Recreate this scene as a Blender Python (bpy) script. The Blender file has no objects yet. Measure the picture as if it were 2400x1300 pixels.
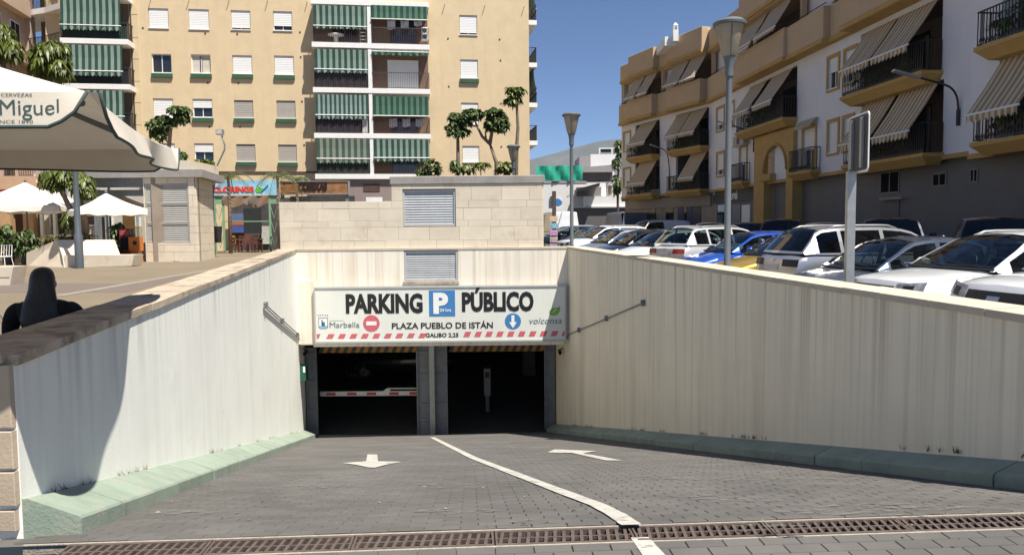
import bpy, bmesh, math, random
from mathutils import Vector, Matrix, Euler
R = random.Random(7)
rad = math.radians
scn = bpy.context.scene
# ---------------------------------------------------------------- camera, sky, sun, exposure
FPX = 1733.0
EYE = 1.65
PITCH, ROLL = 3.8, -0.5
CAM = Matrix.Translation((0, 0, EYE)) @ Matrix.Rotation(rad(90 - PITCH), 4, 'X') @ Matrix.Rotation(rad(ROLL), 4, 'Z')
cd = bpy.data.cameras.new('camera'); cam = bpy.data.objects.new('camera', cd)
scn.collection.objects.link(cam); cam.matrix_world = CAM
cd.sensor_width = 36.0; cd.lens = FPX / 2400 * 36.0; cd.clip_start = 0.05; cd.clip_end = 9000
scn.camera = cam
SUN = Vector((-0.35, 0.355, -1.0)).normalized()          # direction the light travels
w = bpy.data.worlds.new('World'); scn.world = w; w.use_nodes = True
nt = w.node_tree; nt.nodes.clear()
sky = nt.nodes.new('ShaderNodeTexSky'); sky.sky_type = 'NISHITA'; sky.sun_disc = False
sky.sun_elevation = math.asin(-SUN.z); sky.sun_rotation = math.atan2(-SUN.x, -SUN.y)
sky.altitude = 50; sky.air_density = 0.65; sky.dust_density = 0.0; sky.ozone_density = 8.0
bg = nt.nodes.new('ShaderNodeBackground'); bg.inputs['Strength'].default_value = 0.068
wo = nt.nodes.new('ShaderNodeOutputWorld')
nt.links.new(sky.outputs[0], bg.inputs[0]); nt.links.new(bg.outputs[0], wo.inputs[0])
sl = bpy.data.lights.new('sun', 'SUN'); sl.energy = 5.0; sl.angle = rad(0.5); sl.color = (1.0, 0.945, 0.86)
so = bpy.data.objects.new('sun', sl); scn.collection.objects.link(so)
so.rotation_euler = SUN.to_track_quat('-Z', 'Y').to_euler(); so.location = (20, -20, 40)
scn.view_settings.view_transform = 'Standard'; scn.view_settings.look = 'None'
scn.view_settings.exposure = 0.8; scn.view_settings.gamma = 1.0; scn.view_settings.use_curve_mapping = False
# ---------------------------------------------------------------- rays through the photograph's pixels
CO = Vector((0, 0, EYE)); CR = CAM.to_3x3()
def ray(px, py): return (CR @ Vector(((px - 1200) / FPX, -(py - 650) / FPX, -1.0)))
def onY(px, py, Y): d = ray(px, py); return CO + d * (Y / d.y)
def onZ(px, py, z): d = ray(px, py); return CO + d * ((z - EYE) / d.z)
def onP(px, py, p0, n):
    d = ray(px, py); return CO + d * ((Vector(p0) - CO).dot(n) / d.dot(n))
def dirx(px, Y, py=540): p = onY(px, py, Y); return p.x
# ---------------------------------------------------------------- objects
C = scn.collection
def thing(name, label, cat, loc=(0, 0, 0), rotz=0, group=None):
    o = bpy.data.objects.new(name, None); C.objects.link(o); o.empty_display_size = 0.1
    o.location = loc; o.rotation_euler = (0, 0, rotz)
    return tag(o, label, cat, group)
def tag(o, label, cat, group=None):
    o['label'] = label; o['category'] = cat
    if group: o['group'] = group
    return o
def setting(o): o['kind'] = 'structure'; return o
def put(name, mesh, parent=None, loc=None, rotz=None):
    o = bpy.data.objects.new(name, mesh); C.objects.link(o)
    if loc is not None: o.location = loc
    if rotz is not None: o.rotation_euler = (0, 0, rotz)
    if parent: o.parent = parent
    return o
def dup(root, loc, rotz, label=None, group=None):
    r = root.copy(); C.objects.link(r); r.location = loc; r.rotation_euler = (0, 0, rotz)
    if label: r['label'] = label
    if group: r['group'] = group
    for ch in list(root.children):
        c = ch.copy(); C.objects.link(c); c.parent = r
        for g in ch.children:
            d = g.copy(); C.objects.link(d); d.parent = c
    return r
class Frame:
    """plan frame: o origin, u along a wall, z up, n outward normal (u x n ...)"""
    def __init__(s, o, u, n=None):
        s.o = Vector(o); s.u = Vector((u[0], u[1], 0)).normalized()
        s.n = Vector(n) if n is not None else Vector((s.u.y, -s.u.x, 0))
    def p(s, u, v, n=0.0): return s.o + s.u * u + Vector((0, 0, v)) + s.n * n
    def hit(s, px, py, n=0.0):
        q = onP(px, py, s.o + s.n * n, s.n) - s.o
        return q.dot(s.u), q.z
    def U(s, px, py, n=0.0): return s.hit(px, py, n)[0]
    def V(s, px, py, n=0.0): return s.hit(px, py, n)[1]
class MB:
    def __init__(s): s.v = []; s.f = []; s.m = []; s.at = {}
    def add(s, pts, faces, m=0):
        b = len(s.v); s.v += [tuple(p) for p in pts]
        for f in faces: s.f.append(tuple(b + i for i in f)); s.m.append(m)
        return b
    def quad(s, a, b, c, d, m=0): s.add((a, b, c, d), ((0, 1, 2, 3),), m)
    def hexa(s, p, m=0):           # p: 4 bottom (ccw) + 4 top
        s.add(p, ((3, 2, 1, 0), (4, 5, 6, 7), (0, 1, 5, 4), (1, 2, 6, 5), (2, 3, 7, 6), (3, 0, 4, 7)), m)
    def box(s, x0, x1, y0, y1, z0, z1, m=0):
        s.hexa([(x0, y0, z0), (x1, y0, z0), (x1, y1, z0), (x0, y1, z0), (x0, y0, z1), (x1, y0, z1), (x1, y1, z1), (x0, y1, z1)], m)
    def fbox(s, F, u0, u1, v0, v1, n0, n1, m=0):
        s.hexa([F.p(u0, v0, n1), F.p(u1, v0, n1), F.p(u1, v0, n0), F.p(u0, v0, n0), F.p(u0, v1, n1), F.p(u1, v1, n1), F.p(u1, v1, n0), F.p(u0, v1, n0)], m)
    def fbev(s, F, u0, u1, v0, v1, n0, n1, b=0.008, m=0):   # box with a chamfered outer face
        P = F.p
        a = [P(u0, v0, n0), P(u1, v0, n0), P(u1, v1, n0), P(u0, v1, n0)]
        c = [P(u0, v0, n1 - b), P(u1, v0, n1 - b), P(u1, v1, n1 - b), P(u0, v1, n1 - b)]
        d = [P(u0 + b, v0 + b, n1), P(u1 - b, v0 + b, n1), P(u1 - b, v1 - b, n1), P(u0 + b, v1 - b, n1)]
        fs = [(8, 9, 10, 11), (3, 2, 1, 0)]
        for i in range(4):
            j = (i + 1) % 4; fs += [(i, j, 4 + j, 4 + i), (4 + i, 4 + j, 8 + j, 8 + i)]
        s.add(a + c + d, fs, m)
    def prism(s, poly, d, m=0):     # poly: list of 3d points, d: extrusion vector
        n = len(poly); d = Vector(d); a = [Vector(p) for p in poly]; b = [p + d for p in a]
        s.add(a + b, [tuple(range(n - 1, -1, -1)), tuple(range(n, 2 * n))] + [(i, (i + 1) % n, n + (i + 1) % n, n + i) for i in range(n)], m)
    def tube(s, path, r, k=8, m=0, cap=True):
        path = [Vector(p) for p in path]; n = len(path)
        rr = r if isinstance(r, (list, tuple)) else [r] * n
        pts = []; up = None
        for i in range(n):
            t = (path[min(i + 1, n - 1)] - path[max(i - 1, 0)]).normalized()
            a = Vector((0, 0, 1)) if abs(t.z) < 0.9 else Vector((1, 0, 0))
            if up is not None: a = up
            x = (a - t * a.dot(t)).normalized(); y = t.cross(x); up = x
            pts += [path[i] + (x * math.cos(2 * math.pi * j / k) + y * math.sin(2 * math.pi * j / k)) * rr[i] for j in range(k)]
        fs = []
        for i in range(n - 1):
            for j in range(k):
                j2 = (j + 1) % k; fs.append((i * k + j, i * k + j2, (i + 1) * k + j2, (i + 1) * k + j))
        if cap: fs += [tuple(range(k - 1, -1, -1)), tuple((n - 1) * k + j for j in range(k))]
        s.add(pts, fs, m)
    def lathe(s, c, prof, k=20, m=0):   # prof: (r, z)
        c = Vector(c); pts = []; n = len(prof)
        for r, z in prof: pts += [c + Vector((r * math.cos(2 * math.pi * j / k), r * math.sin(2 * math.pi * j / k), z)) for j in range(k)]
        fs = []
        for i in range(n - 1):
            for j in range(k):
                j2 = (j + 1) % k; fs.append((i * k + j, i * k + j2, (i + 1) * k + j2, (i + 1) * k + j))
        fs += [tuple(range(k - 1, -1, -1)), tuple((n - 1) * k + j for j in range(k))]
        s.add(pts, fs, m)
    def disc(s, F, u, v, r, n0, n1, k=28, m=0):
        s.prism([F.p(u + r * math.cos(2 * math.pi * j / k), v + r * math.sin(2 * math.pi * j / k), n0) for j in range(k)], F.n * (n1 - n0), m)
    def grid(s, rows, m=0, flip=False):
        a = len(rows); b = len(rows[0])
        fs = [(i * b + j, i * b + j + 1, (i + 1) * b + j + 1, (i + 1) * b + j) for i in range(a - 1) for j in range(b - 1)]
        if flip: fs = [f[::-1] for f in fs]
        s.add([p for r_ in rows for p in r_], fs, m)
    def mesh(s, name, mats, smooth=False, fix=True):
        me = bpy.data.meshes.new(name); me.from_pydata(s.v, [], s.f)
        for x in (mats if isinstance(mats, (list, tuple)) else [mats]): me.materials.append(x)
        me.polygons.foreach_set('material_index', s.m)
        for k, vals in s.at.items():
            a = me.attributes.new(k, 'FLOAT', 'POINT'); a.data.foreach_set('value', vals)
        if fix:
            bm = bmesh.new(); bm.from_mesh(me); bmesh.ops.recalc_face_normals(bm, faces=bm.faces); bm.to_mesh(me); bm.free()
        if smooth is True: me.polygons.foreach_set('use_smooth', [True] * len(me.polygons))
        elif smooth:
            me.polygons.foreach_set('use_smooth', [True] * len(me.polygons))
            me.set_sharp_from_angle(angle=rad(smooth))
        me.update(); return me
    def build(s, name, mats, parent=None, smooth=False, fix=True, loc=None):
        return put(name, s.mesh(name, mats, smooth, fix), parent, loc)
def holed(mb, F, u0, u1, v0, v1, holes, n=0.0, reveal=0.15, m=0, mr=None):
    """wall sheet with rectangular holes and reveals"""
    us = sorted(set([u0, u1] + [x for h in holes for x in (h[0], h[1]) if u0 < x < u1]))
    vs = sorted(set([v0, v1] + [x for h in holes for x in (h[2], h[3]) if v0 < x < v1]))
    for a, b in zip(us, us[1:]):
        for c, d in zip(vs, vs[1:]):
            x, y = (a + b) / 2, (c + d) / 2
            if any(h[0] < x < h[1] and h[2] < y < h[3] for h in holes): continue
            mb.quad(F.p(a, c, n), F.p(b, c, n), F.p(b, d, n), F.p(a, d, n), m)
    q = m if mr is None else mr
    for a, b, c, d in [h[:4] for h in holes]:
        for (p1, p2) in (((a, c), (b, c)), ((b, c), (b, d)), ((b, d), (a, d)), ((a, d), (a, c))):
            mb.quad(F.p(*p1, n), F.p(*p2, n), F.p(*p2, n - reveal), F.p(*p1, n - reveal), q)
# ---------------------------------------------------------------- materials
MATS = {}
def mat(name, col, rough=0.75, var=0.12, scale=3.0, bump=0.15, bscale=60.0, metal=0.0, streak=0.0, sdirt=(0.2, 0.15, 0.1), sscale=5.0,
        island=0.0, coat=0.0, spec=None, patch=0.0, pcol=(0.2, 0.17, 0.14), pscale=1.2, trans=0.0, col2=None, pthr=0.58, drip=None):
    if name in MATS: return MATS[name]
    m = bpy.data.materials.new(name); m.use_nodes = True; MATS[name] = m
    t = m.node_tree; N = t.nodes; L = t.links; b = N['Principled BSDF']
    b.inputs['Roughness'].default_value = rough; b.inputs['Metallic'].default_value = metal
    if coat: b.inputs['Coat Weight'].default_value = coat; b.inputs['Coat Roughness'].default_value = 0.04
    if spec is not None: b.inputs['Specular IOR Level'].default_value = spec
    g = N.new('ShaderNodeNewGeometry')
    def noise(sc, det=5, stretch=None, ro=0.6):
        n = N.new('ShaderNodeTexNoise'); n.inputs['Scale'].default_value = sc; n.inputs['Detail'].default_value = det; n.inputs['Roughness'].default_value = ro
        if stretch:
            mp = N.new('ShaderNodeMapping'); mp.inputs['Scale'].default_value = stretch; L.new(g.outputs['Position'], mp.inputs['Vector']); L.new(mp.outputs[0], n.inputs['Vector'])
        else: L.new(g.outputs['Position'], n.inputs['Vector'])
        return n.outputs['Fac']
    def ramp(src, a, c):
        r = N.new('ShaderNodeMapRange'); r.inputs['From Min'].default_value = a; r.inputs['From Max'].default_value = c; L.new(src, r.inputs['Value']); return r.outputs[0]
    def mixc(fac, A, B, blend='MIX'):
        x = N.new('ShaderNodeMix'); x.data_type = 'RGBA'; x.blend_type = blend
        if isinstance(fac, float): x.inputs['Factor'].default_value = fac
        else: L.new(fac, x.inputs['Factor'])
        for s_, i in ((A, 'A'), (B, 'B')):
            if isinstance(s_, tuple): x.inputs[i if False else (6 if i == 'A' else 7)].default_value = (*s_[:3], 1)
            else: L.new(s_, x.inputs[6 if i == 'A' else 7])
        return x.outputs[2]
    def mul(src, k):
        x = N.new('ShaderNodeMath'); x.operation = 'MULTIPLY'; L.new(src, x.inputs[0])
        if isinstance(k, float): x.inputs[1].default_value = k
        else: L.new(k, x.inputs[1])
        return x.outputs[0]
    lo = tuple(c * (1 - var) for c in col); hi = tuple(min(1, c * (1 + var)) for c in (col2 or col))
    f1 = ramp(noise(scale), 0.3, 0.7)
    c = mixc(f1, lo, hi)
    if island:
        oi = N.new('ShaderNodeMath'); oi.operation = 'ADD'
        inf = N.new('ShaderNodeObjectInfo'); L.new(g.outputs['Random Per Island'], oi.inputs[0]); L.new(inf.outputs['Random'], oi.inputs[1])
        fr = N.new('ShaderNodeMath'); fr.operation = 'FRACT'; L.new(oi.outputs[0], fr.inputs[0])
        r = N.new('ShaderNodeMapRange'); r.inputs['To Min'].default_value = 1 - island; r.inputs['To Max'].default_value = 1 + island; L.new(fr.outputs[0], r.inputs['Value'])
        hv = N.new('ShaderNodeHueSaturation'); L.new(r.outputs[0], hv.inputs['Value']); L.new(c, hv.inputs['Color']); c = hv.outputs[0]
    if streak:
        s1 = ramp(noise(1.0, 4, (sscale, sscale, 0.10)), 0.52, 0.72)
        s2 = ramp(noise(1.0, 3, (sscale * 4, sscale * 4, 0.22)), 0.50, 0.75)
        mx = N.new('ShaderNodeMath'); mx.operation = 'MAXIMUM'; L.new(s1, mx.inputs[0]); L.new(s2, mx.inputs[1])
        c = mixc(mul(mx.outputs[0], float(streak)), c, sdirt)
    if drip:
        sx = N.new('ShaderNodeSeparateXYZ'); L.new(g.outputs['Position'], sx.inputs[0])
        d1 = ramp(sx.outputs['Z'], drip[0], drip[1]); d2 = ramp(noise(1.0, 3, (9, 9, 0.12)), 0.50, 0.68); c = mixc(mul(mul(d1, d2), float(drip[2])), c, drip[3])
    if patch:
        p1 = ramp(noise(pscale, 7, None, 0.7), pthr, pthr + 0.14)
        c = mixc(mul(p1, float(patch)), c, pcol)
    L.new(c, b.inputs['Base Color'])
    if bump:
        bp = N.new('ShaderNodeBump'); bp.inputs['Strength'].default_value = bump; bp.inputs['Distance'].default_value = 0.02
        L.new(noise(bscale, 6), bp.inputs['Height']); L.new(bp.outputs[0], b.inputs['Normal'])
    if trans:
        tr = N.new('ShaderNodeBsdfTranslucent'); L.new(c, tr.inputs['Color'])
        ms = N.new('ShaderNodeMixShader'); ms.inputs[0].default_value = trans
        L.new(b.outputs[0], ms.inputs[1]); L.new(tr.outputs[0], ms.inputs[2]); L.new(ms.outputs[0], N['Material Output'].inputs['Surface'])
    return m
def stripes(name, ca, cb, w, cc=None, trans=0.12, fade=None):
    """striped awning cloth: attribute 'u' is metres across the cloth"""
    if name in MATS: return MATS[name]
    m = mat(name, ca, 0.85, 0.06, 2.0, 0.1, 200)
    t = m.node_tree; N = t.nodes; L = t.links; b = N['Principled BSDF']
    old = b.inputs['Base Color'].links[0].from_socket
    a = N.new('ShaderNodeAttribute'); a.attribute_name = 'u'
    d = N.new('ShaderNodeMath'); d.operation = 'DIVIDE'; d.inputs[1].default_value = w; L.new(a.outputs['Fac'], d.inputs[0])
    f = N.new('ShaderNodeMath'); f.operation = 'FRACT'; L.new(d.outputs[0], f.inputs[0])
    r = N.new('ShaderNodeValToRGB'); r.color_ramp.interpolation = 'CONSTANT'; e = r.color_ramp.elements
    e[0].color = (0, 0, 0, 1); e[1].position = 0.5; e[1].color = (1, 1, 1, 1)
    if cc: x = e.new(0.44); x.color = (0.6, 0.6, 0.6, 1); x = e.new(0.94); x.color = (0.6, 0.6, 0.6, 1)
    L.new(f.outputs[0], r.inputs[0])
    x = N.new('ShaderNodeMix'); x.data_type = 'RGBA'; L.new(r.outputs[0], x.inputs['Factor']); L.new(old, x.inputs[6]); x.inputs[7].default_value = (*cb, 1)
    L.new(x.outputs[2], b.inputs['Base Color'])
    if trans:
        tr = N.new('ShaderNodeBsdfTranslucent'); L.new(x.outputs[2], tr.inputs['Color'])
        ms = N.new('ShaderNodeMixShader'); ms.inputs[0].default_value = trans
        L.new(b.outputs[0], ms.inputs[1]); L.new(tr.outputs[0], ms.inputs[2]); L.new(ms.outputs[0], N['Material Output'].inputs['Surface'])
    return m
def glass(name, tint=(0.25, 0.3, 0.3), rough=0.0, ior=1.5):
    if name in MATS: return MATS[name]
    m = bpy.data.materials.new(name); m.use_nodes = True; MATS[name] = m
    N = m.node_tree.nodes; L = m.node_tree.links; N.clear()
    tr = N.new('ShaderNodeBsdfTransparent'); tr.inputs[0].default_value = (*tint, 1)
    gl = N.new('ShaderNodeBsdfGlossy'); gl.inputs['Roughness'].default_value = rough + 0.02; gl.inputs[0].default_value = (1, 1, 1, 1)
    ge = N.new('ShaderNodeNewGeometry'); dt = N.new('ShaderNodeVectorMath'); dt.operation = 'DOT_PRODUCT'; L.new(ge.outputs['Incoming'], dt.inputs[0]); L.new(ge.outputs['Normal'], dt.inputs[1])
    def mth(op, a, b=None):
        x = N.new('ShaderNodeMath'); x.operation = op
        for i, q in enumerate((a, b)):
            if q is None: continue
            if isinstance(q, (int, float)): x.inputs[i].default_value = q
            else: L.new(q, x.inputs[i])
        return x.outputs[0]
    r0 = ((ior - 1) / (ior + 1)) ** 2
    fr_ = mth('ADD', mth('MULTIPLY', mth('POWER', mth('SUBTRACT', 1.0, mth('ABSOLUTE', dt.outputs['Value'])), 5.0), 1 - r0), r0)
    mx = N.new('ShaderNodeMixShader'); o = N.new('ShaderNodeOutputMaterial')
    L.new(fr_, mx.inputs[0]); L.new(tr.outputs[0], mx.inputs[1]); L.new(gl.outputs[0], mx.inputs[2]); L.new(mx.outputs[0], o.inputs[0])
    return m
FONT = bpy.data.fonts.load('<builtin>') if hasattr(bpy.data, 'fonts') else None
def text_mesh(body, height, width=None, bold=0.0, depth=0.006, align='LEFT', shear=0.0, spacing=1.0, res=3):
    """letters as a mesh lying in XZ (x right, z up), cap height `height`, squeezed to `width`"""
    cu = bpy.data.curves.new('letters', 'FONT'); cu.body = body; cu.size = 1.0; cu.extrude = 0.5; cu.offset = bold; cu.resolution_u = res
    cu.shear = shear; cu.space_character = spacing
    o = bpy.data.objects.new('tmp', cu); C.objects.link(o)
    dg = bpy.context.evaluated_depsgraph_get()
    me = bpy.data.meshes.new_from_object(o.evaluated_get(dg)); bpy.data.objects.remove(o); bpy.data.curves.remove(cu)
    xs = [v.co.x for v in me.vertices]
    cap = 0.69; x0, x1 = min(xs), max(xs)
    k = height / cap; kx = (width / (x1 - x0)) if width else k
    for v in me.vertices:
        x, y, z = v.co; v.co = ((x - x0) * kx, -(z + 0.5) * depth, y * k)
    me.update(); return me
def letters(name, F, body, u, v, n, height, width, material, parent, **kw):
    """writing on a wall frame: lower left at (u, v), standing n proud"""
    me = text_mesh(body, height, width, **kw); me.materials.clear(); me.materials.append(material)
    for vt in me.vertices: x, y, z = vt.co; vt.co = F.p(u + x, v + z, n - y)
    bm = bmesh.new(); bm.from_mesh(me); bmesh.ops.recalc_face_normals(bm, faces=bm.faces); bm.to_mesh(me); bm.free()
    return put(name, me, parent)
def lerp(a, b, t): return a + (b - a) * t
def pw(x, pts):        # piecewise-linear
    if x <= pts[0][0]: return pts[0][1]
    for (a, b), (c, d) in zip(pts, pts[1:]):
        if x <= c: return b + (d - b) * (x - a) / (c - a)
    return pts[-1][1]
def sm(x, pts):        # smooth (monotone cosine-free catmull) interpolation
    n = len(pts)
    if x <= pts[0][0]: return pts[0][1]
    if x >= pts[-1][0]: return pts[-1][1]
    for i in range(n - 1):
        if x <= pts[i + 1][0]:
            x0, y0 = pts[i]; x1, y1 = pts[i + 1]; h = x1 - x0; t = (x - x0) / h
            def sl(j):
                if j <= 0 or j >= n - 1: j2 = max(0, min(j, n - 2)); return (pts[j2 + 1][1] - pts[j2][1]) / (pts[j2 + 1][0] - pts[j2][0])
                a = (pts[j][1] - pts[j - 1][1]) / (pts[j][0] - pts[j - 1][0]); b = (pts[j + 1][1] - pts[j][1]) / (pts[j + 1][0] - pts[j][0])
                return 0 if a * b <= 0 else 2 * a * b / (a + b)
            m0, m1 = sl(i), sl(i + 1)
            return (2*t**3 - 3*t*t + 1)*y0 + (t**3 - 2*t*t + t)*h*m0 + (-2*t**3 + 3*t*t)*y1 + (t**3 - t*t)*h*m1
# ================================================================ GROUND, RAMP, WALLS, PORTAL
M_road = mat('sand_joint', (0.115, 0.107, 0.096), 0.9, 0.2, 4, 0.3, 150)
M_pav = mat('paver_grey', (0.112, 0.106, 0.097), 0.82, 0.20, 0.9, 0.35, 220, island=0.10, patch=0.45, pcol=(0.17, 0.16, 0.145), pscale=1.1, pthr=0.56)
M_plaza = mat('plaza_paving', (0.185, 0.148, 0.098), 0.8, 0.10, 0.5, 0.15, 30, patch=0.35, pcol=(0.155, 0.12, 0.09), pscale=0.35)
M_lot = mat('asphalt', (0.06, 0.06, 0.06), 0.9, 0.2, 3, 0.3, 120)
M_white = mat('wall_white_paint', (0.87, 0.875, 0.80), 0.75, 0.05, 1.2, 0.12, 40, drip=(.3, 1.1, .5, (.3, .27, .23)), streak=0.2, sdirt=(0.5, 0.5, 0.43), sscale=2.6, patch=0.25, pcol=(0.62, 0.61, 0.55), pscale=2.0)
M_cream = mat('wall_cream_paint', (0.86, 0.765, 0.58), 0.8, 0.05, 1.0, 0.15, 40, drip=(-.6, 1.1, .6, (.3, .22, .15)), streak=0.42, sdirt=(0.5, 0.41, 0.29), sscale=2.0)
M_end = mat('wall_end_paint', (0.80, 0.74, 0.63), 0.8, 0.05, 1.0, 0.12, 40, streak=0.6, sdirt=(0.5, 0.37, 0.22), sscale=2.6)
M_cop = mat('coping_stone', (0.44, 0.36, 0.265), 0.8, 0.22, 4.0, 0.4, 60, island=0.08, patch=0.75, pcol=(0.14, 0.095, 0.06), pscale=3.2, pthr=0.5)
M_copR = mat('coping_stone_pale', (0.52, 0.45, 0.35), 0.8, 0.12, 3.0, 0.3, 60, island=0.06, patch=0.5, pcol=(0.42, 0.32, 0.22), pscale=3.0)
M_stone = mat('stone_block', (0.66, 0.58, 0.455), 0.75, 0.07, 2.2, 0.18, 50, island=0.06, patch=0.5, pcol=(0.46, 0.34, 0.21), pscale=1.4, pthr=0.56)
M_joint = mat('stone_joint', (0.28, 0.23, 0.18), 0.9, 0.1)
M_green = mat('kerb_green_paint', (0.25, 0.31, 0.245), 0.75, 0.15, 3, 0.3, 50, island=0.09, patch=0.6, pcol=(0.32, 0.31, 0.255), pscale=6, pthr=.5)
M_conc = mat('concrete_slab', (0.30, 0.28, 0.26), 0.85, 0.12, 3, 0.3, 50, streak=0.3)
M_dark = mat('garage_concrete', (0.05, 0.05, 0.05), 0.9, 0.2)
M_steel = mat('steel_grey', (0.17, 0.185, 0.205), 0.5, 0.15, 5, 0.1, 80, patch=0.2, pcol=(0.10, 0.09, 0.08), pscale=3)
M_galv = mat('galvanised', (0.36, 0.37, 0.37), 0.45, 0.12, 6, 0.05, 80, metal=0.5)
M_alu = mat('aluminium_louvre', (0.50, 0.51, 0.50), 0.45, 0.06, 4, 0.05, 80, metal=0.25, streak=0.35, sdirt=(0.42, 0.39, 0.34), sscale=3)
M_black = mat('black_plastic', (0.02, 0.02, 0.022), 0.5, 0.2)
M_iron = mat('cast_iron', (0.10, 0.075, 0.062), 0.75, 0.3, 20, 0.4, 150)
def worn(name, col, thr=0.42, sc=9.0):
    m = mat(name, col, 0.8, 0.08, 5, 0.2, 120)
    N = m.node_tree.nodes; L = m.node_tree.links; b = N['Principled BSDF']
    n = N.new('ShaderNodeTexNoise'); n.inputs['Scale'].default_value = sc; n.inputs['Detail'].default_value = 8; n.inputs['Roughness'].default_value = 0.75
    g = N.new('ShaderNodeNewGeometry'); mp = N.new('ShaderNodeMapping'); mp.inputs['Scale'].default_value = (0.8, 1.5, 1)
    L.new(g.outputs['Position'], mp.inputs[0]); L.new(mp.outputs[0], n.inputs['Vector'])
    r = N.new('ShaderNodeMapRange'); r.inputs['From Min'].default_value = thr - 0.06; r.inputs['From Max'].default_value = thr + 0.09
    L.new(n.outputs['Fac'], r.inputs[0]); L.new(r.outputs[0], b.inputs['Alpha'])
    return m
M_mark = worn('road_paint_white', (0.46, 0.44, 0.39), 0.38)
M_scuff = worn('road_paint_scuffed', (0.24, 0.226, 0.20), 0.56, 13.0)

KR = 0.2475
def zr(x, y): return -KR * (y - 3.95 - 0.058 * x)
RN = Vector((-KR * 0.058, KR, 1.0)).normalized(); RP = Vector((0, 3.95, 0))
def onR(px, py, off=0.0): return onP(px, py, RP + RN * off, RN)
L0 = Vector((-2.765, 4.06, 0)); L1 = Vector((-5.549, 19.0, 0))
R0 = Vector((4.10, 3.30, 0)); R1 = Vector((1.453, 19.0, 0))
def zc(y): return 0.975 + 0.0125 * (y - 4)
def xl(y): return L0.x + (y - L0.y) * (L1.x - L0.x) / (L1.y - L0.y)
def xr(y): return R0.x + (y - R0.y) * (R1.x - R0.x) / (R1.y - R0.y)
# --- ramp bed, forecourt bed
mb = MB()
ys = [3.95 + 0.4 * i for i in range(0, 42)] + [20.7]
rows = []
for y in ys:
    yy = y
    rows.append([Vector((x, yy + 0.058 * x, zr(x, yy + 0.058 * x))) for x in (xl(y) - 0.3, (xl(y) + xr(y)) / 2, xr(y) + 0.3)])
mb.grid(rows)
road = setting(mb.build('ramp_road', M_road))
mb = MB()
def dline(x, off): return 3.86 + 0.058 * x + off
mb.grid([[Vector((x, dline(x, -0.095), -0.012)) for x in (-14, 0, 9)], [Vector((-14, -9, -0.012)), Vector((0, -9, -0.012)), Vector((9, -9, -0.012))]])
fore = setting(mb.build('forecourt', mat('forecourt_joint', (.20, .18, .15), .9, .2, 4, .3, 150)))
# --- pavers: nearest ones singly, the rest as one part
pv = MB(); h = 0.007
def pav_pts(l=0.197, d=0.097, b=0.0035):
    a, c = l / 2, d / 2
    return ([(-a, -c, -h), (a, -c, -h), (a, c, -h), (-a, c, -h), (-a + b, -c + b, 0), (a - b, -c + b, 0), (a - b, c - b, 0), (-a + b, c - b, 0)],
            [(4, 5, 6, 7), (0, 1, 5, 4), (1, 2, 6, 5), (2, 3, 7, 6), (3, 0, 4, 7)])
PP, PF = pav_pts()
pv.add(PP, PF); pav_mesh = pv.mesh('paver', M_pav, fix=False)
ang = math.atan(0.058); ux = Vector((math.cos(ang), math.sin(ang), 0)); vy0 = Vector((-math.sin(ang), math.cos(ang), 0))
singles = 0
rest = MB()
ru = (ux - RN * ux.dot(RN)).normalized(); rv = RN.cross(ru)
o0 = Vector((0, 3.95 + 0.07, zr(0, 4.02)))
row = 0; v = 0.055
while True:
    c0 = o0 + rv * v
    if c0.y > 20.7: break
    off = 0.1 * (row % 2)
    for i in range(-34, 26):
        c = c0 + ru * (0.2 * i + off) + RN * (h + 0.003)
        if not (xl(c.y) + 0.12 < c.x < xr(c.y) - 0.12): continue
        jz = R.uniform(-0.0015, 0.0015); tz = R.uniform(-0.008, 0.008)
        if singles < 165 and row < 6:
            o = put('paver', pav_mesh, road); o.matrix_world = Matrix.Translation(c + RN * jz) @ Matrix((ru, rv, RN)).transposed().to_4x4() @ Matrix.Rotation(tz, 4, 'Z'); singles += 1
        else:
            rest.add([c + RN * (p[2] + jz) + ru * p[0] + rv * p[1] for p in PP], PF)
    row += 1; v += 0.1
ro = rest.build('paver_field', M_pav, road, fix=False); ro['kind'] = 'stuff'
for row in range(6):
    for i in range(-15, 17):
        x = 0.2 * i + 0.1 * (row % 2); c = Vector((0, 3.86 - 0.095 - 0.05 - 0.1 * row, 0)) + ux * x
        if c.x < -2.25 or c.x > 3.4 or (row > 3): continue
        o = put('paver', pav_mesh, fore); o.matrix_world = Matrix.Translation(c + Vector((0, 0, R.uniform(-.001, .001)))) @ Matrix.Rotation(ang + R.uniform(-.006, .006), 4, 'Z')
# concrete apron strips along the drain
mb = MB()
for s, o_, zz in ((-1, -0.098, 0.0), (1, 0.098, 0.0)):
    for k in range(26):
        x0 = -2.6 + 0.25 * k; x1 = x0 + 0.25
        y0, y1 = (o_, o_ + 0.014 * s)
        mb.hexa([(x0, dline(x0, min(y0, y1)), -0.05), (x1, dline(x1, min(y0, y1)), -0.05), (x1, dline(x1, max(y0, y1)), -0.05), (x0, dline(x0, max(y0, y1)), -0.05),
                 (x0, dline(x0, min(y0, y1)), 0.002), (x1, dline(x1, min(y0, y1)), 0.002), (x1, dline(x1, max(y0, y1)), 0.002), (x0, dline(x0, max(y0, y1)), 0.002)])
mb.build('channel_edge', mat('channel_mortar', (0.36, 0.32, 0.26), 0.9, 0.2, 30, 0.4, 80), fore)
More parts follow.
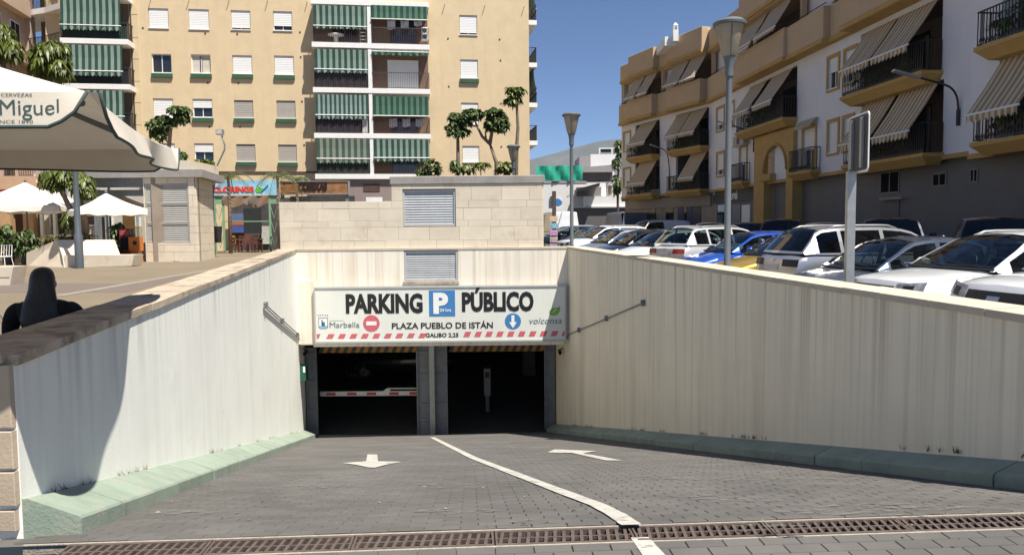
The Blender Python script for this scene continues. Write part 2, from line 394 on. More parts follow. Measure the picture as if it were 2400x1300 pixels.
# --- drain gratings: one per length, bars as parts
bar = MB(); bar.hexa([(-0.012, -0.072, -0.02), (0.006, -0.072, -0.02), (0.024, 0.072, -0.02), (0.006, 0.072, -0.02), (-0.012, -0.072, 0), (0.006, -0.072, 0), (0.024, 0.072, 0), (0.006, 0.072, 0)])
bar_mesh = bar.mesh('bar', M_iron)
fr = MB()
for s in (-1, 1): fr.box(-0.372, 0.372, s * 0.083 - 0.011, s * 0.083 + 0.011, -0.03, 0.003)
for s in (-1, 1): fr.box(s * 0.366 - 0.006, s * 0.366 + 0.006, -0.072, 0.072, -0.03, 0.002)
fr.box(-0.36, 0.36, -0.006, 0.006, -0.022, -0.001)
fr_mesh = fr.mesh('frame', M_iron)
ch = MB(); ch.box(-0.374, 0.374, -0.094, 0.094, -0.25, -0.24); ch_mesh = ch.mesh('channel_bottom', M_black)
first = None
gl = ['rusty drain grating beside the left green kerb end', 'drain grating second from the left green kerb', 'drain grating third from the left green kerb',
      'drain grating midway across the foot of the road', 'drain grating just left of the white centre line', 'drain grating crossed by the white centre line',
      'drain grating just right of the white centre line', 'rusty drain grating towards the shaded wall']
for k in range(8):
    x = -1.98 + 0.75 * k
    if first is None:
        first = thing('drain_grating', gl[0], 'drain grating', (x, dline(x, 0), 0), ang, 'gratings of the drain across the road')
        put('frame', fr_mesh, first); put('channel_bottom', ch_mesh, first)
        for j in range(15):
            b_ = put('bar', bar_mesh, first); b_.location = (-0.345 + 0.048 * j, 0, 0)
    else: dup(first, (x, dline(x, 0), R.uniform(-.002, .002)), ang, gl[k])
# --- painted markings
def ribbon(name, path, widths, m, off=0.0185, label=None):
    mb = MB(); a = []
    P = [onR(px, py, off) for px, py in path]
    Q = []
    for i in range(len(P)):
        t = (P[min(i + 1, len(P) - 1)] - P[max(i - 1, 0)]).normalized(); s = RN.cross(t).normalized() * (widths[i] / 2)
        Q.append([P[i] - s, P[i] + s])
    mb.grid(Q); return mb.build(name, m, road)
path = [(1013, 1024), (1045, 1040), (1110, 1072), (1200, 1106), (1300, 1144), (1400, 1181), (1445, 1204), (1480, 1228)]
fine = []
for i in range(len(path) - 1):
    for k in range(6): t = k / 6; fine.append((lerp(path[i][0], path[i + 1][0], t), lerp(path[i][1], path[i + 1][1], t)))
fine.append(path[-1])
ribbon('centre_line', fine, [0.115 + R.uniform(-.006, .006) for _ in fine], M_mark)
def poly(name, pts, m=M_mark, off=0.0185, par=None, flat=False):
    mb = MB(); P = [onZ(px, py, 0.004) if flat else onR(px, py, off) for px, py in pts]
    mb.add(P, [tuple(range(len(P)))]); return mb.build(name, m, par or road)
poly('lane_arrow', [(803, 1084), (858, 1080), (861, 1064), (884, 1064), (886, 1080), (941, 1081), (905, 1088), (877, 1095), (862, 1094), (835, 1088)])
poly('lane_arrow', [(1283, 1059), (1300, 1052), (1350, 1054), (1398, 1056), (1366, 1061), (1460, 1078), (1420, 1078), (1340, 1060), (1310, 1060)])
poly('centre_line', [(1478, 1258), (1520, 1257), (1562, 1302), (1508, 1302)], par=fore, flat=True)
R2 = random.Random(3)
for (x0, x1, y, hh) in [(820, 1010, 1030, 5), (1030, 1220, 1037, 4), (880, 1200, 1050, 4), (900, 1240, 1088, 6), (1240, 1480, 1083, 7), (640, 900, 1137, 9), (900, 1210, 1136, 12),
                       (1480, 2000, 1120, 10), (1440, 1560, 1115, 3), (1600, 1880, 1168, 14), (1800, 2100, 1196, 18), (950, 1180, 1195, 16), (1560, 1680, 1160, 10), (1900, 2340, 1185, 20), (620, 760, 1110, 5), (1700, 1900, 1230, 8), (300, 560, 1200, 12), (1180, 1330, 1220, 10), (2050, 2390, 1205, 8)]:
    n = 8; pts = []
    for i in range(n): pts.append((lerp(x0, x1, i / (n - 1)), y + hh * 0.5 * math.sin(math.pi * i / (n - 1)) + R2.uniform(-1, 1)))
    for i in range(n): pts.append((lerp(x1, x0, i / (n - 1)), y - hh * 0.5 * math.sin(math.pi * i / (n - 1)) + R2.uniform(-1, 1)))
    poly('scuffed_paint', pts, M_scuff, 0.0165)
# --- kerbs
def kerb(name, label, p0, p1, side, n_, w0=0.30):
    d = (p1 - p0); ln = d.length; d = d.normalized(); s = Vector((d.y, -d.x, 0)) * side      # towards the road
    k = thing(name, label, 'kerb', (p0.x, p0.y, zr(p0.x, p0.y)))
    for i in range(n_):
        a, b = ln * i / n_ + 0.004, ln * (i + 1) / n_ - 0.004
        mb = MB(); pts = []
        jj = R.uniform(-.006, .006)
        for t in (a, b):
            q = p0 + d * t; qo = q + s * (w0 + jj)
            zi, zo = zr(q.x, q.y), zr(qo.x, qo.y)
            pts.append([Vector((q.x, q.y, zi - .1)), Vector((q.x, q.y, zi + .225)), Vector((q.x, q.y, zi + .225)) + s * .03, Vector((qo.x, qo.y, zo + .115)) - s * .012, Vector((qo.x, qo.y, zo + .10)), Vector((qo.x, qo.y, zo - .1))])
        A, B = pts
        mb.add(A + B, [(0, 1, 2, 3, 4, 5), (11, 10, 9, 8, 7, 6)] + [(j, (j + 1) % 6, 6 + (j + 1) % 6, 6 + j) for j in range(6)])
        for v_ in range(len(mb.v)): mb.v[v_] = tuple(Vector(mb.v[v_]) - k.location)
        mb.build('kerb_block', M_green, k, smooth=25)
    return k
kerb('kerb', 'pale green sloped kerb at the foot of the sunlit white wall', L0, L1 + (L1 - L0).normalized() * 1.4, 1, 24)
kerb('kerb', 'shaded green sloped kerb at the foot of the cream wall', R0 + Vector((0, 0.6, 0)), R1 + (R1 - R0).normalized() * 1.4, -1, 22)
# --- ramp side walls
def rampwall(name, label, p0, p1, side, matw, matc, npan, ncop, wid=0.42):
    d = (p1 - p0); ln = d.length; d = d.normalized(); s = Vector((d.y, -d.x, 0)) * side
    t = thing(name, label, 'wall', (p0.x, p0.y, 0))
    O = t.location
    for i in range(npan):
        a, b = ln * i / npan + .0012, ln * (i + 1) / npan - .0012
        P = []
        for top in (0, 1):
            for (q, off) in ((a, 0), (b, 0), (b, -wid + .03), (a, -wid + .03)):
                pt = p0 + d * q; z = (zc(pt.y) - .06) if top else min(zr(pt.x, pt.y), 0) - .25
                P.append(Vector((pt.x, pt.y, z)) + s * off - O)
        mb = MB(); mb.hexa(P); mb.build('wall_panel', matw, t)
    e0 = p1 + d * 1.7
    P = []
    for top in (0, 1):
        for (pt, off) in ((p1 + d * .002, 0), (e0, 0), (e0, -wid + .03), (p1 + d * .002, -wid + .03)): P.append(Vector((pt.x, pt.y, -1.325 if top else zr(pt.x, pt.y) - .25)) + s * off - O)
    mb = MB(); mb.hexa(P); mb.build('wall_panel', matw, t)
    for i in range(ncop):
        a, b = ln * i / ncop + .003, ln * (i + 1) / ncop - .003
        P = []; jz = R.uniform(-.003, .003)
        for top in (0, 1):
            for (q, off) in ((a, .022), (b, .022), (b, -wid - .01), (a, -wid - .01)):
                pt = p0 + d * q; z = zc(pt.y) - (0 if top else .06) + jz
                P.append(Vector((pt.x, pt.y, z)) + s * off - O)
        mb = MB(); mb.hexa(P); mb.build('coping_stone', matc, t)
    return t
rampwall('ramp_wall', 'sunlit white ramp wall with brown stained stone coping', L0, L1, 1, M_white, M_cop, 7, 24)
rampwall('ramp_wall', 'shaded cream ramp wall streaked with vertical stains', R0, R1, -1, M_cream, M_copR, 15, 26)
# weeds along wall feet
gm = mat('dry_weed', (0.10, 0.085, 0.035), 0.9, 0.3, 20, 0)
mb = MB()
for (p0, p1, sd, n_) in ((L0, L1, 1, 150), (R0 + (R1 - R0) * .08, R1, -1, 200)):
    for i in range(n_):
        t = R.random(); c = p0 + (p1 - p0) * t; d = (p1 - p0).normalized(); s = Vector((d.y, -d.x, 0)) * sd
        if math.sin(t * 61) + math.sin(t * 23) < 0.35: continue
        c = Vector((c.x, c.y, zr(c.x, c.y) + .222)) + s * .02
        for _ in range(4):
            hh = R.uniform(.015, .07); e = Vector((R.uniform(-.03, .03), R.uniform(-.03, .03), hh)); sx = d * R.uniform(.003, .009)
            mb.add([c - sx, c + sx, c + e], [(0, 1, 2)])
wo_ = mb.build('weeds', gm, fix=False); wo_['kind'] = 'stuff'; wo_['label'] = 'dry weeds growing along the feet of the ramp walls'; wo_['category'] = 'weeds'
# --- stone block layer
def blocks(parent, F, u0, u1, courses, ln, mats=M_stone, holes=(), n0=-0.02, n1=0.03, seed=1, base=True, name='stone_block', gap=.004, label=None):
    rr = random.Random(seed)
    for ci, (v0, v1) in enumerate(courses):
        u = u0 - (ln * 0.5 if ci % 2 else rr.uniform(0.1, .35) * ln)
        while u < u1:
            L_ = ln * rr.uniform(.85, 1.2); a, b = max(u, u0), min(u + L_, u1); u += L_
            if b - a < .06: continue
            segs = [(a, b, v0, v1)]
            for h_ in holes:
                ns = []
                for (x0, x1, y0, y1) in segs:
                    if x1 <= h_[0] or x0 >= h_[1] or y1 <= h_[2] + .001 or y0 >= h_[3] - .001: ns.append((x0, x1, y0, y1)); continue
                    if x0 < h_[0] - .03: ns.append((x0, h_[0], y0, y1))
                    if x1 > h_[1] + .03: ns.append((h_[1], x1, y0, y1))
                    if y0 < h_[2] - .03: ns.append((max(x0, h_[0]), min(x1, h_[1]), y0, h_[2]))
                    if y1 > h_[3] + .03: ns.append((max(x0, h_[0]), min(x1, h_[1]), h_[3], y1))
                segs = ns
            for (x0, x1, y0, y1) in segs:
                if x1 - x0 < .03 or y1 - y0 < .02: continue
                mb = MB(); mb.fbev(F, x0 + gap / 2, x1 - gap / 2, y0 + gap / 2, y1 - gap / 2, n0, n1 + rr.uniform(-.002, .002), .004); mb.build(name, mats, parent)
# near stone return of the left wall
t = thing('stone_return_wall', 'beige stone clad end of the white ramp wall, chipped at its foot', 'wall', (L0.x - .9, L0.y, 0))
t.location = (0, 0, 0)
FL = Frame((L0.x - 1.9, L0.y - .012, 0), (1, 0))
mb = MB(); mb.fbox(FL, 0, 1.70, -.1, .93, -.3, -.025); mb.build('wall_core', M_joint, t)
M_st2 = mat('stone_block_tan', (.46, .37, .27), .8, .1, 2, .2, 50, patch=.4, pcol=(.36, .26, .17))
blocks(t, FL, 0, 1.90, [(.13, .33), (.34, .56), (.57, .93)], 1.3, mats=M_st2, seed=5, gap=.01)
blocks(t, FL, 0, 1.895, [(-.02, .115)], 1.1, mats=M_st2, seed=9, gap=.02)
mb = MB(); mb.fbox(FL, -.02, 1.865, .935, .985, -.01, .035); mb.build('coping_stone', M_cop, t)
# --- end wall (portal)
E = Frame((0, 19.0, 0), (1, 0))
def EU(px, py=700, n=0): return E.U(px, py, n)
def EV(py, px=1010, n=0): return E.V(px, py, n)
t = thing('portal_wall', 'cream end wall over the garage entrance with a louvred vent', 'wall', (0, 19.0, 0)); t.location = (0, 0, 0)
u0, u1 = EU(648, 600), EU(1345, 600); vb, vt = EV(806), EV(581)
lv = (EU(947, 620), EU(1073, 620), EV(659), EV(583))
mb = MB(); holed(mb, E, u0, u1, vb, vt - .05, [lv], 0, .08)
mb.fbox(E, u0, u1, vb, vb + .02, -1.75, 0.001)
mb.fbox(E, u0, lv[0], vb + .02, vt - .06, -.75, -.31); mb.fbox(E, lv[1], u1, vb + .02, vt - .06, -.75, -.31); mb.fbox(E, lv[0], lv[1], vb + .02, lv[2] - .05, -.75, -.31)
mb.build('wall', M_end, t)
mb = MB(); mb.fbox(E, u0, u1, vt - .05, vt, -.6, .012); mb.build('coping', M_copR, t)
# corner pier left under the lintel
mb = MB(); mb.fbox(E, EU(694, 740), EU(738, 740), EV(803), EV(655), .001, .05); mb.build('pier', M_end, t)
mb = MB(); mb.fbev(E, EU(737, 800), EU(1322, 800), EV(809), EV(799), .001, .10, .01); mb.build('lintel', M_end, t)
def louvre(parent, F, u0, u1, v0, v1, n, nsl, m=M_alu, fw=.045):
    lo = MB(); lo.fbox(F, u0, u0 + fw, v0, v1, n, n + .05); lo.fbox(F, u1 - fw, u1, v0, v1, n, n + .05); lo.fbox(F, u0 + fw, u1 - fw, v1 - fw, v1, n, n + .05); lo.fbox(F, u0 + fw, u1 - fw, v0, v0 + fw, n, n + .05)
    f = lo.build('louvre', m, parent)
    bk = MB(); bk.fbox(F, u0, u1, v0, v1, n - .03, n - .02); bk.build('back_panel', M_black, f)
    p = (v1 - v0 - 2 * fw) / nsl
    for i in range(nsl):
        z = v0 + fw + p * i
        sb = MB(); a, b = u0 + fw, u1 - fw
        sb.hexa([F.p(a, z + .004, n + .030), F.p(b, z + .004, n + .030), F.p(b, z - .0, n + .022), F.p(a, z - .0, n + .022),
                 F.p(a, z + p * .97, n + .012), F.p(b, z + p * .97, n + .012), F.p(b, z + p * .97, n + .002), F.p(a, z + p * .97, n + .002)])
        sb.build('slat', m, f)
    return f
louvre(t, E, lv[0] + .005, lv[1] - .005, lv[2] + .005, lv[3] - .05, -.06, 12)
mb = MB(); mb.fbox(E, lv[0] - .03, lv[1] + .03, lv[2] - .055, lv[2] - .004, -.12, .04); mb.build('sill', M_cop, t)
mb = MB(); mb.fbox(E, lv[0] + .003, lv[1] - .003, lv[3] - .048, lv[3] - .003, -.075, -.03); mb.build('head_frame', M_steel, t)
# --- stone pavilion above
S = Frame((0, 19.12, 0), (1, 0))
def SU(px, py=520): return S.U(px, py)
def SV(py, px=1000): return S.V(px, py)
t = thing('stone_vent_block', 'stepped block wall of pale stone above the entrance with slab roof', 'stone wall', (0, 19.1, 0)); t.location = (0, 0, 0)
ua, ub, um = SU(656), SU(1272), SU(919)
z0 = vt - .03
cv = [z0, SV(563), SV(532), SV(517), SV(488), SV(471), SV(443), SV(432)]
uph = (SU(944, 480), SU(1068, 480), SV(530), SV(445))
blocks(t, S, ua, ub, [(cv[i], cv[i + 1]) for i in range(4)] , .67 * 1.02, holes=[uph], seed=3)
blocks(t, S, ua, um, [(cv[4], cv[5])], .68, holes=[uph], seed=4)
blocks(t, S, um, ub, [(cv[4], cv[5]), (cv[5], cv[6]), (cv[6], cv[7])], .75, holes=[uph], seed=6)
mb = MB(); holed(mb, S, ua + .01, um, z0, cv[5] - .01, [(uph[0], um + .001, uph[2], cv[5])] if False else [], -.02)
mb = MB()
mb.fbox(S, ua + .01, uph[0], z0, cv[5] - .01, -2.6, -.021); mb.fbox(S, uph[0], ub - .01, z0, uph[2], -2.6, -.021)
mb.fbox(S, um, uph[0] - .001, cv[5] - .01, cv[7], -2.6, -.021); mb.fbox(S, uph[1], ub - .01, uph[2], cv[7], -2.6, -.021); mb.fbox(S, uph[0], uph[1], uph[3], cv[7], -2.6, -.021)
mb.build('wall_core', M_joint, t)
louvre(t, S, uph[0] + .004, uph[1] - .004, uph[2] + .004, uph[3] - .004, -.055, 13)
mb = MB(); mb.fbev(S, SU(914, 425), SU(1276, 425), cv[7], SV(413), -2.9, .06, .015); mb.build('roof_slab', M_conc, t)
FS = Frame(S.p(ub, 0, -.02), (0, 1)); blocks(t, FS, .0, 2.5, [(cv[i], cv[i + 1]) for i in range(7)], .8, n0=-.05, n1=.02, seed=8)
FS = Frame(S.p(ua, 0, -.02), (0, 1), (-1, 0, 0)); blocks(t, FS, .0, 2.5, [(cv[i], cv[i + 1]) for i in range(5)], .8, n0=-.05, n1=.02, seed=11)
# --- garage interior
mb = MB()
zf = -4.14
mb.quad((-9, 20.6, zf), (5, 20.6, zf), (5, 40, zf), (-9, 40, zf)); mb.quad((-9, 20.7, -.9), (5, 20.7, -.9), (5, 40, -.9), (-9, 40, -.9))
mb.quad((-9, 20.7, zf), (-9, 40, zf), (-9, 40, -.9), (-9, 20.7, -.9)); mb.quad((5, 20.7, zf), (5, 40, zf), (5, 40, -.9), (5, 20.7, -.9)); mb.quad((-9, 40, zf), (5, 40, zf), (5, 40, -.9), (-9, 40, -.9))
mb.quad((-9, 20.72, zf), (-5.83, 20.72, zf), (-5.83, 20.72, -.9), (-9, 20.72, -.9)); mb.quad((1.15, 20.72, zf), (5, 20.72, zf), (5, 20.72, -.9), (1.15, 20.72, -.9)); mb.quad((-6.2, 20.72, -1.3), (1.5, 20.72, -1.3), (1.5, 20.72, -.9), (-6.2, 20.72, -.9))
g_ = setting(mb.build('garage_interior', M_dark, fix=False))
for px in (830, 1240):
    p = onY(px, 900, 29); mb = MB(); mb.box(p.x - .25, p.x + .25, 28.8, 29.3, zf, -.9); mb.build('pillar', mat('garage_pillar', (0.16, 0.16, 0.16), .9), g_)
# --- steel gate leaves
D = Frame((0, 20.45, 0), (1, 0))
def DU(px, py=920): return D.U(px, py)
def DV(py, px=1010): return D.V(px, py)
for (lab, a, b, ytop, ybot, rails) in [('grey steel gate leaf folded back beside the white wall', 719, 744, 812, 1022, (828, 893, 958, 990)),
                                      ('pair of grey ribbed gate leaves folded behind the centre post', 977, 1049, 808, 1022, (826, 880, 948, 984)),
                                      ('grey steel gate leaf folded back beside the shaded cream wall', 1276, 1301, 808, 1008, (827, 888, 955, 990))]:
    t = thing('gate_leaf', lab, 'gate'); ua_, ub_ = DU(a), DU(b); v0, v1 = DV(ybot), DV(ytop)
    mb = MB(); mb.fbox(D, ua_, ub_, v0, v1, -.06, -.02); mb.build('panel', M_steel, t)
    for (x0, x1) in ((ua_, ua_ + .04), (ub_ - .04, ub_)):
        mb = MB(); mb.fbox(D, x0, x1, v0, v1, -.019, .03); mb.build('stile', M_steel, t)
    for y in rails:
        mb = MB(); mb.fbox(D, ua_ + .041, ub_ - .041, DV(y), DV(y) + .05, -.019, .022); mb.build('rail', M_steel, t)
t = thing('centre_post', 'pale grey steel post between the two garage openings', 'post')
mb = MB(); mb.fbev(D, DU(1008), DU(1021), DV(1023), DV(806), .06, .18, .012); mb.build('post', M_galv, t)
mb = MB(); mb.fbox(D, DU(1004), DU(1025), DV(1024), DV(1024) + .03, .02, .24); mb.build('base_plate', M_steel, t)
# striped clearance bars
M_yel = mat('hazard_yellow_shaded', (0.30, 0.14, 0.02), .6, .2); M_blk2 = mat('hazard_black', (0.03, 0.03, 0.03), .6, .2)  # yellow darkened towards brown for the shade under the lintel
for (lab, a, b, tilt) in [('yellow and black striped height bar over the barrier lane', 748, 975, 0.0), ('yellow and black striped height bar over the ticket machine lane', 1052, 1272, .03)]:
    t = thing('height_bar', lab, 'height bar'); ua_, ub_ = DU(a, 815), DU(b, 815); v1 = DV(809); n_ = 24; wd = (ub_ - ua_) / n_
    for i in range(n_):
        mb = MB(); x0, x1 = ua_ + wd * i, ua_ + wd * (i + 1); sh = .07; v0 = v1 - .17
        mb.prism([D.p(x0, v0, .10), D.p(x1, v0, .10), D.p(x1 + sh, v1, .10), D.p(x0 + sh, v1, .10)], (0, .02, 0)); mb.build('stripe', M_yel if i % 2 else M_blk2, t)
# barrier arm
M_wht = mat('white_enamel', (0.78, 0.78, 0.76), .4, .04, 5, 0.02); M_red = mat('red_reflector', (0.55, 0.04, 0.03), .4, .1)
t = thing('barrier_arm', 'white barrier arm with red bars and raised elbow joint', 'barrier')
B = Frame((0, 21.3, 0), (1, 0))
def BU(px): return B.U(px, 918)
v0, v1 = B.V(860, 927), B.V(860, 916)
mb = MB(); mb.fbev(B, BU(750), BU(978), v0, v1, -.03, .03, .01); mb.build('arm', M_wht, t)
for (a, b) in ((765, 787), (814, 836), (860, 882), (913, 935), (960, 977)):
    mb = MB(); mb.fbox(B, BU(a), BU(b), v0 + .03, v1 - .03, .031, .036); mb.build('red_bar', M_red, t)
mb = MB(); mb.prism([B.p(BU(898), v1, .05), B.p(BU(915), v1, .05), B.p(BU(915), v1 + .09, .05), B.p(BU(908), v1 + .09, .05)], (0, .1, 0)); mb.fbox(B, BU(908), BU(978), v1 + .06, v1 + .09, -.03, .03); mb.build('elbow', M_wht, t)
mb = MB(); mb.fbev(B, BU(985), BU(1006), zf + .01, v1 + .25, -.2, .12, .02); mb.build('motor_cabinet', M_steel, t)
# ticket machine
t = thing('ticket_machine', 'slim pale grey ticket machine standing inside the dark garage', 'ticket machine')
T = Frame((0, 23.0, 0), (1, 0)); a, b = T.U(1134, 900), T.U(1150, 900); v1, v0 = T.V(1140, 864), T.V(1140, 927)
mb = MB(); mb.fbev(T, a, b, v0, v1, -.2, 0, .015); mb.build('cabinet', mat('machine_grey', (.28, .29, .30), .5, .05), t)
mb = MB(); mb.fbox(T, a + .04, b - .04, v1 - .28, v1 - .09, .001, .006); mb.build('screen', M_black, t)
mb = MB(); mb.fbox(T, a + .05, b - .05, zf + .02, v0, -.16, -.04); mb.build('foot', M_steel, t)
# conduits on the walls
FLW = Frame(L0, L1 - L0); FRW = Frame(R0, R1 - R0, (-(R1 - R0).normalized().y, (R1 - R0).normalized().x, 0))
M_pipe = mat('conduit_grey', (0.22, 0.2, 0.19), .5, .2)
def onF(F, px, py, n): u, v_ = F.hit(px, py, n); return F.p(u, v_, n)
t = thing('cable_conduit', 'thin twin conduit running down the white wall to the entrance', 'conduit')
for k, dy in enumerate((0, 7)):
    mb = MB(); mb.tube([onF(FLW, 620, 711 + dy, .035), onF(FLW, 660, 748 + dy, .035), onF(FLW, 702, 786 + dy, .035), onF(FLW, 703, 838, .035)], .013, 8); mb.build('pipe', M_pipe, t, smooth=True)
for (x, y) in ((621, 715), (660, 752), (696, 784)):
    p = onF(FLW, x, y, .02); mb = MB(); mb.box(p.x - .02, p.x + .05, p.y - .05, p.y + .03, p.z - .05, p.z + .06); mb.build('clip', M_steel, t)
t = thing('cable_conduit', 'thin conduit with clips running along the cream wall to the sign', 'conduit')
mb = MB(); mb.tube([onF(FRW, 1509, 709, .04), onF(FRW, 1420, 747, .04), onF(FRW, 1333, 783, .04), onF(FRW, 1326, 800, .04)], .014, 8); mb.build('pipe', M_pipe, t, smooth=True)
for (x, y) in ((1508, 710), (1422, 746), (1358, 773)):
    p = onF(FRW, x, y, .02); mb = MB(); mb.box(p.x - .05, p.x + .02, p.y - .05, p.y + .03, p.z - .05, p.z + .06); mb.build('clip', M_steel, t)
# cameras and green box
for (lab, px, py, Fw, sgn) in (('small black security camera on the white wall beside the opening', 716, 826, FLW, 1), ('small black security camera below the sign at the cream wall', 1312, 824, FRW, -1)):
    p = onF(Fw, px, py, .10); t = thing('security_camera', lab, 'camera', p)
    mb = MB(); mb.tube([(0, -.10, -.02), (0, .10, .02)], .045, 10); mb.build('body', M_black, t, smooth=30)
    mb = MB(); mb.tube([(0, .04, .03), (-sgn * .08, .06, .1)], .015, 6); mb.build('bracket', M_black, t)
    mb = MB(); mb.tube([(0, -.125, -.024), (0, -.101, -.02)], .036, 10); mb.build('lens', glass('lens_glass', (.1, .1, .12)), t)
p = onF(FLW, 711, 872, .08); t = thing('wall_box', 'green box with pale card reader at the end of the white wall', 'box', p)
mb = MB(); mb.box(-.07, .09, -.12, .12, -.2, .2); mb.build('case', mat('box_green', (0.012, 0.10, 0.06), .5, .1), t)
mb = MB(); mb.box(.03, .085, -.135, -.121, .02, .17); mb.build('card_reader', M_wht, t)
# --- the sign
t = thing('parking_sign', 'wide white car park sign with black lettering and blue P square', 'sign')
G = Frame((0, 19.0, 0), (1, 0)); gn = .125
def GU(px, py=735): return G.U(px, py, gn)
def GV(py, px=1030): return G.V(px, py, gn)
sx0, sx1, sy0, sy1 = 737, 1327, 801, 670
M_sign = mat('sign_panel_white', (0.70, 0.715, 0.66), .45, .03, 2, 0.03, 60, streak=.15, sdirt=(.5, .48, .42), sscale=2)
M_ink = mat('sign_black', (0.012, 0.012, 0.013), .5, .1, 5, 0); M_blue = mat('sign_blue', (0.05, 0.2, 0.46), .45, .06, 5, 0); M_sred = mat('sign_red_faded', (0.56, 0.12, 0.15), .5, .1, 12, 0)
M_gink = mat('sign_grey_ink', (0.12, 0.17, 0.21), .5, .1, 5, 0); M_leaf = mat('sign_leaf_green', (0.20, 0.42, 0.05), .5, .1, 5, 0)
mb = MB(); mb.fbox(G, GU(sx0 + 3), GU(sx1 - 3), GV(sy0 - 4), GV(sy1 + 4), .04, gn); mb.build('panel', M_sign, t)
mb = MB()
for a in ((sx0, sx0 + 3, sy0, sy1), (sx1 - 3, sx1, sy0, sy1), (sx0 + 3, sx1 - 3, sy0, sy0 - 4), (sx0 + 3, sx1 - 3, sy1 + 4, sy1)): mb.fbox(G, GU(a[0]), GU(a[1]), GV(a[2]), GV(a[3]), .038, gn + .02)
mb.build('frame', M_alu, t)
def gl_(name, s, x0, x1, yb, hpx, m, **kw):
    k = GU(1000) - GU(900); sc = k / 100
    letters(name, G, s, GU(x0), GV(yb), gn + .004, hpx * sc, (x1 - x0) * sc, m, t, depth=.004, **kw)
gl_('lettering', 'PARKING', 811, 991, 730, 41, M_ink, bold=.045, spacing=1.0); gl_('lettering', 'PÚBLICO', 1083, 1251, 728, 41, M_ink, bold=.045, spacing=1.0)
gl_('lettering', 'PLAZA PUEBLO DE ISTÁN', 918, 1155, 769, 13.5, M_ink, bold=.018); gl_('lettering', 'GALIBO 2,25', 997, 1074, 789, 9, M_ink, bold=.02)
gl_('lettering', 'Marbella', 772, 842, 765, 13, M_gink, bold=-.004); gl_('lettering', 'volconsa', 1241, 1316, 760, 14, M_gink, shear=.25, bold=-.002)
mb = MB(); mb.fbox(G, GU(1006), GU(1067), GV(741), GV(680), gn + .001, gn + .005); sq = mb.build('blue_square', M_blue, t)
M_sw = mat('sign_white', (0.8, 0.8, 0.78), .45, .03, 5, 0)
k = (GU(1100) - GU(1000)) / 100
letters('letter', G, 'P', GU(1016), GV(732), gn + .009, 44 * k, 35 * k, M_sw, t, depth=.004, bold=.05)
letters('lettering', G, '24 hrs', GU(1031), GV(730), gn + .009, 7.5 * k, 26 * k, M_sw, t, depth=.004, bold=.02)
mb = MB(); mb.disc(G, GU(870), GV(756), 19.5 * k, gn + .001, gn + .005, 32); mb.build('no_entry_disc', M_sred, t)
mb = MB(); mb.fbox(G, GU(858), GU(882), GV(760.5), GV(751.5), gn + .006, gn + .009); mb.build('white_bar', M_sw, t)
mb = MB(); mb.disc(G, GU(1202), GV(754), 19.0 * k, gn + .001, gn + .005, 32); mb.build('arrow_disc', M_blue, t)
mb = MB(); mb.prism([G.p(GU(x), GV(y), gn + .006) for x, y in ((1198.5, 740), (1205.5, 740), (1205.5, 756), (1211, 756), (1202, 770), (1193, 756), (1198.5, 756))], (0, -.003, 0)); mb.build('white_arrow', M_sw, t)
for i in range(10):
    x0 = 738 + i * 27.0; w_ = 15; x1 = x0 + w_; sh = 5 if i else 0
    if i == 0: x0, x1 = 742, 747
    mb = MB(); mb.prism([G.p(GU(a), GV(b), gn + .002) for a, b in ((x0 - 2 * bool(i), 791), (x1 - 2, 791), (x1 + 3, 780), (x0 + sh - 1, 780))], (0, -.003, 0)); mb.build('red_stripe', M_sred, t)
for i in range(10):
    x0 = 1087 + i * 25.6; x1 = x0 + 14
    mb = MB(); mb.prism([G.p(GU(min(a, 1323)), GV(b), gn + .002) for a, b in ((x0 - 2, 789.5), (x1 - 2, 789.5), (x1 + 3, 777.5), (x0 + 3, 777.5))], (0, -.003, 0)); mb.build('red_stripe', M_sred, t)
# crest: crown dots, shield, tower
for x in (745.5, 750.5, 756.5, 762.5, 767.5):
    mb = MB(); mb.disc(G, GU(x), GV(735.5 + abs(x - 756.5) * .08), 1.5 * k, gn + .001, gn + .004, 8); mb.build('crown_mark', M_gink, t)
mb = MB(); mb.prism([G.p(GU(a), GV(b), gn + .001) for a, b in ((746, 742), (768, 742), (768, 765), (763, 768), (751, 768), (746, 765))], (0, -.002, 0)); sh_ = mb.build('shield', M_gink, t)
mb = MB(); mb.prism([G.p(GU(a), GV(b), gn + .004) for a, b in ((747.5, 744), (766.5, 744), (766.5, 761), (747.5, 761))], (0, -.002, 0)); mb.build('shield_field', M_sw, sh_)
mb = MB(); mb.prism([G.p(GU(a), GV(b), gn + .007) for a, b in ((753, 761), (753, 747), (756, 747), (756, 752), (758, 752), (761, 752), (761, 761))], (0, -.002, 0)); mb.build('tower', mat('sign_navy', (.03, .1, .2), .5, .1, 5, 0), sh_)
mb = MB(); mb.prism([G.p(GU(a), GV(b), gn + .004) for a, b in ((747.5, 761.5), (766.5, 761.5), (766.5, 764.5), (763, 767), (751, 767), (747.5, 764.5))], (0, -.002, 0)); mb.build('shield_waves', mat('sign_pale_blue', (.25, .45, .6), .5, .1, 5, 0), sh_)
mb = MB(); mb.fbox(G, GU(772), GU(805), GV(749.3), GV(748.7), gn + .001, gn + .003); mb.build('rule', M_gink, t)
lp = [(1287, 736), (1288, 729), (1294, 724), (1303, 723), (1313, 721), (1312, 731), (1308, 738), (1299, 742), (1291, 741)]
mb = MB(); mb.prism([G.p(GU(a), GV(b), gn + .001) for a, b in lp], (0, -.003, 0)); mb.build('leaf_mark', M_leaf, t)
mb = MB(); mb.prism([G.p(GU(a), GV(b), gn + .005) for a, b in ((1290, 740), (1300, 728), (1308, 723.5), (1301, 729.5))], (0, -.002, 0)); mb.build('leaf_vein', M_sw, t)
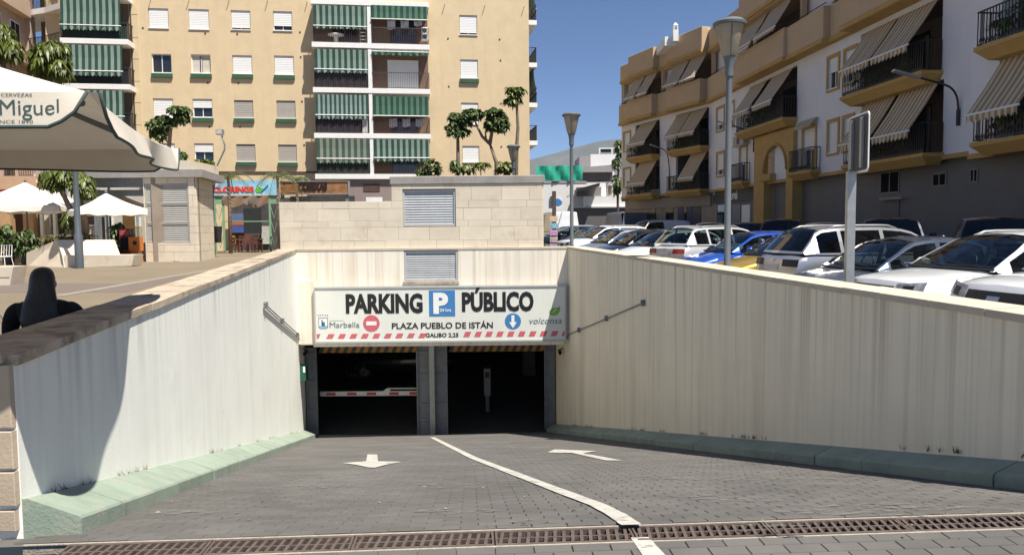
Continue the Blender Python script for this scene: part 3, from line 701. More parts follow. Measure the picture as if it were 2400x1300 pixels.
# --- plaza and parking ground
def zp(y): return 0.0114 * (min(max(y, 4), 40) - 4)
def zl(y): return -0.06 + 0.008 * (min(max(y, 4), 36) - 10)
def strip(name, m, xa, xb, ys_, zf_):
    mb = MB(); mb.grid([[Vector((xa(y), y, zf_(y))), Vector((xb(y), y, zf_(y)))] for y in ys_]); return setting(mb.build(name, m))
ysl = [-9, 2, 4, 8, 12, 19.2, 21.8, 28, 36, 40, 60, 100]
strip('plaza', M_plaza, lambda y: -120, lambda y: (xl(min(max(y, 3.9), 19.2)) - .40 if y < 21.8 else -2.5), [y for y in ysl if y > 4.2] + [4.2] if False else [4.02, 8, 12, 19.1, 19.11, 21.8, 21.81, 28, 36, 40, 60, 100], zp)
strip('car_park', M_lot, lambda y: (xr(min(max(y, 3.3), 19.2)) + .40 if y < 21.8 else -2.5), lambda y: 120, [-9, 2, 4, 8, 12, 19.1, 19.11, 21.8, 21.81, 28, 36, 60, 100], zl)
mb = MB(); mb.quad((-4000, 100, .3), (4000, 100, .3), (4000, 6000, .3), (-4000, 6000, .3)); mb.quad((-4000, -9, -.02), (-120, -9, -.02), (-120, 100, .3), (-4000, 100, .3)); mb.quad((120, -9, -.2), (4000, -9, -.2), (4000, 100, .16), (120, 100, .16)); mb.quad((-4000, -400, -.02), (4000, -400, -.02), (4000, -9, -.02), (-4000, -9, -.02))
setting(mb.build('ground', mat('far_ground', (0.15, 0.13, 0.10), .9, .2, .1), fix=False))
# paler joint bands in the plaza
M_band = mat('plaza_band_pale', (0.25, 0.22, 0.17), .8, .08); M_band2 = mat('plaza_band_mauve', (0.15, 0.118, 0.10), .8, .08)
def zpol(name, pts, m, dz):
    P = []
    for px, py in pts:
        q = onZ(px, py, .2)
        for _ in range(6): q = onZ(px, py, zp(q.y) + dz)
        P.append(q)
    mb = MB(); mb.add(P, [tuple(range(len(P)))]); setting(mb.build(name, m, fix=False))
zpol('paving_band', [(612, 612), (624, 613), (420, 646), (150, 693), (120, 693), (400, 646)], M_band, .008)
zpol('paving_band', [(0, 664), (330, 664), (420, 646.5), (440, 648), (300, 684), (0, 686)], M_band2, .004)
# ================================================================ TAN APARTMENT BLOCK BEHIND THE PLAZA
p = onY(788, 540, 48.0)
A = Frame((p.x, p.y, 0), (1, 0.14))
M_tan = mat('render_tan', (0.65, 0.51, 0.315), .85, .05, 1.5, .25, 25, streak=.22, sdirt=(.48, .36, .22), sscale=.8, patch=.3, pcol=(.55, .43, .265), pscale=.4)
M_wh = mat('white_trim', (0.78, 0.77, 0.74), .7, .04, 3, .05)
M_shut = mat('roller_shutter', (0.76, 0.75, 0.72), .6, .03, 4, .05)
M_shutg = mat('roller_shutter_grey', (0.36, 0.33, 0.29), .6, .04, 4, .05)
M_win = mat('window_dark_glass', (0.02, 0.024, 0.03), .06, .1, 3, 0, spec=.8)
M_plg = mat('window_box_green', (0.035, 0.10, 0.05), .7, .15)
M_brn = mat('balcony_brown', (0.085, 0.045, 0.03), .6, .2)
M_rail = mat('railing_black', (0.02, 0.018, 0.018), .5, .2)
M_navy = mat('screen_navy', (0.018, 0.022, 0.035), .8, .2)
M_mesh = mat('screen_green', (0.012, 0.045, 0.034), .85, .25, 6)
M_curt = mat('curtain_cream', (0.55, 0.5, 0.42), .8, .1)
AW1 = stripes('awning_green_white', (0.017, 0.062, 0.048), (0.215, 0.29, 0.24), .36)
AW2 = stripes('awning_dark_green', (0.010, 0.065, 0.04), (0.085, 0.17, 0.115), .36)
AW3 = stripes('awning_faded', (0.045, 0.09, 0.068), (0.22, 0.24, 0.19), .38)
AW4 = stripes('awning_fine', (0.02, 0.07, 0.06), (0.25, 0.32, 0.29), .28)
flats = thing('apartment_block', 'tan five storey apartment block with green striped awnings', 'building', (A.o.x, A.o.y, 0)); flats.location = (0, 0, 0)
def AP(px, py, n=0): return A.hit(px, py, n)
wins = []
rows_ = {1: (20, 66), 2: (128, 180), 3: (232, 287), 4: (337, 388)}
def W(x0, x1, y0, y1, kind, green): wins.append((x0, x1, y0, y1, kind, green))
W(349, 394, 20, 66, 'S', 0); W(443, 489, 22, 69, 'S', 0); W(542, 586, 25, 70, 'A', 0); W(641, 684, 27, 72, 'P', 0)
W(357, 401, 127, 181, 'O', 1); W(449, 493, 128, 182, 'C', 1); W(546, 590, 130, 183, 'S', 1); W(644, 688, 131, 185, 'S', 1)
W(360, 405, 231, 276, 'S', 0); W(453, 497, 232, 285, 'H', 1); W(550, 593, 235, 286, 'G', 1); W(649, 692, 236, 287, 'G', 1)
W(365, 409, 336, 388, 'S', 1); W(457, 500, 336, 388, 'H', 1); W(555, 598, 338, 388, 'G', 1); W(653, 695, 339, 389, 'G', 1)
W(1077, 1118, 36, 82, 'A', 0); W(1079, 1120, 140, 193, 'S', 1); W(1081, 1121, 241, 291, 'S', 0); W(1084, 1123, 342, 380, 'S', 0)
uL, uR = A.U(118, 300), A.U(1241, 300)
vTop = A.V(700, -120); vBot = .3
holes = []
for (x0, x1, y0, y1, kd, gr) in wins:
    a, c = AP(x0, y1); b, d = AP(x1, y0); c2 = AP((x0 + x1) / 2, y1)[1]; d2 = AP((x0 + x1) / 2, y0)[1]
    if gr: c2 += .26
    holes.append((a, b, c2, d2))
mb = MB(); holed(mb, A, uL, uR, vBot, vTop, holes, 0, .14)
mb.quad(A.p(uR, vBot, 0), A.p(uR, vBot, -14), A.p(uR, vTop, -14), A.p(uR, vTop, 0)); mb.quad(A.p(uL, vBot, 0), A.p(uL, vBot, -14), A.p(uL, vTop, -14), A.p(uL, vTop, 0)); mb.quad(A.p(uL, vTop, 0), A.p(uR, vTop, 0), A.p(uR, vTop, -14), A.p(uL, vTop, -14))
mb.quad(A.p(uL, vBot, -14), A.p(uR, vBot, -14), A.p(uR, vTop, -14), A.p(uL, vTop, -14))
mb.build('wall', M_tan, flats, fix=False)
def shutter(par, F, a, b, c, d, n, m, nm='shutter'):
    mb = MB(); k = max(3, int((d - c) / .10)); p_ = (d - c) / k
    for i in range(k):
        z = c + p_ * i; mb.hexa([F.p(a, z, n), F.p(b, z, n), F.p(b, z, n - .03), F.p(a, z, n - .03), F.p(a, z + p_ * .93, n - .006), F.p(b, z + p_ * .93, n - .006), F.p(b, z + p_ * .93, n - .03), F.p(a, z + p_ * .93, n - .03)])
    return mb.build(nm, m, par)
def window(par, F, a, b, c, d, kd, gr, n=-.13):
    fw = .05
    mb = MB(); mb.fbox(F, a, a + fw, c, d, n - .02, n + .04); mb.fbox(F, b - fw, b, c, d, n - .02, n + .04); mb.fbox(F, a + fw, b - fw, c, c + fw, n - .02, n + .04); mb.fbox(F, a + fw, b - fw, d - fw, d, n - .02, n + .04)
    w_ = mb.build('window', M_wh, par)
    for (x0, x1) in ((a + fw, (a + b) / 2 - .02), ((a + b) / 2 + .02, b - fw)):
        mb = MB(); mb.fbox(F, x0, x1, c + fw, d - fw, n - .018, n - .008); mb.build('pane', M_win, w_)
    mb = MB(); mb.fbox(F, (a + b) / 2 - .02, (a + b) / 2 + .02, c + fw, d - fw, n - .02, n + .02); mb.build('mullion', M_wh, w_)
    fr = {'S': 0.0, 'A': .10, 'P': .24, 'H': .52, 'G': .0, 'O': 2, 'C': 2}[kd]
    if fr < 1: shutter(w_, F, a + .03, b - .03, c + fr * (d - c) + .005, d - .005, n + .08, M_shutg if kd == 'G' else M_shut)
    if kd == 'C':
        mb = MB(); mb.fbox(F, a + fw, a + (b - a) * .42, c + fw, d - fw, n - .007, n - .002); mb.fbox(F, b - (b - a) * .45, b - fw, c + fw, d - fw, n - .007, n - .002); mb.build('curtain', M_curt, w_)
    mb = MB(); mb.fbox(F, a - .02, b + .02, c - .045, c - .002, -.1, .06); mb.build('sill', M_wh, w_)
    if gr:
        mb = MB(); mb.fbox(F, a - .03, b + .05, c - .30, c - .048, .005, .12)
        for i in range(9): x = lerp(a, b, (i + .5) / 9); mb.fbox(F, x - .04, x + .04, c - .30, c - .05, .121, .135)
        mb.build('green_box', M_plg, w_)
    return w_
for (x0, x1, y0, y1, kd, gr), (a, b, c, d) in zip(wins, holes): window(flats, A, a, b, c, d, kd, gr)
# thin marks on the wall: vents, pole stubs, drain pipe, stone quoin joints
for (x, y) in [(335, 66), (481, 79), (556, 80), (703, 76), (487, 194), (559, 195), (705, 134), (708, 238), (713, 340), (1050, 91), (1171, 93), (1173, 142), (1052, 203), (1175, 344), (491, 297), (563, 297), (1174, 243)]:
    u, v_ = AP(x, y); mb = MB(); mb.disc(A, u, v_, .06, .002, .02, 8); mb.build('vent', M_brn, flats)
for (x, y) in [(353, 2), (443, 2), (537, 2), (627, 4), (720, 6), (1042, 13), (1136, 15), (1228, 17)]:
    u, v_ = AP(x, y); mb = MB(); mb.tube([A.p(u, v_, -.02), A.p(u, v_, .24)], .022, 6); mb.build('pole_stub', M_galv, flats)
uq = A.U(319, 200)
mb = MB(); mb.tube([A.p(A.U(309, 100), vBot, .06), A.p(A.U(309, 100), vTop, .06)], .05, 8); mb.build('rain_pipe', M_brn, flats)
mb = MB(); mb.fbox(A, uq - .22, uq + .26, vBot, vTop, .004, .07); mb.build('pilaster', M_tan, flats)
for y in (34, 88, 138, 190, 240, 292):
    v_ = A.V(320, y); mb = MB(); mb.fbox(A, uq - .23, uq + .27, v_ - .02, v_ + .02, .0705, .085); mb.build('pilaster_band', M_tan, flats)
# balconies
def awning(par, F, u0, u1, v0, v1, n0, n1, m, val=.25, bar=True, nm='awning', wav=.0):
    """cloth from (v1, n0) at the top down to (v0, n1), valance of height val"""
    mb = MB(); k = 16; us = []
    rows = []
    for (v_, n_) in ((v1, n0), ((v0 + v1) / 2, (n0 + n1) / 2 - .02 * (v1 - v0)), (v0, n1)):
        rows.append([F.p(lerp(u0, u1, i / k), v_, n_ + (.012 * math.sin(i * 2.1) if v_ < v1 else 0)) for i in range(k + 1)]); us += [lerp(u0, u1, i / k) - u0 for i in range(k + 1)]
    mb.grid(rows)
    if val:
        K = 32; r1 = [F.p(lerp(u0, u1, i / K), v0 - .005, n1 + .012) for i in range(K + 1)]; r2 = [F.p(lerp(u0, u1, i / K), v0 - val - .05 * math.cos(i * math.pi / 1.0), n1 + .012 + .03 * math.sin(i * 1.3)) for i in range(K + 1)]
        mb.grid([r1, r2]); us += [lerp(u0, u1, i / K) - u0 for i in range(K + 1)] * 2
    mb.at['u'] = us
    o = mb.build(nm, m, par, fix=False)
    if bar:
        mb = MB(); mb.tube([F.p(u0 - .03, v0, n1), F.p(u1 + .03, v0, n1)], .035, 8); mb.build('bar', M_wh, o, smooth=40)
    return o
def railing(par, F, u0, u1, v0, h_, n, m=M_rail, step=.11, ends=None, r_=.009):
    mb = MB(); k = int((u1 - u0) / step)
    for i in range(k + 1):
        u = lerp(u0, u1, i / k); mb.fbox(F, u - r_, u + r_, v0 + .05, v0 + h_, n - r_, n + r_)
    mb.fbox(F, u0 - .02, u1 + .02, v0 + h_, v0 + h_ + .04, n - .02, n + .02); mb.fbox(F, u0 - .02, u1 + .02, v0 + .04, v0 + .07, n - .012, n + .012)
    if ends is not None:
        for u in (u0, u1):
            kk = max(1, int(abs(n - ends) / step))
            for i in range(kk): nn = lerp(ends, n, i / kk); mb.fbox(F, u - r_, u + r_, v0 + .05, v0 + h_, nn - r_, nn + r_)
            mb.fbox(F, u - .02, u + .02, v0 + h_, v0 + h_ + .04, min(ends, n), max(ends, n)); mb.fbox(F, u - .012, u + .012, v0 + .04, v0 + .07, min(ends, n), max(ends, n))
    return mb.build('railing', m, par)
BN = 1.1
bx0, bx1, bxm = A.U(733, 210, BN), A.U(1008, 210, BN), A.U(868, 210, BN)
sv = [A.V(870, y, BN) for y in (8, 108, 213, 319, 414)]
M_shade = mat('balcony_wall_shaded', (0.17, 0.105, 0.07), .8, .1)  # tan wall recoloured brown for the shade behind the awnings
for i in range(5):
    mb = MB(); mb.fbev(A, bx0, bx1, sv[i] - .15, sv[i] + .16, .003, BN, .01); mb.build('balcony_slab', M_wh, flats)
mb = MB(); mb.fbox(A, bxm - .11, bxm + .11, sv[4] + .165, sv[0] - .16, .003, BN - .03)
mb.build('balcony_divider', M_wh, flats)
lv_ = [(0, 1, 'L', 14, 62, 68, AW1, 'dark'), (0, 1, 'R', 14, 46, None, AW2, 'laundry'), (1, 2, 'L', 116, 163, 171, AW1, 'black'), (1, 2, 'R', 119, 122, 130, AW2, 'open'),
       (2, 3, 'L', 222, 270, 279, AW4, 'navy'), (2, 3, 'R', 226, 272, None, AW2, 'laundry2'), (3, 4, 'L', 325, 372, 382, AW3, 'mesh'), (3, 4, 'R', 327, 370, 378, AW1, 'plants')]
for (i, j, side, yt, yb, yv, am, kd) in lv_:
    a, b = (bx0 + .16, bxm - .15) if side == 'L' else (bxm + .15, bx1 - .10)
    f0 = sv[j] + .16; f1 = sv[i] - .15; xm = 800 if side == 'L' else 935
    # back wall with door
    mb = MB(); mb.fbox(A, a - .03, b + .03, f0, f1, .004, .04); bw = mb.build('balcony_back_wall', M_shade, flats)
    da, db = lerp(a, b, .32), lerp(a, b, .80)
    if kd == 'open': shutter(bw, A, da - .2, db + .1, f0 + .05, f0 + 2.0, .10, M_shut, 'door_shutter')
    else:
        mb = MB(); mb.fbox(A, da, db, f0 + .02, f0 + 2.1, .045, .07); mb.build('door_glass', M_win, bw)
        mb = MB()
        for x in (da, (da + db) / 2, db): mb.fbox(A, x - .03, x + .03, f0 + .02, f0 + 2.1, .05, .09)
        mb.build('door_frame', M_brn, bw)
    v1 = A.V(xm, yt, BN + .03); v0 = A.V(xm, yb, BN + .05); val = 0 if yv is None else v0 - A.V(xm, yv, BN + .05)
    aw = awning(flats, A, a, b, v0, v1, BN + .02, BN + .06, am, val)
    railing(flats, A, a - .05, b + .05, f0, .98, BN - .06, M_brn, ends=(.05 if side else None))
    if kd in ('black', 'navy', 'mesh'):
        mm = {'black': M_black, 'navy': M_navy, 'mesh': M_mesh}[kd]
        mb = MB(); K = 30; rows = [[A.p(lerp(a, b - (.5 if kd == 'navy' else 0), q / K), f0 + zz, BN - .10 + .015 * math.sin(q * 1.7 + zz)) for q in range(K + 1)] for zz in (.03, .5, 1.0)]
        mb.grid(rows); mb.build('privacy_screen', mm, flats, fix=False)
        if kd == 'navy':
            mb = MB(); mb.fbox(A, b - .40, b - .05, f0 + .02, f0 + 1.05, BN - .14, BN - .11); mb.build('white_panel', M_wh, flats)
    if kd.startswith('laundry'):
        for q in range(3):
            x = lerp(a, b, .28 + .24 * q); hh = R.uniform(.3, .6); z1 = f0 + (1.55 if kd == 'laundry' else 1.0)
            mb = MB(); mb.grid([[A.p(x + .10 * w_, zz - .04 * math.sin(w_), .82 + .02 * math.sin(w_ * 2)) for w_ in range(6)] for zz in (z1, z1 - hh)]); mb.build('laundry', mat('laundry_cloth', (.6, .58, .6), .9, .2), flats, fix=False)
    if kd == 'dark':
        mb = MB(); xx = lerp(a, b, .4); mb.lathe(A.p(xx, f0, .6), [(.12, 0), (.14, .5), (.5, .55), (.5, .6)], 14); mb.build('balcony_table', M_wh, flats, smooth=30)
        mb = MB(); xx = b - .25
        for q in range(4): mb.fbox(A, xx - .18, xx + .18, f0 + .08 + .22 * q, f0 + .12 + .22 * q, .6, .7)
        mb.fbox(A, xx - .20, xx - .16, f0, f0 + .9, .6, .7); mb.fbox(A, xx + .16, xx + .20, f0, f0 + .9, .6, .7); mb.build('shelf_rack', M_wh, flats)
u, v_ = A.hit(995, 78, .5)
mb = MB(); mb.fbev(A, u - .22, u + .22, v_ - .5, v_ + .3, .4, .75, .02); ac = mb.build('air_conditioner', M_wh, flats)
for z in (-.28, .1): mb = MB(); mb.disc(A, u, v_ + z, .15, .751, .76, 14); mb.build('fan', M_black, ac)
# left balcony stack
lb0, lb1 = A.U(140, 98, BN), A.U(300, 98, BN)
lsv = [A.V(220, y, BN) for y in (-10, 97, 203, 309)]
for i, z in enumerate(lsv):
    mb = MB(); mb.fbev(A, lb0, lb1, z - .15, z + .16, .003, BN, .01); mb.build('balcony_slab', M_wh, flats)
for i in range(3):
    f0 = lsv[i + 1] + .16; f1 = lsv[i] - .15
    mb = MB(); mb.fbox(A, lb0 + .02, lb1 - .02, f0, f1, .004, .04); mb.build('balcony_back_wall', M_shade, flats)
    mb = MB(); mb.fbox(A, lb0 + .6, lb1 - 1.2, f0 + .05, f0 + 2.1, .045, .07); mb.build('door_glass', M_win, flats)
    awning(flats, A, lb0 + .12, lb1 - .35, f1 - 1.62, f1 - .08, BN + .02, BN + .12, AW1, .28)
    railing(flats, A, lb0 + .05, lb1 - .06, f0, 1.0, BN - .06, M_rail, ends=.05)
    mb = MB(); mb.grid([[A.p(lerp(lb0 + .1, lb1 - .1, q / 12), f0 + zz, BN - .12) for q in range(13)] for zz in (.03, 1.0)]); mb.build('privacy_screen', M_mesh if i == 0 else M_black, flats, fix=False)
# right end balconies
AR = Frame(A.p(uR, 0, 0), -A.n, A.u)
for i, y in enumerate((41, 143, 239, 330)):
    z = A.V(1245, y, 0); a0 = 1.2; a1 = 4.6
    mb = MB(); mb.fbev(AR, a0, a1, z - .15, z + .15, .003, .75, .01); mb.build('balcony_slab', M_wh, flats)
    railing(flats, AR, a0 + .05, a1 - .05, z + .15, 1.0, .70, M_rail, ends=.03)
    if i in (0, 2): awning(flats, AR, a0 + .1, a1 - .1, z + .95, z + 2.5, .5, .72, AW1, .2)
    mb = MB(); mb.fbox(AR, a0 + .6, a1 - .9, z + .16, z + 2.3, .003, .03); mb.build('door_glass', M_win, flats)
# ground-floor shops behind the restaurant signs
u0, u1 = A.U(480, 440), A.U(960, 440); z1 = A.V(700, 404)
mb = MB(); mb.fbox(A, u0, u1, z1 - .05, z1 + .05, .003, .06); mb.build('string_course', M_brn, flats)
M_grey = mat('shop_wall_mauve', (0.26, 0.21, 0.19), .8, .08)
mb = MB(); mb.fbox(A, A.U(815, 450), A.U(1010, 450), .3, A.V(870, 419), .003, .9); mb.build('shop_wall', M_grey, flats)
mb = MB(); a, c = A.hit(852, 449, .9); b, d = A.hit(890, 431, .9); mb.fbox(A, a, b, c, d, .902, .93); mb.build('vent_grille', M_brn, flats)
mb = MB(); a, c = A.hit(858, 470, 1.5); b, d = A.hit(896, 462, 1.5); mb.fbox(A, a, b, c - 1, d, 1.4, 1.5); mb.build('white_counter', M_wh, flats)
# floodlight mast and side street buildings on the left
t = thing('floodlight_mast', 'thin bent mast with a small flood lamp in front of tan wall', 'lamp')
FY = 40.0
mb = MB(); mb.tube([onY(498, 470, FY), onY(507, 393, FY), onY(526, 352, FY), onY(527, 340, FY), onY(520, 318, FY)], .045, 6); mb.build('mast', M_steel, t, smooth=True)
a = onY(516, 310, FY); mb = MB(); mb.box(a.x - .16, a.x + .18, FY - .2, FY + .1, a.z - .15, a.z + .13); mb.build('lamp_head', M_galv, t)
mb = MB(); mb.box(a.x - .13, a.x + .15, FY - .215, FY - .202, a.z - .12, a.z + .10); mb.build('lamp_glass', mat('lamp_lens', (.5, .5, .48), .3), t)
q = onY(70, 300, 46.0)
LB = Frame((q.x, q.y, 0), (0.188, -0.982), (0.982, 0.188, 0))
M_beige = mat('render_beige', (0.50, 0.36, 0.25), .85, .06, 1, .2, 30)
M_pk = mat('render_pinkish', (0.42, 0.31, 0.25), .85, .06, 1, .2, 30)
t = thing('corner_building', 'brownish corner building with barred windows beside green awnings', 'building'); lbuild = t
mb = MB(); mb.fbox(LB, 0, 22, .2, 17, -9, 0); mb.build('wall', M_beige, t)
mb = MB(); mb.fbox(LB, -.6, 0, .2, 17, -1.5, .35); mb.build('corner_pier', M_pk, t)
for k in range(5):
    for (z0_, z1_) in ((6.6, 8.1), (9.6, 11.1), (12.6, 14.1)):
        a = .8 + 2.3 * k; mb = MB(); mb.fbox(LB, a, a + 1.2, z0_, z1_, .003, .05); wn = mb.build('window', M_wh, t)
        mb = MB(); mb.fbox(LB, a + .08, a + .57, z0_ + .08, z1_ - .08, .051, .056); mb.fbox(LB, a + .63, a + 1.12, z0_ + .08, z1_ - .08, .051, .056); mb.build('pane', M_win, wn)
for (z_, hh) in ((8.6, .9), (11.7, .8), (14.6, 1.0)):
    mb = MB(); mb.fbox(LB, .3, 22, z_, z_ + hh, .003, .5); mb.build('balcony_band', M_beige, t)
# link balconies between it and the awning stack
for i, y in enumerate((-75, 31, 137)):
    z = A.V(110, y); mb = MB(); mb.hexa([onY(66, y + 12, 45.5), onY(104, y + 12, 45.2), onY(143, y + 45, 43.6), onY(143, y + 40, 50)] + [onY(66, y - 4, 45.5), onY(104, y - 4, 45.2), onY(143, y + 30, 43.6), onY(143, y + 20, 50)]) if False else None
    a = LB.o + Vector((0.2, .6, 0)); zz = onY(85, y, 45.5).z
    pts = [Vector((onY(66, y, 46).x, 46, zz)), Vector((onY(104, y, 45.5).x, 45.5, zz)), Vector((onY(141, y, 44.6).x, 44.6, zz)), Vector((onY(141, y, 49).x, 49, zz)), Vector((onY(66, y, 50).x, 50, zz))]
    mb = MB(); mb.prism(pts, (0, 0, .33)); sl_ = mb.build('balcony_slab', M_wh, t)
    mb = MB()
    for (q0, q1) in ((pts[0], pts[1]), (pts[1], pts[2])):
        for k in range(12):
            c = q0.lerp(q1, k / 12) + Vector((0, .05, .33)); mb.box(c.x - .012, c.x + .012, c.y, c.y + .02, c.z, c.z + .95)
        mb.tube([q0 + Vector((0, .05, 1.3)), q1 + Vector((0, .05, 1.3))], .025, 6)
    mb.build('railing', M_rail, t)
mb = MB(); mb.fbox(A, A.U(68, 200), A.U(141, 200), .3, vTop, -2.5, -1.9); mb.build('recess_wall', M_shade, t)
# low terrace with terracotta band, blue awning, maroon shop sign
t = thing('terrace_shop', 'low shop with terracotta terrace parapet and blue awning above maroon fascia', 'shop')
TY = 38.0; TF = Frame((0, TY, 0), (1, 0.05))
def T_(px, py): return TF.hit(px, py)
a, c = T_(-160, 445); b, d = T_(82, 412)
mb = MB(); mb.fbox(TF, a, b, c, d, -3, 0); mb.build('parapet', mat('terracotta_render', (.45, .30, .2), .85, .06), t)
mb = MB(); mb.fbox(TF, a, b - .02, .3, c, -3.2, -2.4); mb.build('shop_back_wall', M_shade, t)
mb = MB(); mb.fbox(TF, a, T_(36, 450)[0], T_(0, 458)[1], c - .003, -.3, .02); mb.build('fascia', mat('fascia_maroon', (.2, .02, .035), .5, .1), t)
awning(t, TF, T_(46, 400)[0], T_(86, 400)[0], T_(60, 414)[1], T_(60, 396)[1], -2.3, -.4, mat('awning_blue', (.03, .17, .42), .8, .1), .12)
for x in (0, 36, 84): mb = MB(); u = T_(x, 420)[0]; mb.fbox(TF, u - .06, u + .06, d, d + 1.2, -.25, -.1); mb.build('post', M_pk, t)
railing(t, TF, a, b - .1, d - .02, .55, -.2, M_rail)
for x in (-60, 8, 62): mb = MB(); u = T_(x, 500)[0]; mb.fbox(TF, u - .25, u + .25, .25, c - .01, -.5, -.1); mb.build('pillar', mat('pillar_orange_tan', (.45, .28, .15), .8, .1), t)
t = thing('satellite_dish', 'round white satellite dish on the terrace shop roof', 'satellite dish', onY(95, 440, 37.0))
dz = onY(95, 416, 37.0) - t.location
mb = MB(); mb.tube([(0, .1, 0), (0, .1, dz.z)], .03, 6); mb.build('mast', M_steel, t)
Fd = Frame((dz.x, dz.y, dz.z), (1, 0)); rows = []
for i in range(7): r_ = .30 * i / 6; rows.append([Fd.p(r_ * math.cos(2 * math.pi * j / 24), r_ * math.sin(2 * math.pi * j / 24), -.02 + .09 * (i / 6) ** 2) for j in range(25)])
mb = MB(); mb.grid(rows); mb.build('dish', M_wh, t, smooth=True, fix=False)
mb = MB(); mb.tube([Fd.p(0, -.28, .07), Fd.p(.05, -.1, .38)], .012, 5); mb.build('arm', M_steel, t)
# ================================================================ PLAZA THINGS (left)
M_leafA = mat('leaf_schefflera', (0.095, 0.135, 0.025), .45, .5, 9, 0, island=.35, trans=.25, col2=(0.10, 0.125, 0.015))
M_leafB = mat('leaf_dark', (0.085, 0.125, 0.035), .45, .4, 9, 0, island=.4, trans=.3)
M_palm = mat('leaf_palm', (0.09, 0.12, 0.035), .5, .4, 9, 0, island=.3, trans=.2)
M_bark = mat('bark', (0.20, 0.15, 0.11), .9, .25, 8, .5, 30)
M_barkd = mat('bark_dark', (0.10, 0.075, 0.05), .9, .25, 8, .5, 30)
def leaf(mb, c, d, up, ln, wd, droop):
    """one drooping leaf: 3 segments"""
    s = d.cross(Vector((0, 0, 1)))
    s = s.normalized() if s.length > .01 else Vector((1, 0, 0))
    pts = []
    for i, (t, w_) in enumerate(((0, .25), (.35, 1), (.7, .8), (1, .05))):
        q = c + d * (ln * t) + Vector((0, 0, up * ln * t - droop * ln * t * t)); pts += [q - s * wd * w_ * .5, q + s * wd * w_ * .5]
    mb.add(pts, [(0, 1, 3, 2), (2, 3, 5, 4), (4, 5, 7, 6)])
def rosettes(centres, ln, n, wd, rr, droop=1.1, m=None):
    mb = MB()
    for c in centres:
        for k in range(n):
            a = rr.uniform(0, 2 * math.pi); e = rr.uniform(-.3, .6); d = Vector((math.cos(a), math.sin(a), 0))
            leaf(mb, Vector(c), d, e, ln * rr.uniform(.7, 1.2), wd * rr.uniform(.7, 1.2), droop * rr.uniform(.7, 1.3))
    return mb
def cloud(rr, lobes, n):
    out = []
    for (c, r_) in lobes:
        for _ in range(n):
            while True:
                v_ = Vector((rr.uniform(-1, 1), rr.uniform(-1, 1), rr.uniform(-1, 1)))
                if .25 < v_.length < 1: break
            out.append(Vector(c) + Vector((v_.x * r_[0], v_.y * r_[1], v_.z * r_[2])))
    return out
def umbrella_tree(label, base, stems, lobes, seed, ln=.4, n=9, per=14, wd=.10, m=M_leafA, group=None, name='umbrella_tree', droop=1.1, bark=M_bark):
    rr = random.Random(seed); t = thing(name, label, 'tree', base, 0, group); B_ = Vector(base)
    mb = MB()
    for path, r_ in stems:
        mb.tube([Vector(q) - B_ for q in path], [lerp(r_, r_ * .45, i / max(1, len(path) - 1)) for i in range(len(path))], 8)
    mb.build('trunk', bark, t, smooth=True)
    mb = rosettes([c - B_ for c in cloud(rr, lobes, int(per * 1.35))], ln * .66, n, wd * 1.05, rr, droop * .85)
    mb.build('crown', m, t, fix=False, smooth=True)
    return t
def PY(px, py, Y): return onY(px, py, Y)
def rp(dpx, Y): return dpx / FPX * Y
# right terrace scheffleras in front of the tan wall
Y = 33.0
def base(px, Y): q = onY(px, 560, Y); return Vector((q.x, Y, zp(Y)))
def lobe(px, py, rx_, ry_, Y): q = PY(px, py, Y); return (q, (rp(rx_, Y), rp((rx_ + ry_) / 2, Y), rp(ry_, Y)))
G_ = 'umbrella trees above the stone block'
umbrella_tree('umbrella tree with two dark crowns beside the window of the tan block', base(1078, Y), [([base(1078, Y), PY(1074, 400, Y), PY(1073, 330, Y), PY(1072, 290, Y)], .11)], [lobe(1078, 280, 28, 14, Y), lobe(1062, 300, 15, 14, Y), lobe(1102, 266, 26, 12, Y), lobe(1075, 306, 22, 8, Y), lobe(1066, 271, 12, 8, Y)], 1, ln=.30, wd=.13, per=34, n=12, m=M_leafB, group=G_)
umbrella_tree('forked umbrella tree with a bare arm and full round crown', base(1172, Y), [([base(1172, Y), PY(1163, 380, Y), PY(1148, 337, Y)], .12), ([PY(1148, 337, Y), PY(1130, 320, Y), PY(1120, 300, Y), PY(1112, 282, Y)], .08), ([PY(1148, 337, Y), PY(1152, 315, Y), PY(1157, 295, Y), PY(1160, 270, Y)], .09), ([PY(1139, 325, Y), PY(1137, 306, Y)], .05)], [lobe(1160, 262, 24, 12, Y), lobe(1152, 285, 16, 18, Y), lobe(1178, 285, 13, 22, Y), lobe(1166, 290, 22, 16, Y), lobe(1110, 264, 20, 10, Y)], 2, ln=.30, wd=.13, per=34, n=12, m=M_leafB, group=G_)
Y2 = 31.0
umbrella_tree('tall thin umbrella tree with a small yellow green crown', base(1206, Y2), [([base(1206, Y2), PY(1211, 345, Y2), PY(1214, 300, Y2), PY(1211, 240, Y2), PY(1208, 215, Y2)], .09)], [lobe(1208, 211, 22, 7, Y2), lobe(1205, 232, 18, 7, Y2)], 3, ln=.34, wd=.11, per=26, n=12, m=M_leafA, group=G_)
umbrella_tree('low umbrella bush at the left of the slab roof trees', base(1085, Y2), [([base(1085, Y2), PY(1085, 400, Y2)], .06)], [lobe(1085, 392, 28, 12, Y2), lobe(1066, 384, 8, 10, Y2)], 4, ln=.32, per=14, m=M_leafB)
umbrella_tree('small pale umbrella sapling between two low bushes', base(1127, Y2), [([base(1127, Y2), PY(1127, 386, Y2)], .04)], [lobe(1126, 384, 18, 6, Y2)], 5, ln=.34, per=14, m=M_leafA)
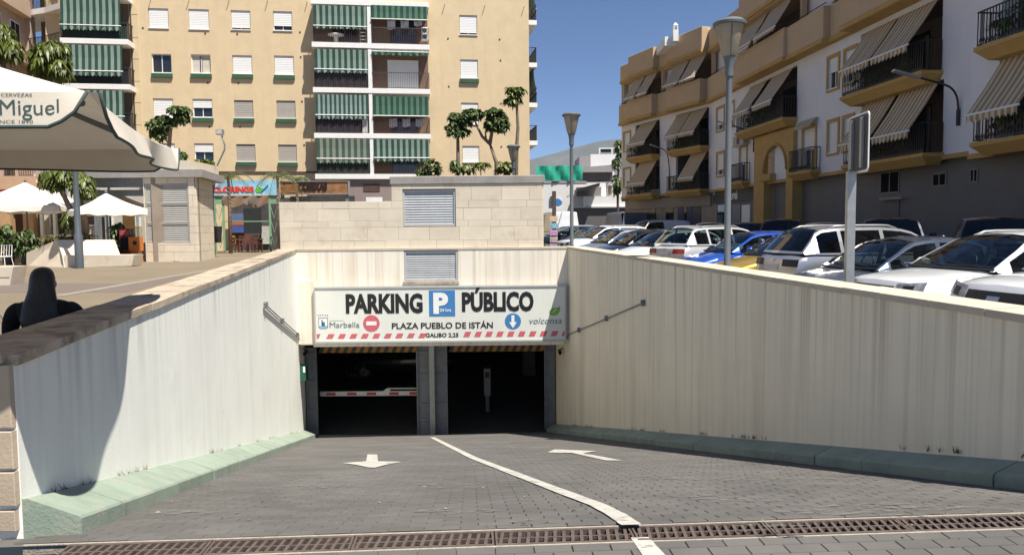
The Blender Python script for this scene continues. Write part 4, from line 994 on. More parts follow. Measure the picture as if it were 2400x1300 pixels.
umbrella_tree('low umbrella bush at the foot of the globe lamp', base(1183, Y2), [([base(1183, Y2), PY(1183, 396, Y2)], .06)], [lobe(1182, 392, 20, 15, Y2)], 6, ln=.32, per=22, m=M_leafA)
umbrella_tree('dense leafy bush in front of the lowest balcony awning', base(1010, 40), [([base(1010, 40), PY(1010, 395, 40)], .06)], [lobe(1012, 392, 22, 20, 40), lobe(990, 402, 14, 10, 40)], 7, ln=.30, per=30, wd=.14, m=M_leafB, name='bush')
# left trees
umbrella_tree('big drooping umbrella tree beside the green awning stack', base(120, 41), [([base(120, 41), PY(118, 300, 41), PY(116, 150, 41)], .25), ([PY(118, 300, 41), PY(135, 200, 41), PY(138, 150, 41)], .12)], [lobe(118, 135, 40, 35, 41), lobe(95, 122, 18, 20, 41), lobe(140, 155, 20, 22, 41), lobe(128, 110, 25, 14, 41), lobe(100, 150, 22, 20, 41)], 8, ln=.55, wd=.13, per=46, n=12, droop=1.7)
umbrella_tree('umbrella tree rising beside the brownish corner building', base(12, 41), [([base(12, 41), PY(10, 250, 41), PY(8, 100, 41)], .25)], [lobe(2, 100, 34, 30, 41), lobe(28, 112, 16, 20, 41), lobe(-20, 80, 30, 30, 41), lobe(10, 70, 14, 16, 41)], 9, ln=.55, wd=.13, per=46, n=12, droop=1.7)
umbrella_tree('leaning umbrella tree in front of the tan wall windows', base(395, 37), [([base(395, 37), PY(396, 345, 37), PY(400, 300, 37), PY(412, 272, 37), PY(424, 262, 37)], .12), ([PY(398, 320, 37), PY(380, 300, 37), PY(365, 285, 37)], .08)], [lobe(420, 258, 24, 12, 37), lobe(380, 285, 34, 18, 37), lobe(372, 300, 20, 22, 37), lobe(425, 275, 12, 8, 37), lobe(415, 365, 18, 14, 37)], 10, ln=.38, wd=.14, per=34, n=12, m=M_leafB)
umbrella_tree('low bush on the roof edge of the louvred kiosk', Vector((PY(478, 386, 35).x, 35, zp(35))), [([Vector((PY(478, 386, 35).x, 35, zp(35))), PY(478, 386, 35)], .05)], [lobe(478, 380, 22, 8, 35)], 11, ln=.36, per=24, m=M_leafA, name='bush')
# --- louvred kiosk
kz = onZ(465, 612, .33); KY = kz.y; zk = zp(KY)
K = Frame((kz.x, KY, 0), (1, 0)); KS = Frame((kz.x, KY, 0), (-.185, .983))
def KU(px, py=500): return K.U(px, py)
def KV(py, px=400): return K.V(px, py)
kiosk = thing('louvred_kiosk', 'pale stone kiosk with tall grey louvres and flat slab roof', 'kiosk')
u0 = KU(338); zt = KV(416); lo = (KU(341), KU(443), KV(569), KV(431)); kc = [zk - .1]
while kc[-1] < zt - .1: kc.append(min(kc[-1] + (.52 if len(kc) % 2 else .30), zt))
blocks(kiosk, K, u0, 0, list(zip(kc, kc[1:])), 1.3, holes=[lo], seed=21, gap=.012, n1=.02)
blocks(kiosk, KS, .02, 3.4, list(zip(kc, kc[1:])), 1.3, seed=22, gap=.012, n1=.02)
mb = MB(); mb.fbox(K, u0 + .02, lo[0], zk - .1, zt, -3.0, -.021); mb.fbox(K, lo[1], -.03, zk - .1, zt, -.4, -.021); mb.fbox(K, lo[0], lo[1], zk - .1, lo[2], -.4, -.021); mb.fbox(K, lo[0], lo[1], lo[3], zt, -.4, -.021)
mb.prism([KS.p(.3, zk - .1, -.021), KS.p(3.4, zk - .1, -.021), KS.p(3.4, zk - .1, -1.9), KS.p(.3, zk - .1, -1.9)], (0, 0, zt - zk + .1)); mb.build('wall_core', M_joint, kiosk)
lh = (lo[3] - lo[2] - .06) / 3
for i in range(3): louvre(kiosk, K, lo[0] + .01, lo[1] - .01, lo[2] + .01 + i * (lh + .02), lo[2] + .01 + i * (lh + .02) + lh, -.055, 9, mat('louvre_taupe', (.40, .385, .35), .5, .06, 4, .05))
mb = MB(); mb.hexa([K.p(KU(170, 420), zt, -3.6), K.p(KU(170, 420), zt, .16), K.p(.35, zt, .16), K.p(-.35, zt, -4.2)] + [K.p(KU(170, 420), zt + .33, -3.6), K.p(KU(170, 420), zt + .33, .16), K.p(.35, zt + .33, .16), K.p(-.35, zt + .33, -4.2)]); mb.build('roof_slab', M_conc, kiosk)
mb = MB(); mb.fbox(K, KU(150, 400), -.15, zt + .331, zt + .72, -3.0, .08); mb.build('roof_upstand', M_stone, kiosk)
mb = MB(); mb.fbox(K, KU(170, 430), u0 - .02, zt - .38, zt - .003, -.6, -.2); mb.fbox(K, KU(170, 430), u0 - .02, zt - .75, zt - .48, -.9, -.7); mb.build('beam', M_steel, kiosk)
# cafe front behind the parasols
t = thing('cafe_building', 'glazed cafe front with white frames behind the parasols', 'cafe')
CF = Frame((0, 37.5, 0), (1, 0))
def CU(px): return CF.U(px, 520)
zc0 = zp(37.5)
M_tile = mat('cafe_wall', (.50, .47, .42), .8, .08)
mb = MB(); mb.fbox(CF, CU(80), CU(345), zc0, zt - .1, -.3, 0); mb.build('wall', M_tile, t)
for (a, b, kd) in ((88, 104, 'w'), (118, 136, 'g'), (138, 150, 'd'), (152, 170, 'w'), (203, 232, 'g'), (238, 246, 'd'), (250, 266, 'w'), (290, 318, 'b'), (318, 330, 'w')):
    y0, y1 = {'w': (485, 600), 'g': (497, 530), 'd': (485, 600), 'b': (490, 590)}[kd]
    mb = MB(); mb.fbox(CF, CU(a), CU(b), CF.V(a, y1), CF.V(a, y0), .003, .06)
    m_ = {'w': M_wh, 'g': M_wh, 'd': M_black, 'b': mat('cafe_poster_brown', (.14, .075, .02), .6)}[kd]
    wn = mb.build('window' if kd == 'g' else 'panel', m_, t)
    if kd in 'gw':
        mb = MB(); mb.fbox(CF, CU(a) + .06, CU(b) - .06, CF.V(a, y1) + .08, CF.V(a, y0) - .08, .061, .07); mb.build('pane', M_win if kd == 'g' else mat('cafe_pane', (.30, .36, .38), .1, .2, 2, 0), wn)
for px in (110, 140, 166, 236, 243): mb = MB(); u = CU(px); mb.fbox(CF, u - .07, u + .07, zc0, zt - .2, .3, .45); mb.build('column', M_steel if px > 150 else M_wh, t)
railing(t, CF, CU(205), CU(258), zc0, 1.05, 1.2, M_steel, step=.14)
# --- parasols
M_canv = mat('parasol_canvas', (.80, .77, .70), .85, .05, 2, .1, 120, trans=.25)
M_pole = mat('parasol_pole', (.10, .11, .12), .5, .1)
def parasol(label, c, size, ze, za, rot, group='white parasols on the plaza', val=.22, txt=None):
    t = thing('parasol', label, 'parasol', c, rot, group); z0 = c[2]; s = size / 2; ze -= z0; za -= z0
    mb = MB(); cr = [(-s, -s), (s, -s), (s, s), (-s, s)]; n = 8
    for i in range(4):
        (x0, y0), (x1, y1) = cr[i], cr[(i + 1) % 4]; rows = []
        for j in range(n + 1):
            f = j / n; r_ = [];
            for q in range(n + 1):
                g = q / n; sag = -.10 * math.sin(math.pi * g) * f * (1 - .0 * f) - .10 * math.sin(math.pi * f)
                r_.append(Vector((lerp(0, lerp(x0, x1, g), f), lerp(0, lerp(y0, y1, g), f), lerp(za, ze, f) + sag * .6)))
            rows.append(r_)
        mb.grid(rows)
    mb.build('canopy', M_canv, t, smooth=35, fix=False)
    mb = MB()
    for i in range(4):
        (x0, y0), (x1, y1) = cr[i], cr[(i + 1) % 4]; r1 = []; r2 = []; nx, ny = (y1 - y0) / size, -(x1 - x0) / size
        for q in range(17):
            g = q / 16; x, y = lerp(x0, x1, g), lerp(y0, y1, g); sag = -.06 * math.sin(math.pi * g); w_ = .03 * math.sin(q * 1.9)
            r1.append(Vector((x, y, ze + sag))); r2.append(Vector((x + nx * (.03 + w_), y + ny * (.03 + w_), ze + sag - val - .025 * math.cos(q * math.pi / 2))))
        mb.grid([r1, r2])
    mb.build('valance', M_canv, t, smooth=True, fix=False)
    mb = MB(); mb.tube([(0, 0, 0), (0, 0, za + .02)], .04, 10); mb.lathe((0, 0, za), [(.06, 0), (.05, .1), (.01, .14)], 10); mb.build('pole', M_pole, t, smooth=40)
    mb = MB(); mb.box(-.4, .4, -.4, .4, .001, .07); mb.build('base', M_conc, t)
    for (x, y) in cr:
        mb = MB(); mb.tube([(0, 0, za - .08), (x * .98, y * .98, ze - .06)], .015, 6); mb.build('rib', M_pole, t)
    return t
def gp(px, Y): q = onY(px, 600, Y); return (q.x, Y, zp(Y))
def zat(py, Y, px=150): return onY(px, py, Y).z
parasol('white parasol in front of the terracotta terrace shop', gp(68, 33), 3.6, zat(480, 31.5), zat(426, 33), .25)
parasol('white printed parasol half hidden behind the planter tree', gp(125, 36), 3.4, zat(486, 34.5), zat(438, 36), .55)
tp_ = parasol('white parasol spread wide just left of the kiosk louvres', gp(262, 35), 3.4, zat(488, 35, 260), zat(442, 35, 270), .2)
parasol('low white parasol with a sharp corner before the kiosk', gp(255, 31), 2.5, zat(489, 30, 260), zat(452, 31, 260), .72)
# --- planter bench with its tree
PYd = 29.5; zpl = zp(PYd)
bench = thing('planter_bench', 'white stone planter bench with slanted backrest around a tree', 'planter', gp(190, PYd))
Bo = bench.location.copy()
def pp(px, py, Y): return onY(px, py, Y)
def slabp(name, quad, thick, m=M_stone):
    mb = MB(); mb.prism([Vector(q) for q in quad], thick); 
    for i in range(len(mb.v)): mb.v[i] = tuple(Vector(mb.v[i]) - Bo)
    return mb.build(name, m, bench)
yf = 28.9
slabp('seat', [pp(150, 598, yf), pp(314, 597, yf), pp(309, 623, yf), pp(152, 627, yf)], (0, .75, 0))
slabp('plinth', [pp(152, 627.3, yf + .06), pp(308, 623.3, yf + .06), pp(306, 630, yf + .06), pp(154, 634, yf + .06)], (0, .7, 0))
slabp('backrest', [pp(150, 597.4, yf + .45), pp(272, 596.4, yf + .45), pp(259, 562, yf + .9), pp(137, 562, yf + .9)], (0, .3, 0))
slabp('side_wall', [pp(150, 627, yf - .05), pp(62, 627, yf + 1.3), pp(62, 592, yf + 1.3), pp(134, 562, yf + .8), pp(145, 597, yf)], (.25, .55, 0))
mb = MB(); mb.prism([pp(140, 572, yf + 1.3) - Bo, pp(250, 572, yf + 1.3) - Bo, pp(250, 572, yf + 4) - Bo, pp(140, 572, yf + 4) - Bo], (0, 0, .05)); mb.build('soil', M_barkd, bench)
Yt = 31.0
umbrella_tree('twin trunk umbrella tree growing in the white planter', gp(190, Yt)[:2] + (zpl + .3,), [([PY(178, 580, Yt), PY(175, 530, Yt), PY(165, 490, Yt), PY(148, 455, Yt), PY(143, 435, Yt)], .16), ([PY(195, 580, Yt), PY(200, 530, Yt), PY(190, 480, Yt), PY(172, 435, Yt), PY(158, 405, Yt)], .17)],
              [lobe(128, 415, 25, 25, Yt), lobe(160, 405, 30, 14, Yt), lobe(192, 425, 22, 22, Yt), lobe(205, 440, 10, 10, Yt), lobe(165, 505, 10, 12, Yt)], 12, ln=.40, wd=.13, per=44, n=12, droop=1.6)
mb = rosettes([c - Vector(gp(160, 30.2)) for c in cloud(random.Random(5), [lobe(115, 560, 22, 12, 30.2), lobe(190, 555, 30, 9, 30.2), lobe(150, 556, 25, 9, 30.2)], 60)], .14, 8, .07, random.Random(6))
hb = mb.build('hedge', mat('hedge_leaf', (.09, .075, .02), .6, .4, 9, 0, island=.35), loc=gp(160, 30.2), fix=False); tag(hb, 'low brownish hedge growing in the white planter', 'hedge')
def potted(label, px, py0, py1, Y, w_, seed, m=M_leafB):
    g = gp(px, Y); t = thing('potted_plant', label, 'plant', g); top = onY(px, py0, Y).z - g[2]
    mb = MB(); mb.lathe((0, 0, .01), [(.18, 0), (.26, .42), (.28, .42), (.28, .47), (.22, .47), (.2, .40)], 16); mb.build('pot', M_black, t, smooth=30)
    mb = MB(); mb.tube([(0, 0, .4), (0, 0, top * .7)], .03, 6); mb.build('stem', M_bark, t)
    mb = rosettes(cloud(random.Random(seed), [((0, 0, top * .62), (w_, w_, top * .38))], 50), .28, 8, .10, random.Random(seed + 1)); mb.build('foliage', m, t, fix=False)
potted('leafy potted plant by the orange tan shop pillar', 20, 520, 600, 31, .5, 31)
potted('dark potted plant beside the planter bench end', 62, 535, 600, 30.8, .45, 33)
potted('tall potted plant beside the red vending machine', 278, 515, 600, 33.5, .35, 35)
# white chair / stool at the frame edge
t = thing('white_chair', 'white metal chair at the edge of the terrace', 'chair', gp(6, 28))
for (x, y) in ((-.22, -.22), (.22, -.22), (-.22, .22), (.22, .22)): mb = MB(); mb.tube([(x * 1.15, y * 1.15, 0), (x * .9, y * .9, .46)], .014, 6); mb.build('leg', M_wh, t)
mb = MB(); mb.box(-.22, .22, -.22, .22, .46, .49); mb.build('seat', M_wh, t)
mb = MB(); mb.tube([(-.2, .21, .48), (-.2, .27, .9), (.2, .27, .9), (.2, .21, .48)], .014, 6)
for x in (-.1, 0, .1): mb.tube([(x, .21, .48), (x, .27, .9)], .009, 5)
mb.build('backrest', M_wh, t)
# low white planter at the left edge
t = thing('stone_planter', 'low white stone planter wall beside the seated person', 'planter'); a = onZ(0, 672, .15)
mb = MB(); y0 = a.y; mb.hexa([(pp(-80, 660, y0).x, y0, zp(y0) - .05), (pp(22, 660, y0).x, y0, zp(y0) - .05), (pp(22, 660, y0).x, y0 + .6, zp(y0)), (pp(-80, 660, y0).x, y0 + .6, zp(y0)), (pp(-80, 660, y0).x, y0, pp(0, 625, y0).z), (pp(31, 625, y0).x, y0, pp(0, 625, y0).z), (pp(31, 625, y0).x, y0 + .6, pp(0, 625, y0).z), (pp(-80, 625, y0).x, y0 + .6, pp(0, 625, y0).z)]); mb.build('wall', M_stone, t)
mb = MB(); mb.box(pp(-80, 660, y0).x, pp(23, 660, y0).x, y0 - .01, y0 - .002, pp(0, 650, y0).z, pp(0, 650, y0).z + .012); mb.build('joint', M_joint, t)
# lamp column left
t = thing('lamp_column', 'dark blue grey lamp column in front of the planter bench', 'lamp post', (onY(187, 630, 28.1).x, 28.1, zp(28.1)))
mb = MB(); mb.lathe((0, 0, 0), [(.15, 0), (.15, 1.25), (.115, 1.32), (.095, 3.4), (.075, 4.6)], 14); mb.build('column', mat('lamp_blue_grey', (.085, .10, .115), .5, .1), t, smooth=30)
mb = MB(); mb.lathe((0, 0, 4.6), [(.1, 0), (.16, .15), (.42, .75), (.45, .76), (.45, .82), (.1, .9)], 18); mb.build('lantern', M_galv, t, smooth=30)
# red and orange vending machines
M_rd = mat('vending_red', (.10, .012, .015), .4, .1); M_or = mat('vending_orange', (.55, .17, .03), .45, .15)
t = thing('vending_machine', 'dark red capsule machine beside the kiosk', 'vending machine', gp(299, 33.2))
mb = MB(); mb.box(-.24, .24, -.2, .2, .02, 1.45); mb.build('body', M_rd, t)
mb = MB(); mb.box(-.2, .2, -.21, -.201, 1.15, 1.38); mb.build('header', mat('vending_label', (.4, .08, .08), .4), t)
mb = MB(); mb.box(-.18, .18, -.215, -.201, .5, 1.05); mb.build('window', M_win, t)
t = thing('capsule_dispenser', 'orange capsule toy dispenser against the kiosk corner', 'vending machine', gp(320, 32.0))
mb = MB(); mb.hexa([(-.2, -.2, .0), (.2, -.2, 0), (.2, .2, 0), (-.2, .2, 0), (-.16, -.16, .5), (.16, -.16, .5), (.16, .16, .5), (-.16, .16, .5)]); mb.build('stand', M_or, t)
mb = MB(); mb.box(-.22, .22, -.2, .2, .5, 1.1); mb.build('cabinet', M_or, t)
mb = MB(); mb.box(-.2, .2, -.18, .18, 1.1, 1.5); mb.build('globe_case', glass('case_glass', (.8, .75, .6)), t)
mb = MB(); mb.lathe((0, 0, 0), [(.09, 0), (.09, .02)], 14)
for i in range(len(mb.v)): x, y, z = mb.v[i]; mb.v[i] = (x + .05, -.2 - z, y + .85)
mb.build('coin_dial', M_black, t)
mb = MB(); mb.box(-.21, .21, -.19, .19, 1.5, 1.54); mb.build('lid', M_or, t)
# bollards at the kiosk
for (lab, px, py) in (('short dark post on a round footing before the kiosk plinth', 418, 613), ('short dark post on a pale footing near the kiosk corner', 449, 610)):
    q = onZ(px, py, zp(31.5)); t = thing('short_post', lab, 'bollard', (q.x, q.y, zp(q.y)))
    mb = MB(); mb.tube([(0, 0, 0), (0, 0, .34)], .045, 10); mb.build('post', M_black, t)
    mb = MB(); mb.lathe((0, 0, .002), [(.22, 0), (.22, .03)], 16); mb.build('footing', M_conc if px < 430 else M_stone, t)
t = thing('litter_bin_pole', 'dark pole with a grey bin at the kiosk side wall', 'pole', gp(503, 36.5))
mb = MB(); mb.tube([(0, 0, 0), (0, 0, 4.2)], .06, 8); mb.build('pole', M_steel, t); mb = MB(); mb.lathe((.25, -.1, .7), [(.14, 0), (.2, .75), (.2, .8)], 14); mb.build('bin', M_black, t, smooth=30)
# --- restaurants
RY = 43.5; RF = Frame((0, RY, 0), (1, .03)); zr_ = zp(RY)
def RU(px, py=500, n=0): return RF.U(px, py, n)
def RV(py, px=580, n=0): return RF.V(px, py, n)
M_pg = mat('pergola_green', (.22, .38, .24), .6, .1); M_cloth = mat('banner_brown', (.26, .17, .11), .85, .1)
t = thing('restaurant_pergola', 'pale green steel pergola with a sky blue painted sign', 'restaurant')
for px in (503, 523, 632, 651):
    u = RU(px); mb = MB(); mb.fbox(RF, u - .05, u + .05, zr_ - .05, RV(458), -.1, 0); mb.build('post', M_pg, t)
for (a, b) in ((503, 523), (632, 651)):
    u0, u1 = RU(a), RU(b); vv = [RV(y) for y in (580, 545, 512, 478)]
    mb = MB()
    for i in range(3):
        um_ = (u0 + u1) / 2; mb.tube([RF.p(u0, vv[i + 1], -.05), RF.p(um_, vv[i], -.05), RF.p(u1, vv[i + 1], -.05)], .03, 5)
    mb.build('lattice', M_pg, t)
    mb = MB(); mb.fbox(RF, u0, u1, RV(478), RV(458), -.06, -.03); mb.build('panel', M_pg, t)
for y in (520,): mb = MB(); mb.fbox(RF, RU(523), RU(632), RV(y), RV(y) + .06, -.1, -.04); mb.build('rail', M_pg, t)
sg = MB(); sg.fbox(RF, RU(500), RU(656), RV(457), RV(423), -.02, .06); sgn = sg.build('sign_board', mat('sign_sky_blue', (.22, .50, .72), .5, .25, .6, 0, col2=(.35, .66, .8)), t)
k = (RU(600) - RU(500)) / 100
letters('lettering', RF, 'CLORINGS', RU(502), RV(450), .065, 12 * k, 96 * k, mat('sign_red_letters', (.75, .06, .035), .5), t, depth=.02, bold=.06)
mb = MB(); mb.prism([RF.p(RU(x), RV(y), .062) for x, y in ((604, 452), (603, 445), (608, 440), (610, 436), (613, 440), (619, 442), (614, 448), (617, 453), (610, 451))], (0, -.02, 0)); mb.build('green_mark', mat('sign_green', (.12, .5, .03), .5), t)
mb = MB(); mb.prism([RF.p(RU(x), RV(y), .062) for x, y in ((616, 452), (614, 450), (626, 438), (632, 432), (631, 437), (622, 446))], (0, -.02, 0)); mb.build('blue_stroke', mat('sign_dark_blue', (.03, .12, .2), .5), t)
mb = MB(); n = 24; rows = []
for j in range(4):
    rows.append([RF.p(lerp(RU(524), RU(631), i / n), lerp(RV(459), RV(481) - .25 * (abs(math.sin(i * math.pi / 12 + .3)) - .5), j / 3), .03 + .05 * math.sin(i * .9 + j)) for i in range(n + 1)])
mb.grid(rows); mb.build('cloth_banner', M_cloth, t, smooth=True, fix=False)
letters('lettering', RF, 'SALE', RU(584), RV(477), .10, 9 * k, 22 * k, M_gink, t, depth=.01, bold=.03)
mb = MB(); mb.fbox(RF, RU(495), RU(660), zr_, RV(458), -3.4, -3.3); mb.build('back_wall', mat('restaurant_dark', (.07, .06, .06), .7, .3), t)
for (a, b, y0, y1, col) in ((537, 570, 500, 520, (.12, .16, .28)), (537, 570, 521, 527, (.5, .12, .05)), (537, 570, 528, 545, (.06, .1, .3)), (612, 628, 530, 572, (.5, .5, .45))):
    mb = MB(); mb.fbox(RF, RU(a, 520, -3), RU(b, 520, -3), RV(y1, 580, -3), RV(y0, 580, -3), -3.25, -3.0); mb.build('mural_panel', mat('mural_%d_%d' % (a, y0), col, .6, .15), t)
mb = MB(); mb.fbox(RF, RU(571, 520, -2), RU(612, 520, -2), RV(547, 580, -2), RV(488, 580, -2), -2.1, -2.0); mb.build('menu_board', mat('menu_black', (.025, .03, .03), .6, .2), t)
def chair(label, px, Y, rz, m):
    q = onY(px, 580, Y); t = thing('restaurant_chair', label, 'chair', (q.x, Y, zp(Y)), rz, 'chairs around the restaurant table')
    for (x, y) in ((-.19, -.19), (.19, -.19), (-.19, .19), (.19, .19)): mb = MB(); mb.box(x - .02, x + .02, y - .02, y + .02, 0, .45); mb.build('leg', m, t)
    mb = MB(); mb.box(-.21, .21, -.21, .21, .45, .49); mb.build('seat', m, t)
    mb = MB(); mb.box(-.21, -.17, .17, .21, .49, .95); mb.box(.17, .21, .17, .21, .49, .95); mb.box(-.17, .17, .175, .205, .85, .95); mb.box(-.17, .17, .175, .205, .65, .72); mb.build('backrest', m, t)
    return t
M_wd = mat('chair_red_brown', (.22, .05, .03), .5, .15); M_wo = mat('chair_orange', (.6, .2, .03), .5, .1)
t2 = thing('restaurant_table', 'dark wooden table under the restaurant pergola', 'table', gp(583, 43.0))
mb = MB(); mb.box(-.75, .75, -.4, .4, .72, .77); mb.build('table_top', M_barkd, t2)
for (x, y) in ((-.68, -.33), (.68, -.33), (-.68, .33), (.68, .33)): mb = MB(); mb.box(x - .03, x + .03, y - .03, y + .03, 0, .72); mb.build('leg', M_barkd, t2)
chair('orange chair at the end of the restaurant table', 555, 43.2, 1.4, M_wo)
chair('red brown chair on the pergola table side nearest the orange chair', 572, 42.3, math.pi, M_wd)
chair('red brown chair in the middle of the pergola table side', 586, 42.3, math.pi + .1, M_wd); chair('red brown chair at the far right corner of the pergola table', 602, 42.5, math.pi - .25, M_wd)
# brown fascia restaurant
t = thing('brown_fascia_shop', 'shop front with a brown timber fascia and dark lettering', 'shop')
BF = Frame((0, 42.0, 0), (1, .03))
def BU_(px): return BF.U(px, 440)
def BV_(py): return BF.V(735, py)
mb = MB(); mb.fbox(BF, BU_(657), BU_(816), BV_(454), BV_(426), -.2, 0); mb.build('fascia', mat('fascia_timber', (.24, .11, .04), .5, .25, 3, .1, col2=(.32, .16, .065)), t)
mb = MB(); mb.fbox(BF, BU_(656), BU_(819), BV_(426), BV_(424.5), -.2, .05); mb.fbox(BF, BU_(656), BU_(819), BV_(456), BV_(454), -.2, .05); mb.fbox(BF, BU_(816), BU_(819), BV_(454), BV_(426), -.2, .05); mb.build('fascia_frame', M_galv, t)
letters('lettering', BF, 'COSEXAS', BU_(699), BV_(446), .01, 17 * k, 66 * k, mat('fascia_letters', (.02, .006, .004), .5), t, depth=.03, bold=.07, shear=.1)
mb = MB(); mb.fbox(BF, BU_(658), BU_(816), .3, BV_(456), -2.0, -1.9); mb.build('shop_back', M_dark, t)
for px in (660, 812): mb = MB(); u = BU_(px); mb.fbox(BF, u - .08, u + .08, .3, BV_(456), -.2, -.04); mb.build('post', M_steel, t)
# palms
def palm(label, px, pyb, pyt, Y, seed, nf=11, fl=1.5):
    rr = random.Random(seed); g = gp(px, Y); top = onY(px, pyt, Y).z - g[2]; t = thing('palm', label, 'palm', g, 0, 'small palms by the restaurants')
    mb = MB(); mb.tube([(0, 0, 0), (.02, 0, top * .5), (0, 0, top)], [.12, .10, .07], 8); mb.build('trunk', M_bark, t, smooth=True)
    for f in range(nf):
        a = 2 * math.pi * f / nf + rr.uniform(-.2, .2); d = Vector((math.cos(a), math.sin(a), 0)); e = rr.uniform(.3, 1.0); mb = MB(); spine = []
        for i in range(9): s = i / 8; spine.append(Vector((0, 0, top)) + d * (fl * s * .9) + Vector((0, 0, fl * (e * s - 1.15 * s * s))))
        mb.tube(spine, .012, 4)
        for i in range(1, 9):
            for sd in (-1, 1):
                l = Vector((-d.y, d.x, 0)) * sd
                for q in (0, .5):
                    c = spine[i - 1].lerp(spine[i], q); leaf(mb, c, (l + d * .5).normalized(), .1, .32 * (1.1 - .5 * i / 9), .03, .7)
        mb.build('frond', M_palm, t, fix=False)
palm('small palm beside the kiosk roof and blue sign', 541, 580, 415, 40.5, 41); palm('small palm drooping over the blue sign end', 656, 580, 412, 41, 42); palm('small palm between the two restaurant fascias', 700, 580, 420, 43.5, 43, fl=1.2)
# ================================================================ WHITE APARTMENT HOUSE ON THE RIGHT (in shade)
def face(p0, p1): d = Vector((p1[0] - p0[0], p1[1] - p0[1], 0)).normalized(); return Frame((p0[0], p0[1], 0), (d.x, d.y), (-d.y, d.x, 0)), math.hypot(p1[0] - p0[0], p1[1] - p0[1])
S1, LEN1 = face((16.5, 0.0), (12.7, 47.6)); S2, LEN2 = face((12.7, 47.6), (8.6, 58.0))
M_rw = mat('house_white', (0.70, 0.69, 0.70), .85, .04, 1, .15, 30, streak=.12, sdirt=(.55, .54, .53), sscale=.7)
M_rb = mat('house_beige', (0.50, 0.36, 0.22), .85, .05, 1, .15, 30, streak=.1, sdirt=(.4, .28, .17), sscale=.7)
M_och = mat('house_ochre', (0.44, 0.275, 0.085), .8, .08, 2, .12, 40)
M_gf = mat('house_ground_grey', (0.17, 0.16, 0.145), .85, .06, 1.2, .15, 30)
M_gfb = mat('house_ground_beige', (0.30, 0.255, 0.205), .85, .1, 1.2, .15, 30)
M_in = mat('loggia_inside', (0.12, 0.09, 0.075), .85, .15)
AWB = stripes('awning_beige', (0.36, 0.245, 0.13), (0.62, 0.53, 0.38), .24); AWC = stripes('awning_beige_fine', (0.40, 0.30, 0.19), (0.58, 0.50, 0.38), .16)
house = thing('white_apartment_house', 'white and ochre balcony house with beige awnings along the street', 'building')
def uz(F, px, z, n=0.0):
    py = 300.0
    for _ in range(8):
        v0 = F.hit(px, py, n)[1]; v1 = F.hit(px, py + 1, n)[1]; py += (z - v0) / (v1 - v0)
    return F.U(px, py, n)
Z1, Z2, Z3, ZR, ZP, ZT = 3.95, 6.70, 9.45, 11.0, 12.65, 14.25
holes1, holes2 = [], []; logs = []
def loggia(F, a, b, fl, aws, m=AWB):
    z = (Z1, Z2)[fl]; u0, u1 = sorted((uz(F, a, z + 1.2), uz(F, b, z + 1.2)))
    (holes1 if F is S1 else holes2).append((u0, u1, z + .12, z + 2.55)); logs.append((F, u0, u1, z, fl, aws, m))
loggia(S1, 2019, 2210, 0, ((.02, .46), (.50, .92))); loggia(S1, 2016, 2208, 1, ((.02, .46), (.48, .90)))
loggia(S1, 1756, 1868, 1, ((.05, .45), (.55, .93)), AWC)
loggia(S1, 2366, 2520, 0, ((.05, .9),)); loggia(S1, 2376, 2560, 1, ())
for fl in (0, 1): loggia(S2, 1584, 1661, fl, ((.0, .48), (.50, .92)) if fl else ((.02, .48),)); loggia(S2, 1489, 1546, fl, ((.05, .75),), AWC)
rw = []
def rwin(F, a, b, fl, op, y=None, full=False):
    z = (Z1, Z2)[fl]; u0, u1 = sorted((uz(F, a, z + 1.3), uz(F, b, z + 1.3)))
    h = (u0, u1, z + (.15 if full else .85), z + 2.15); (holes1 if F is S1 else holes2).append(h); rw.append((F, h, op, full, fl))
rwin(S1, 1942, 1965, 1, .3); rwin(S1, 1981, 2006, 1, .35); rwin(S1, 1942, 1964, 0, .0); rwin(S1, 1978, 1999, 0, .2)
rwin(S1, 1883, 1911, 0, .45, full=True); rwin(S1, 1681, 1697, 0, .25); rwin(S1, 1681, 1697, 1, .1); rwin(S1, 1735, 1750, 0, .4, full=True); rwin(S1, 1708, 1720, 1, .1)
rwin(S2, 1463, 1477, 0, 0.); rwin(S2, 1463, 1477, 1, 0.)
mb = MB(); holed(mb, S1, 3.0, LEN1, Z1, Z3, holes1, 0, .16, 0); holed(mb, S2, 0, LEN2, Z1, Z3, holes2, 0, .16, 0)
for F, L_ in ((S1, LEN1), (S2, LEN2)):     # set-back top storey, roof, backs
    mb.quad(F.p(3 if F is S1 else 0, Z3, -1.3), F.p(L_, Z3, -1.3), F.p(L_, ZT - .1, -1.3), F.p(3 if F is S1 else 0, ZT - .1, -1.3))
    mb.quad(F.p(3 if F is S1 else 0, ZT - .4, .1), F.p(L_, ZT - .4, .1), F.p(L_, ZT - .4, -12), F.p(3 if F is S1 else 0, ZT - .4, -12))
mb.quad(S2.p(LEN2, Z1 - .3, 0), S2.p(LEN2, Z1 - .3, -12), S2.p(LEN2, ZT - .4, -12), S2.p(LEN2, ZT - .4, 0))
mb.quad(S1.p(3, -.2, 0), S1.p(3, -.2, -12), S1.p(3, ZT - .4, -12), S1.p(3, ZT - .4, 0)); mb.quad(S1.p(3, -.2, -12), S1.p(LEN1, -.2, -12), S1.p(LEN1, ZT - .4, -12), S1.p(3, ZT - .4, -12))
mb.build('wall', M_rw, house, fix=False)
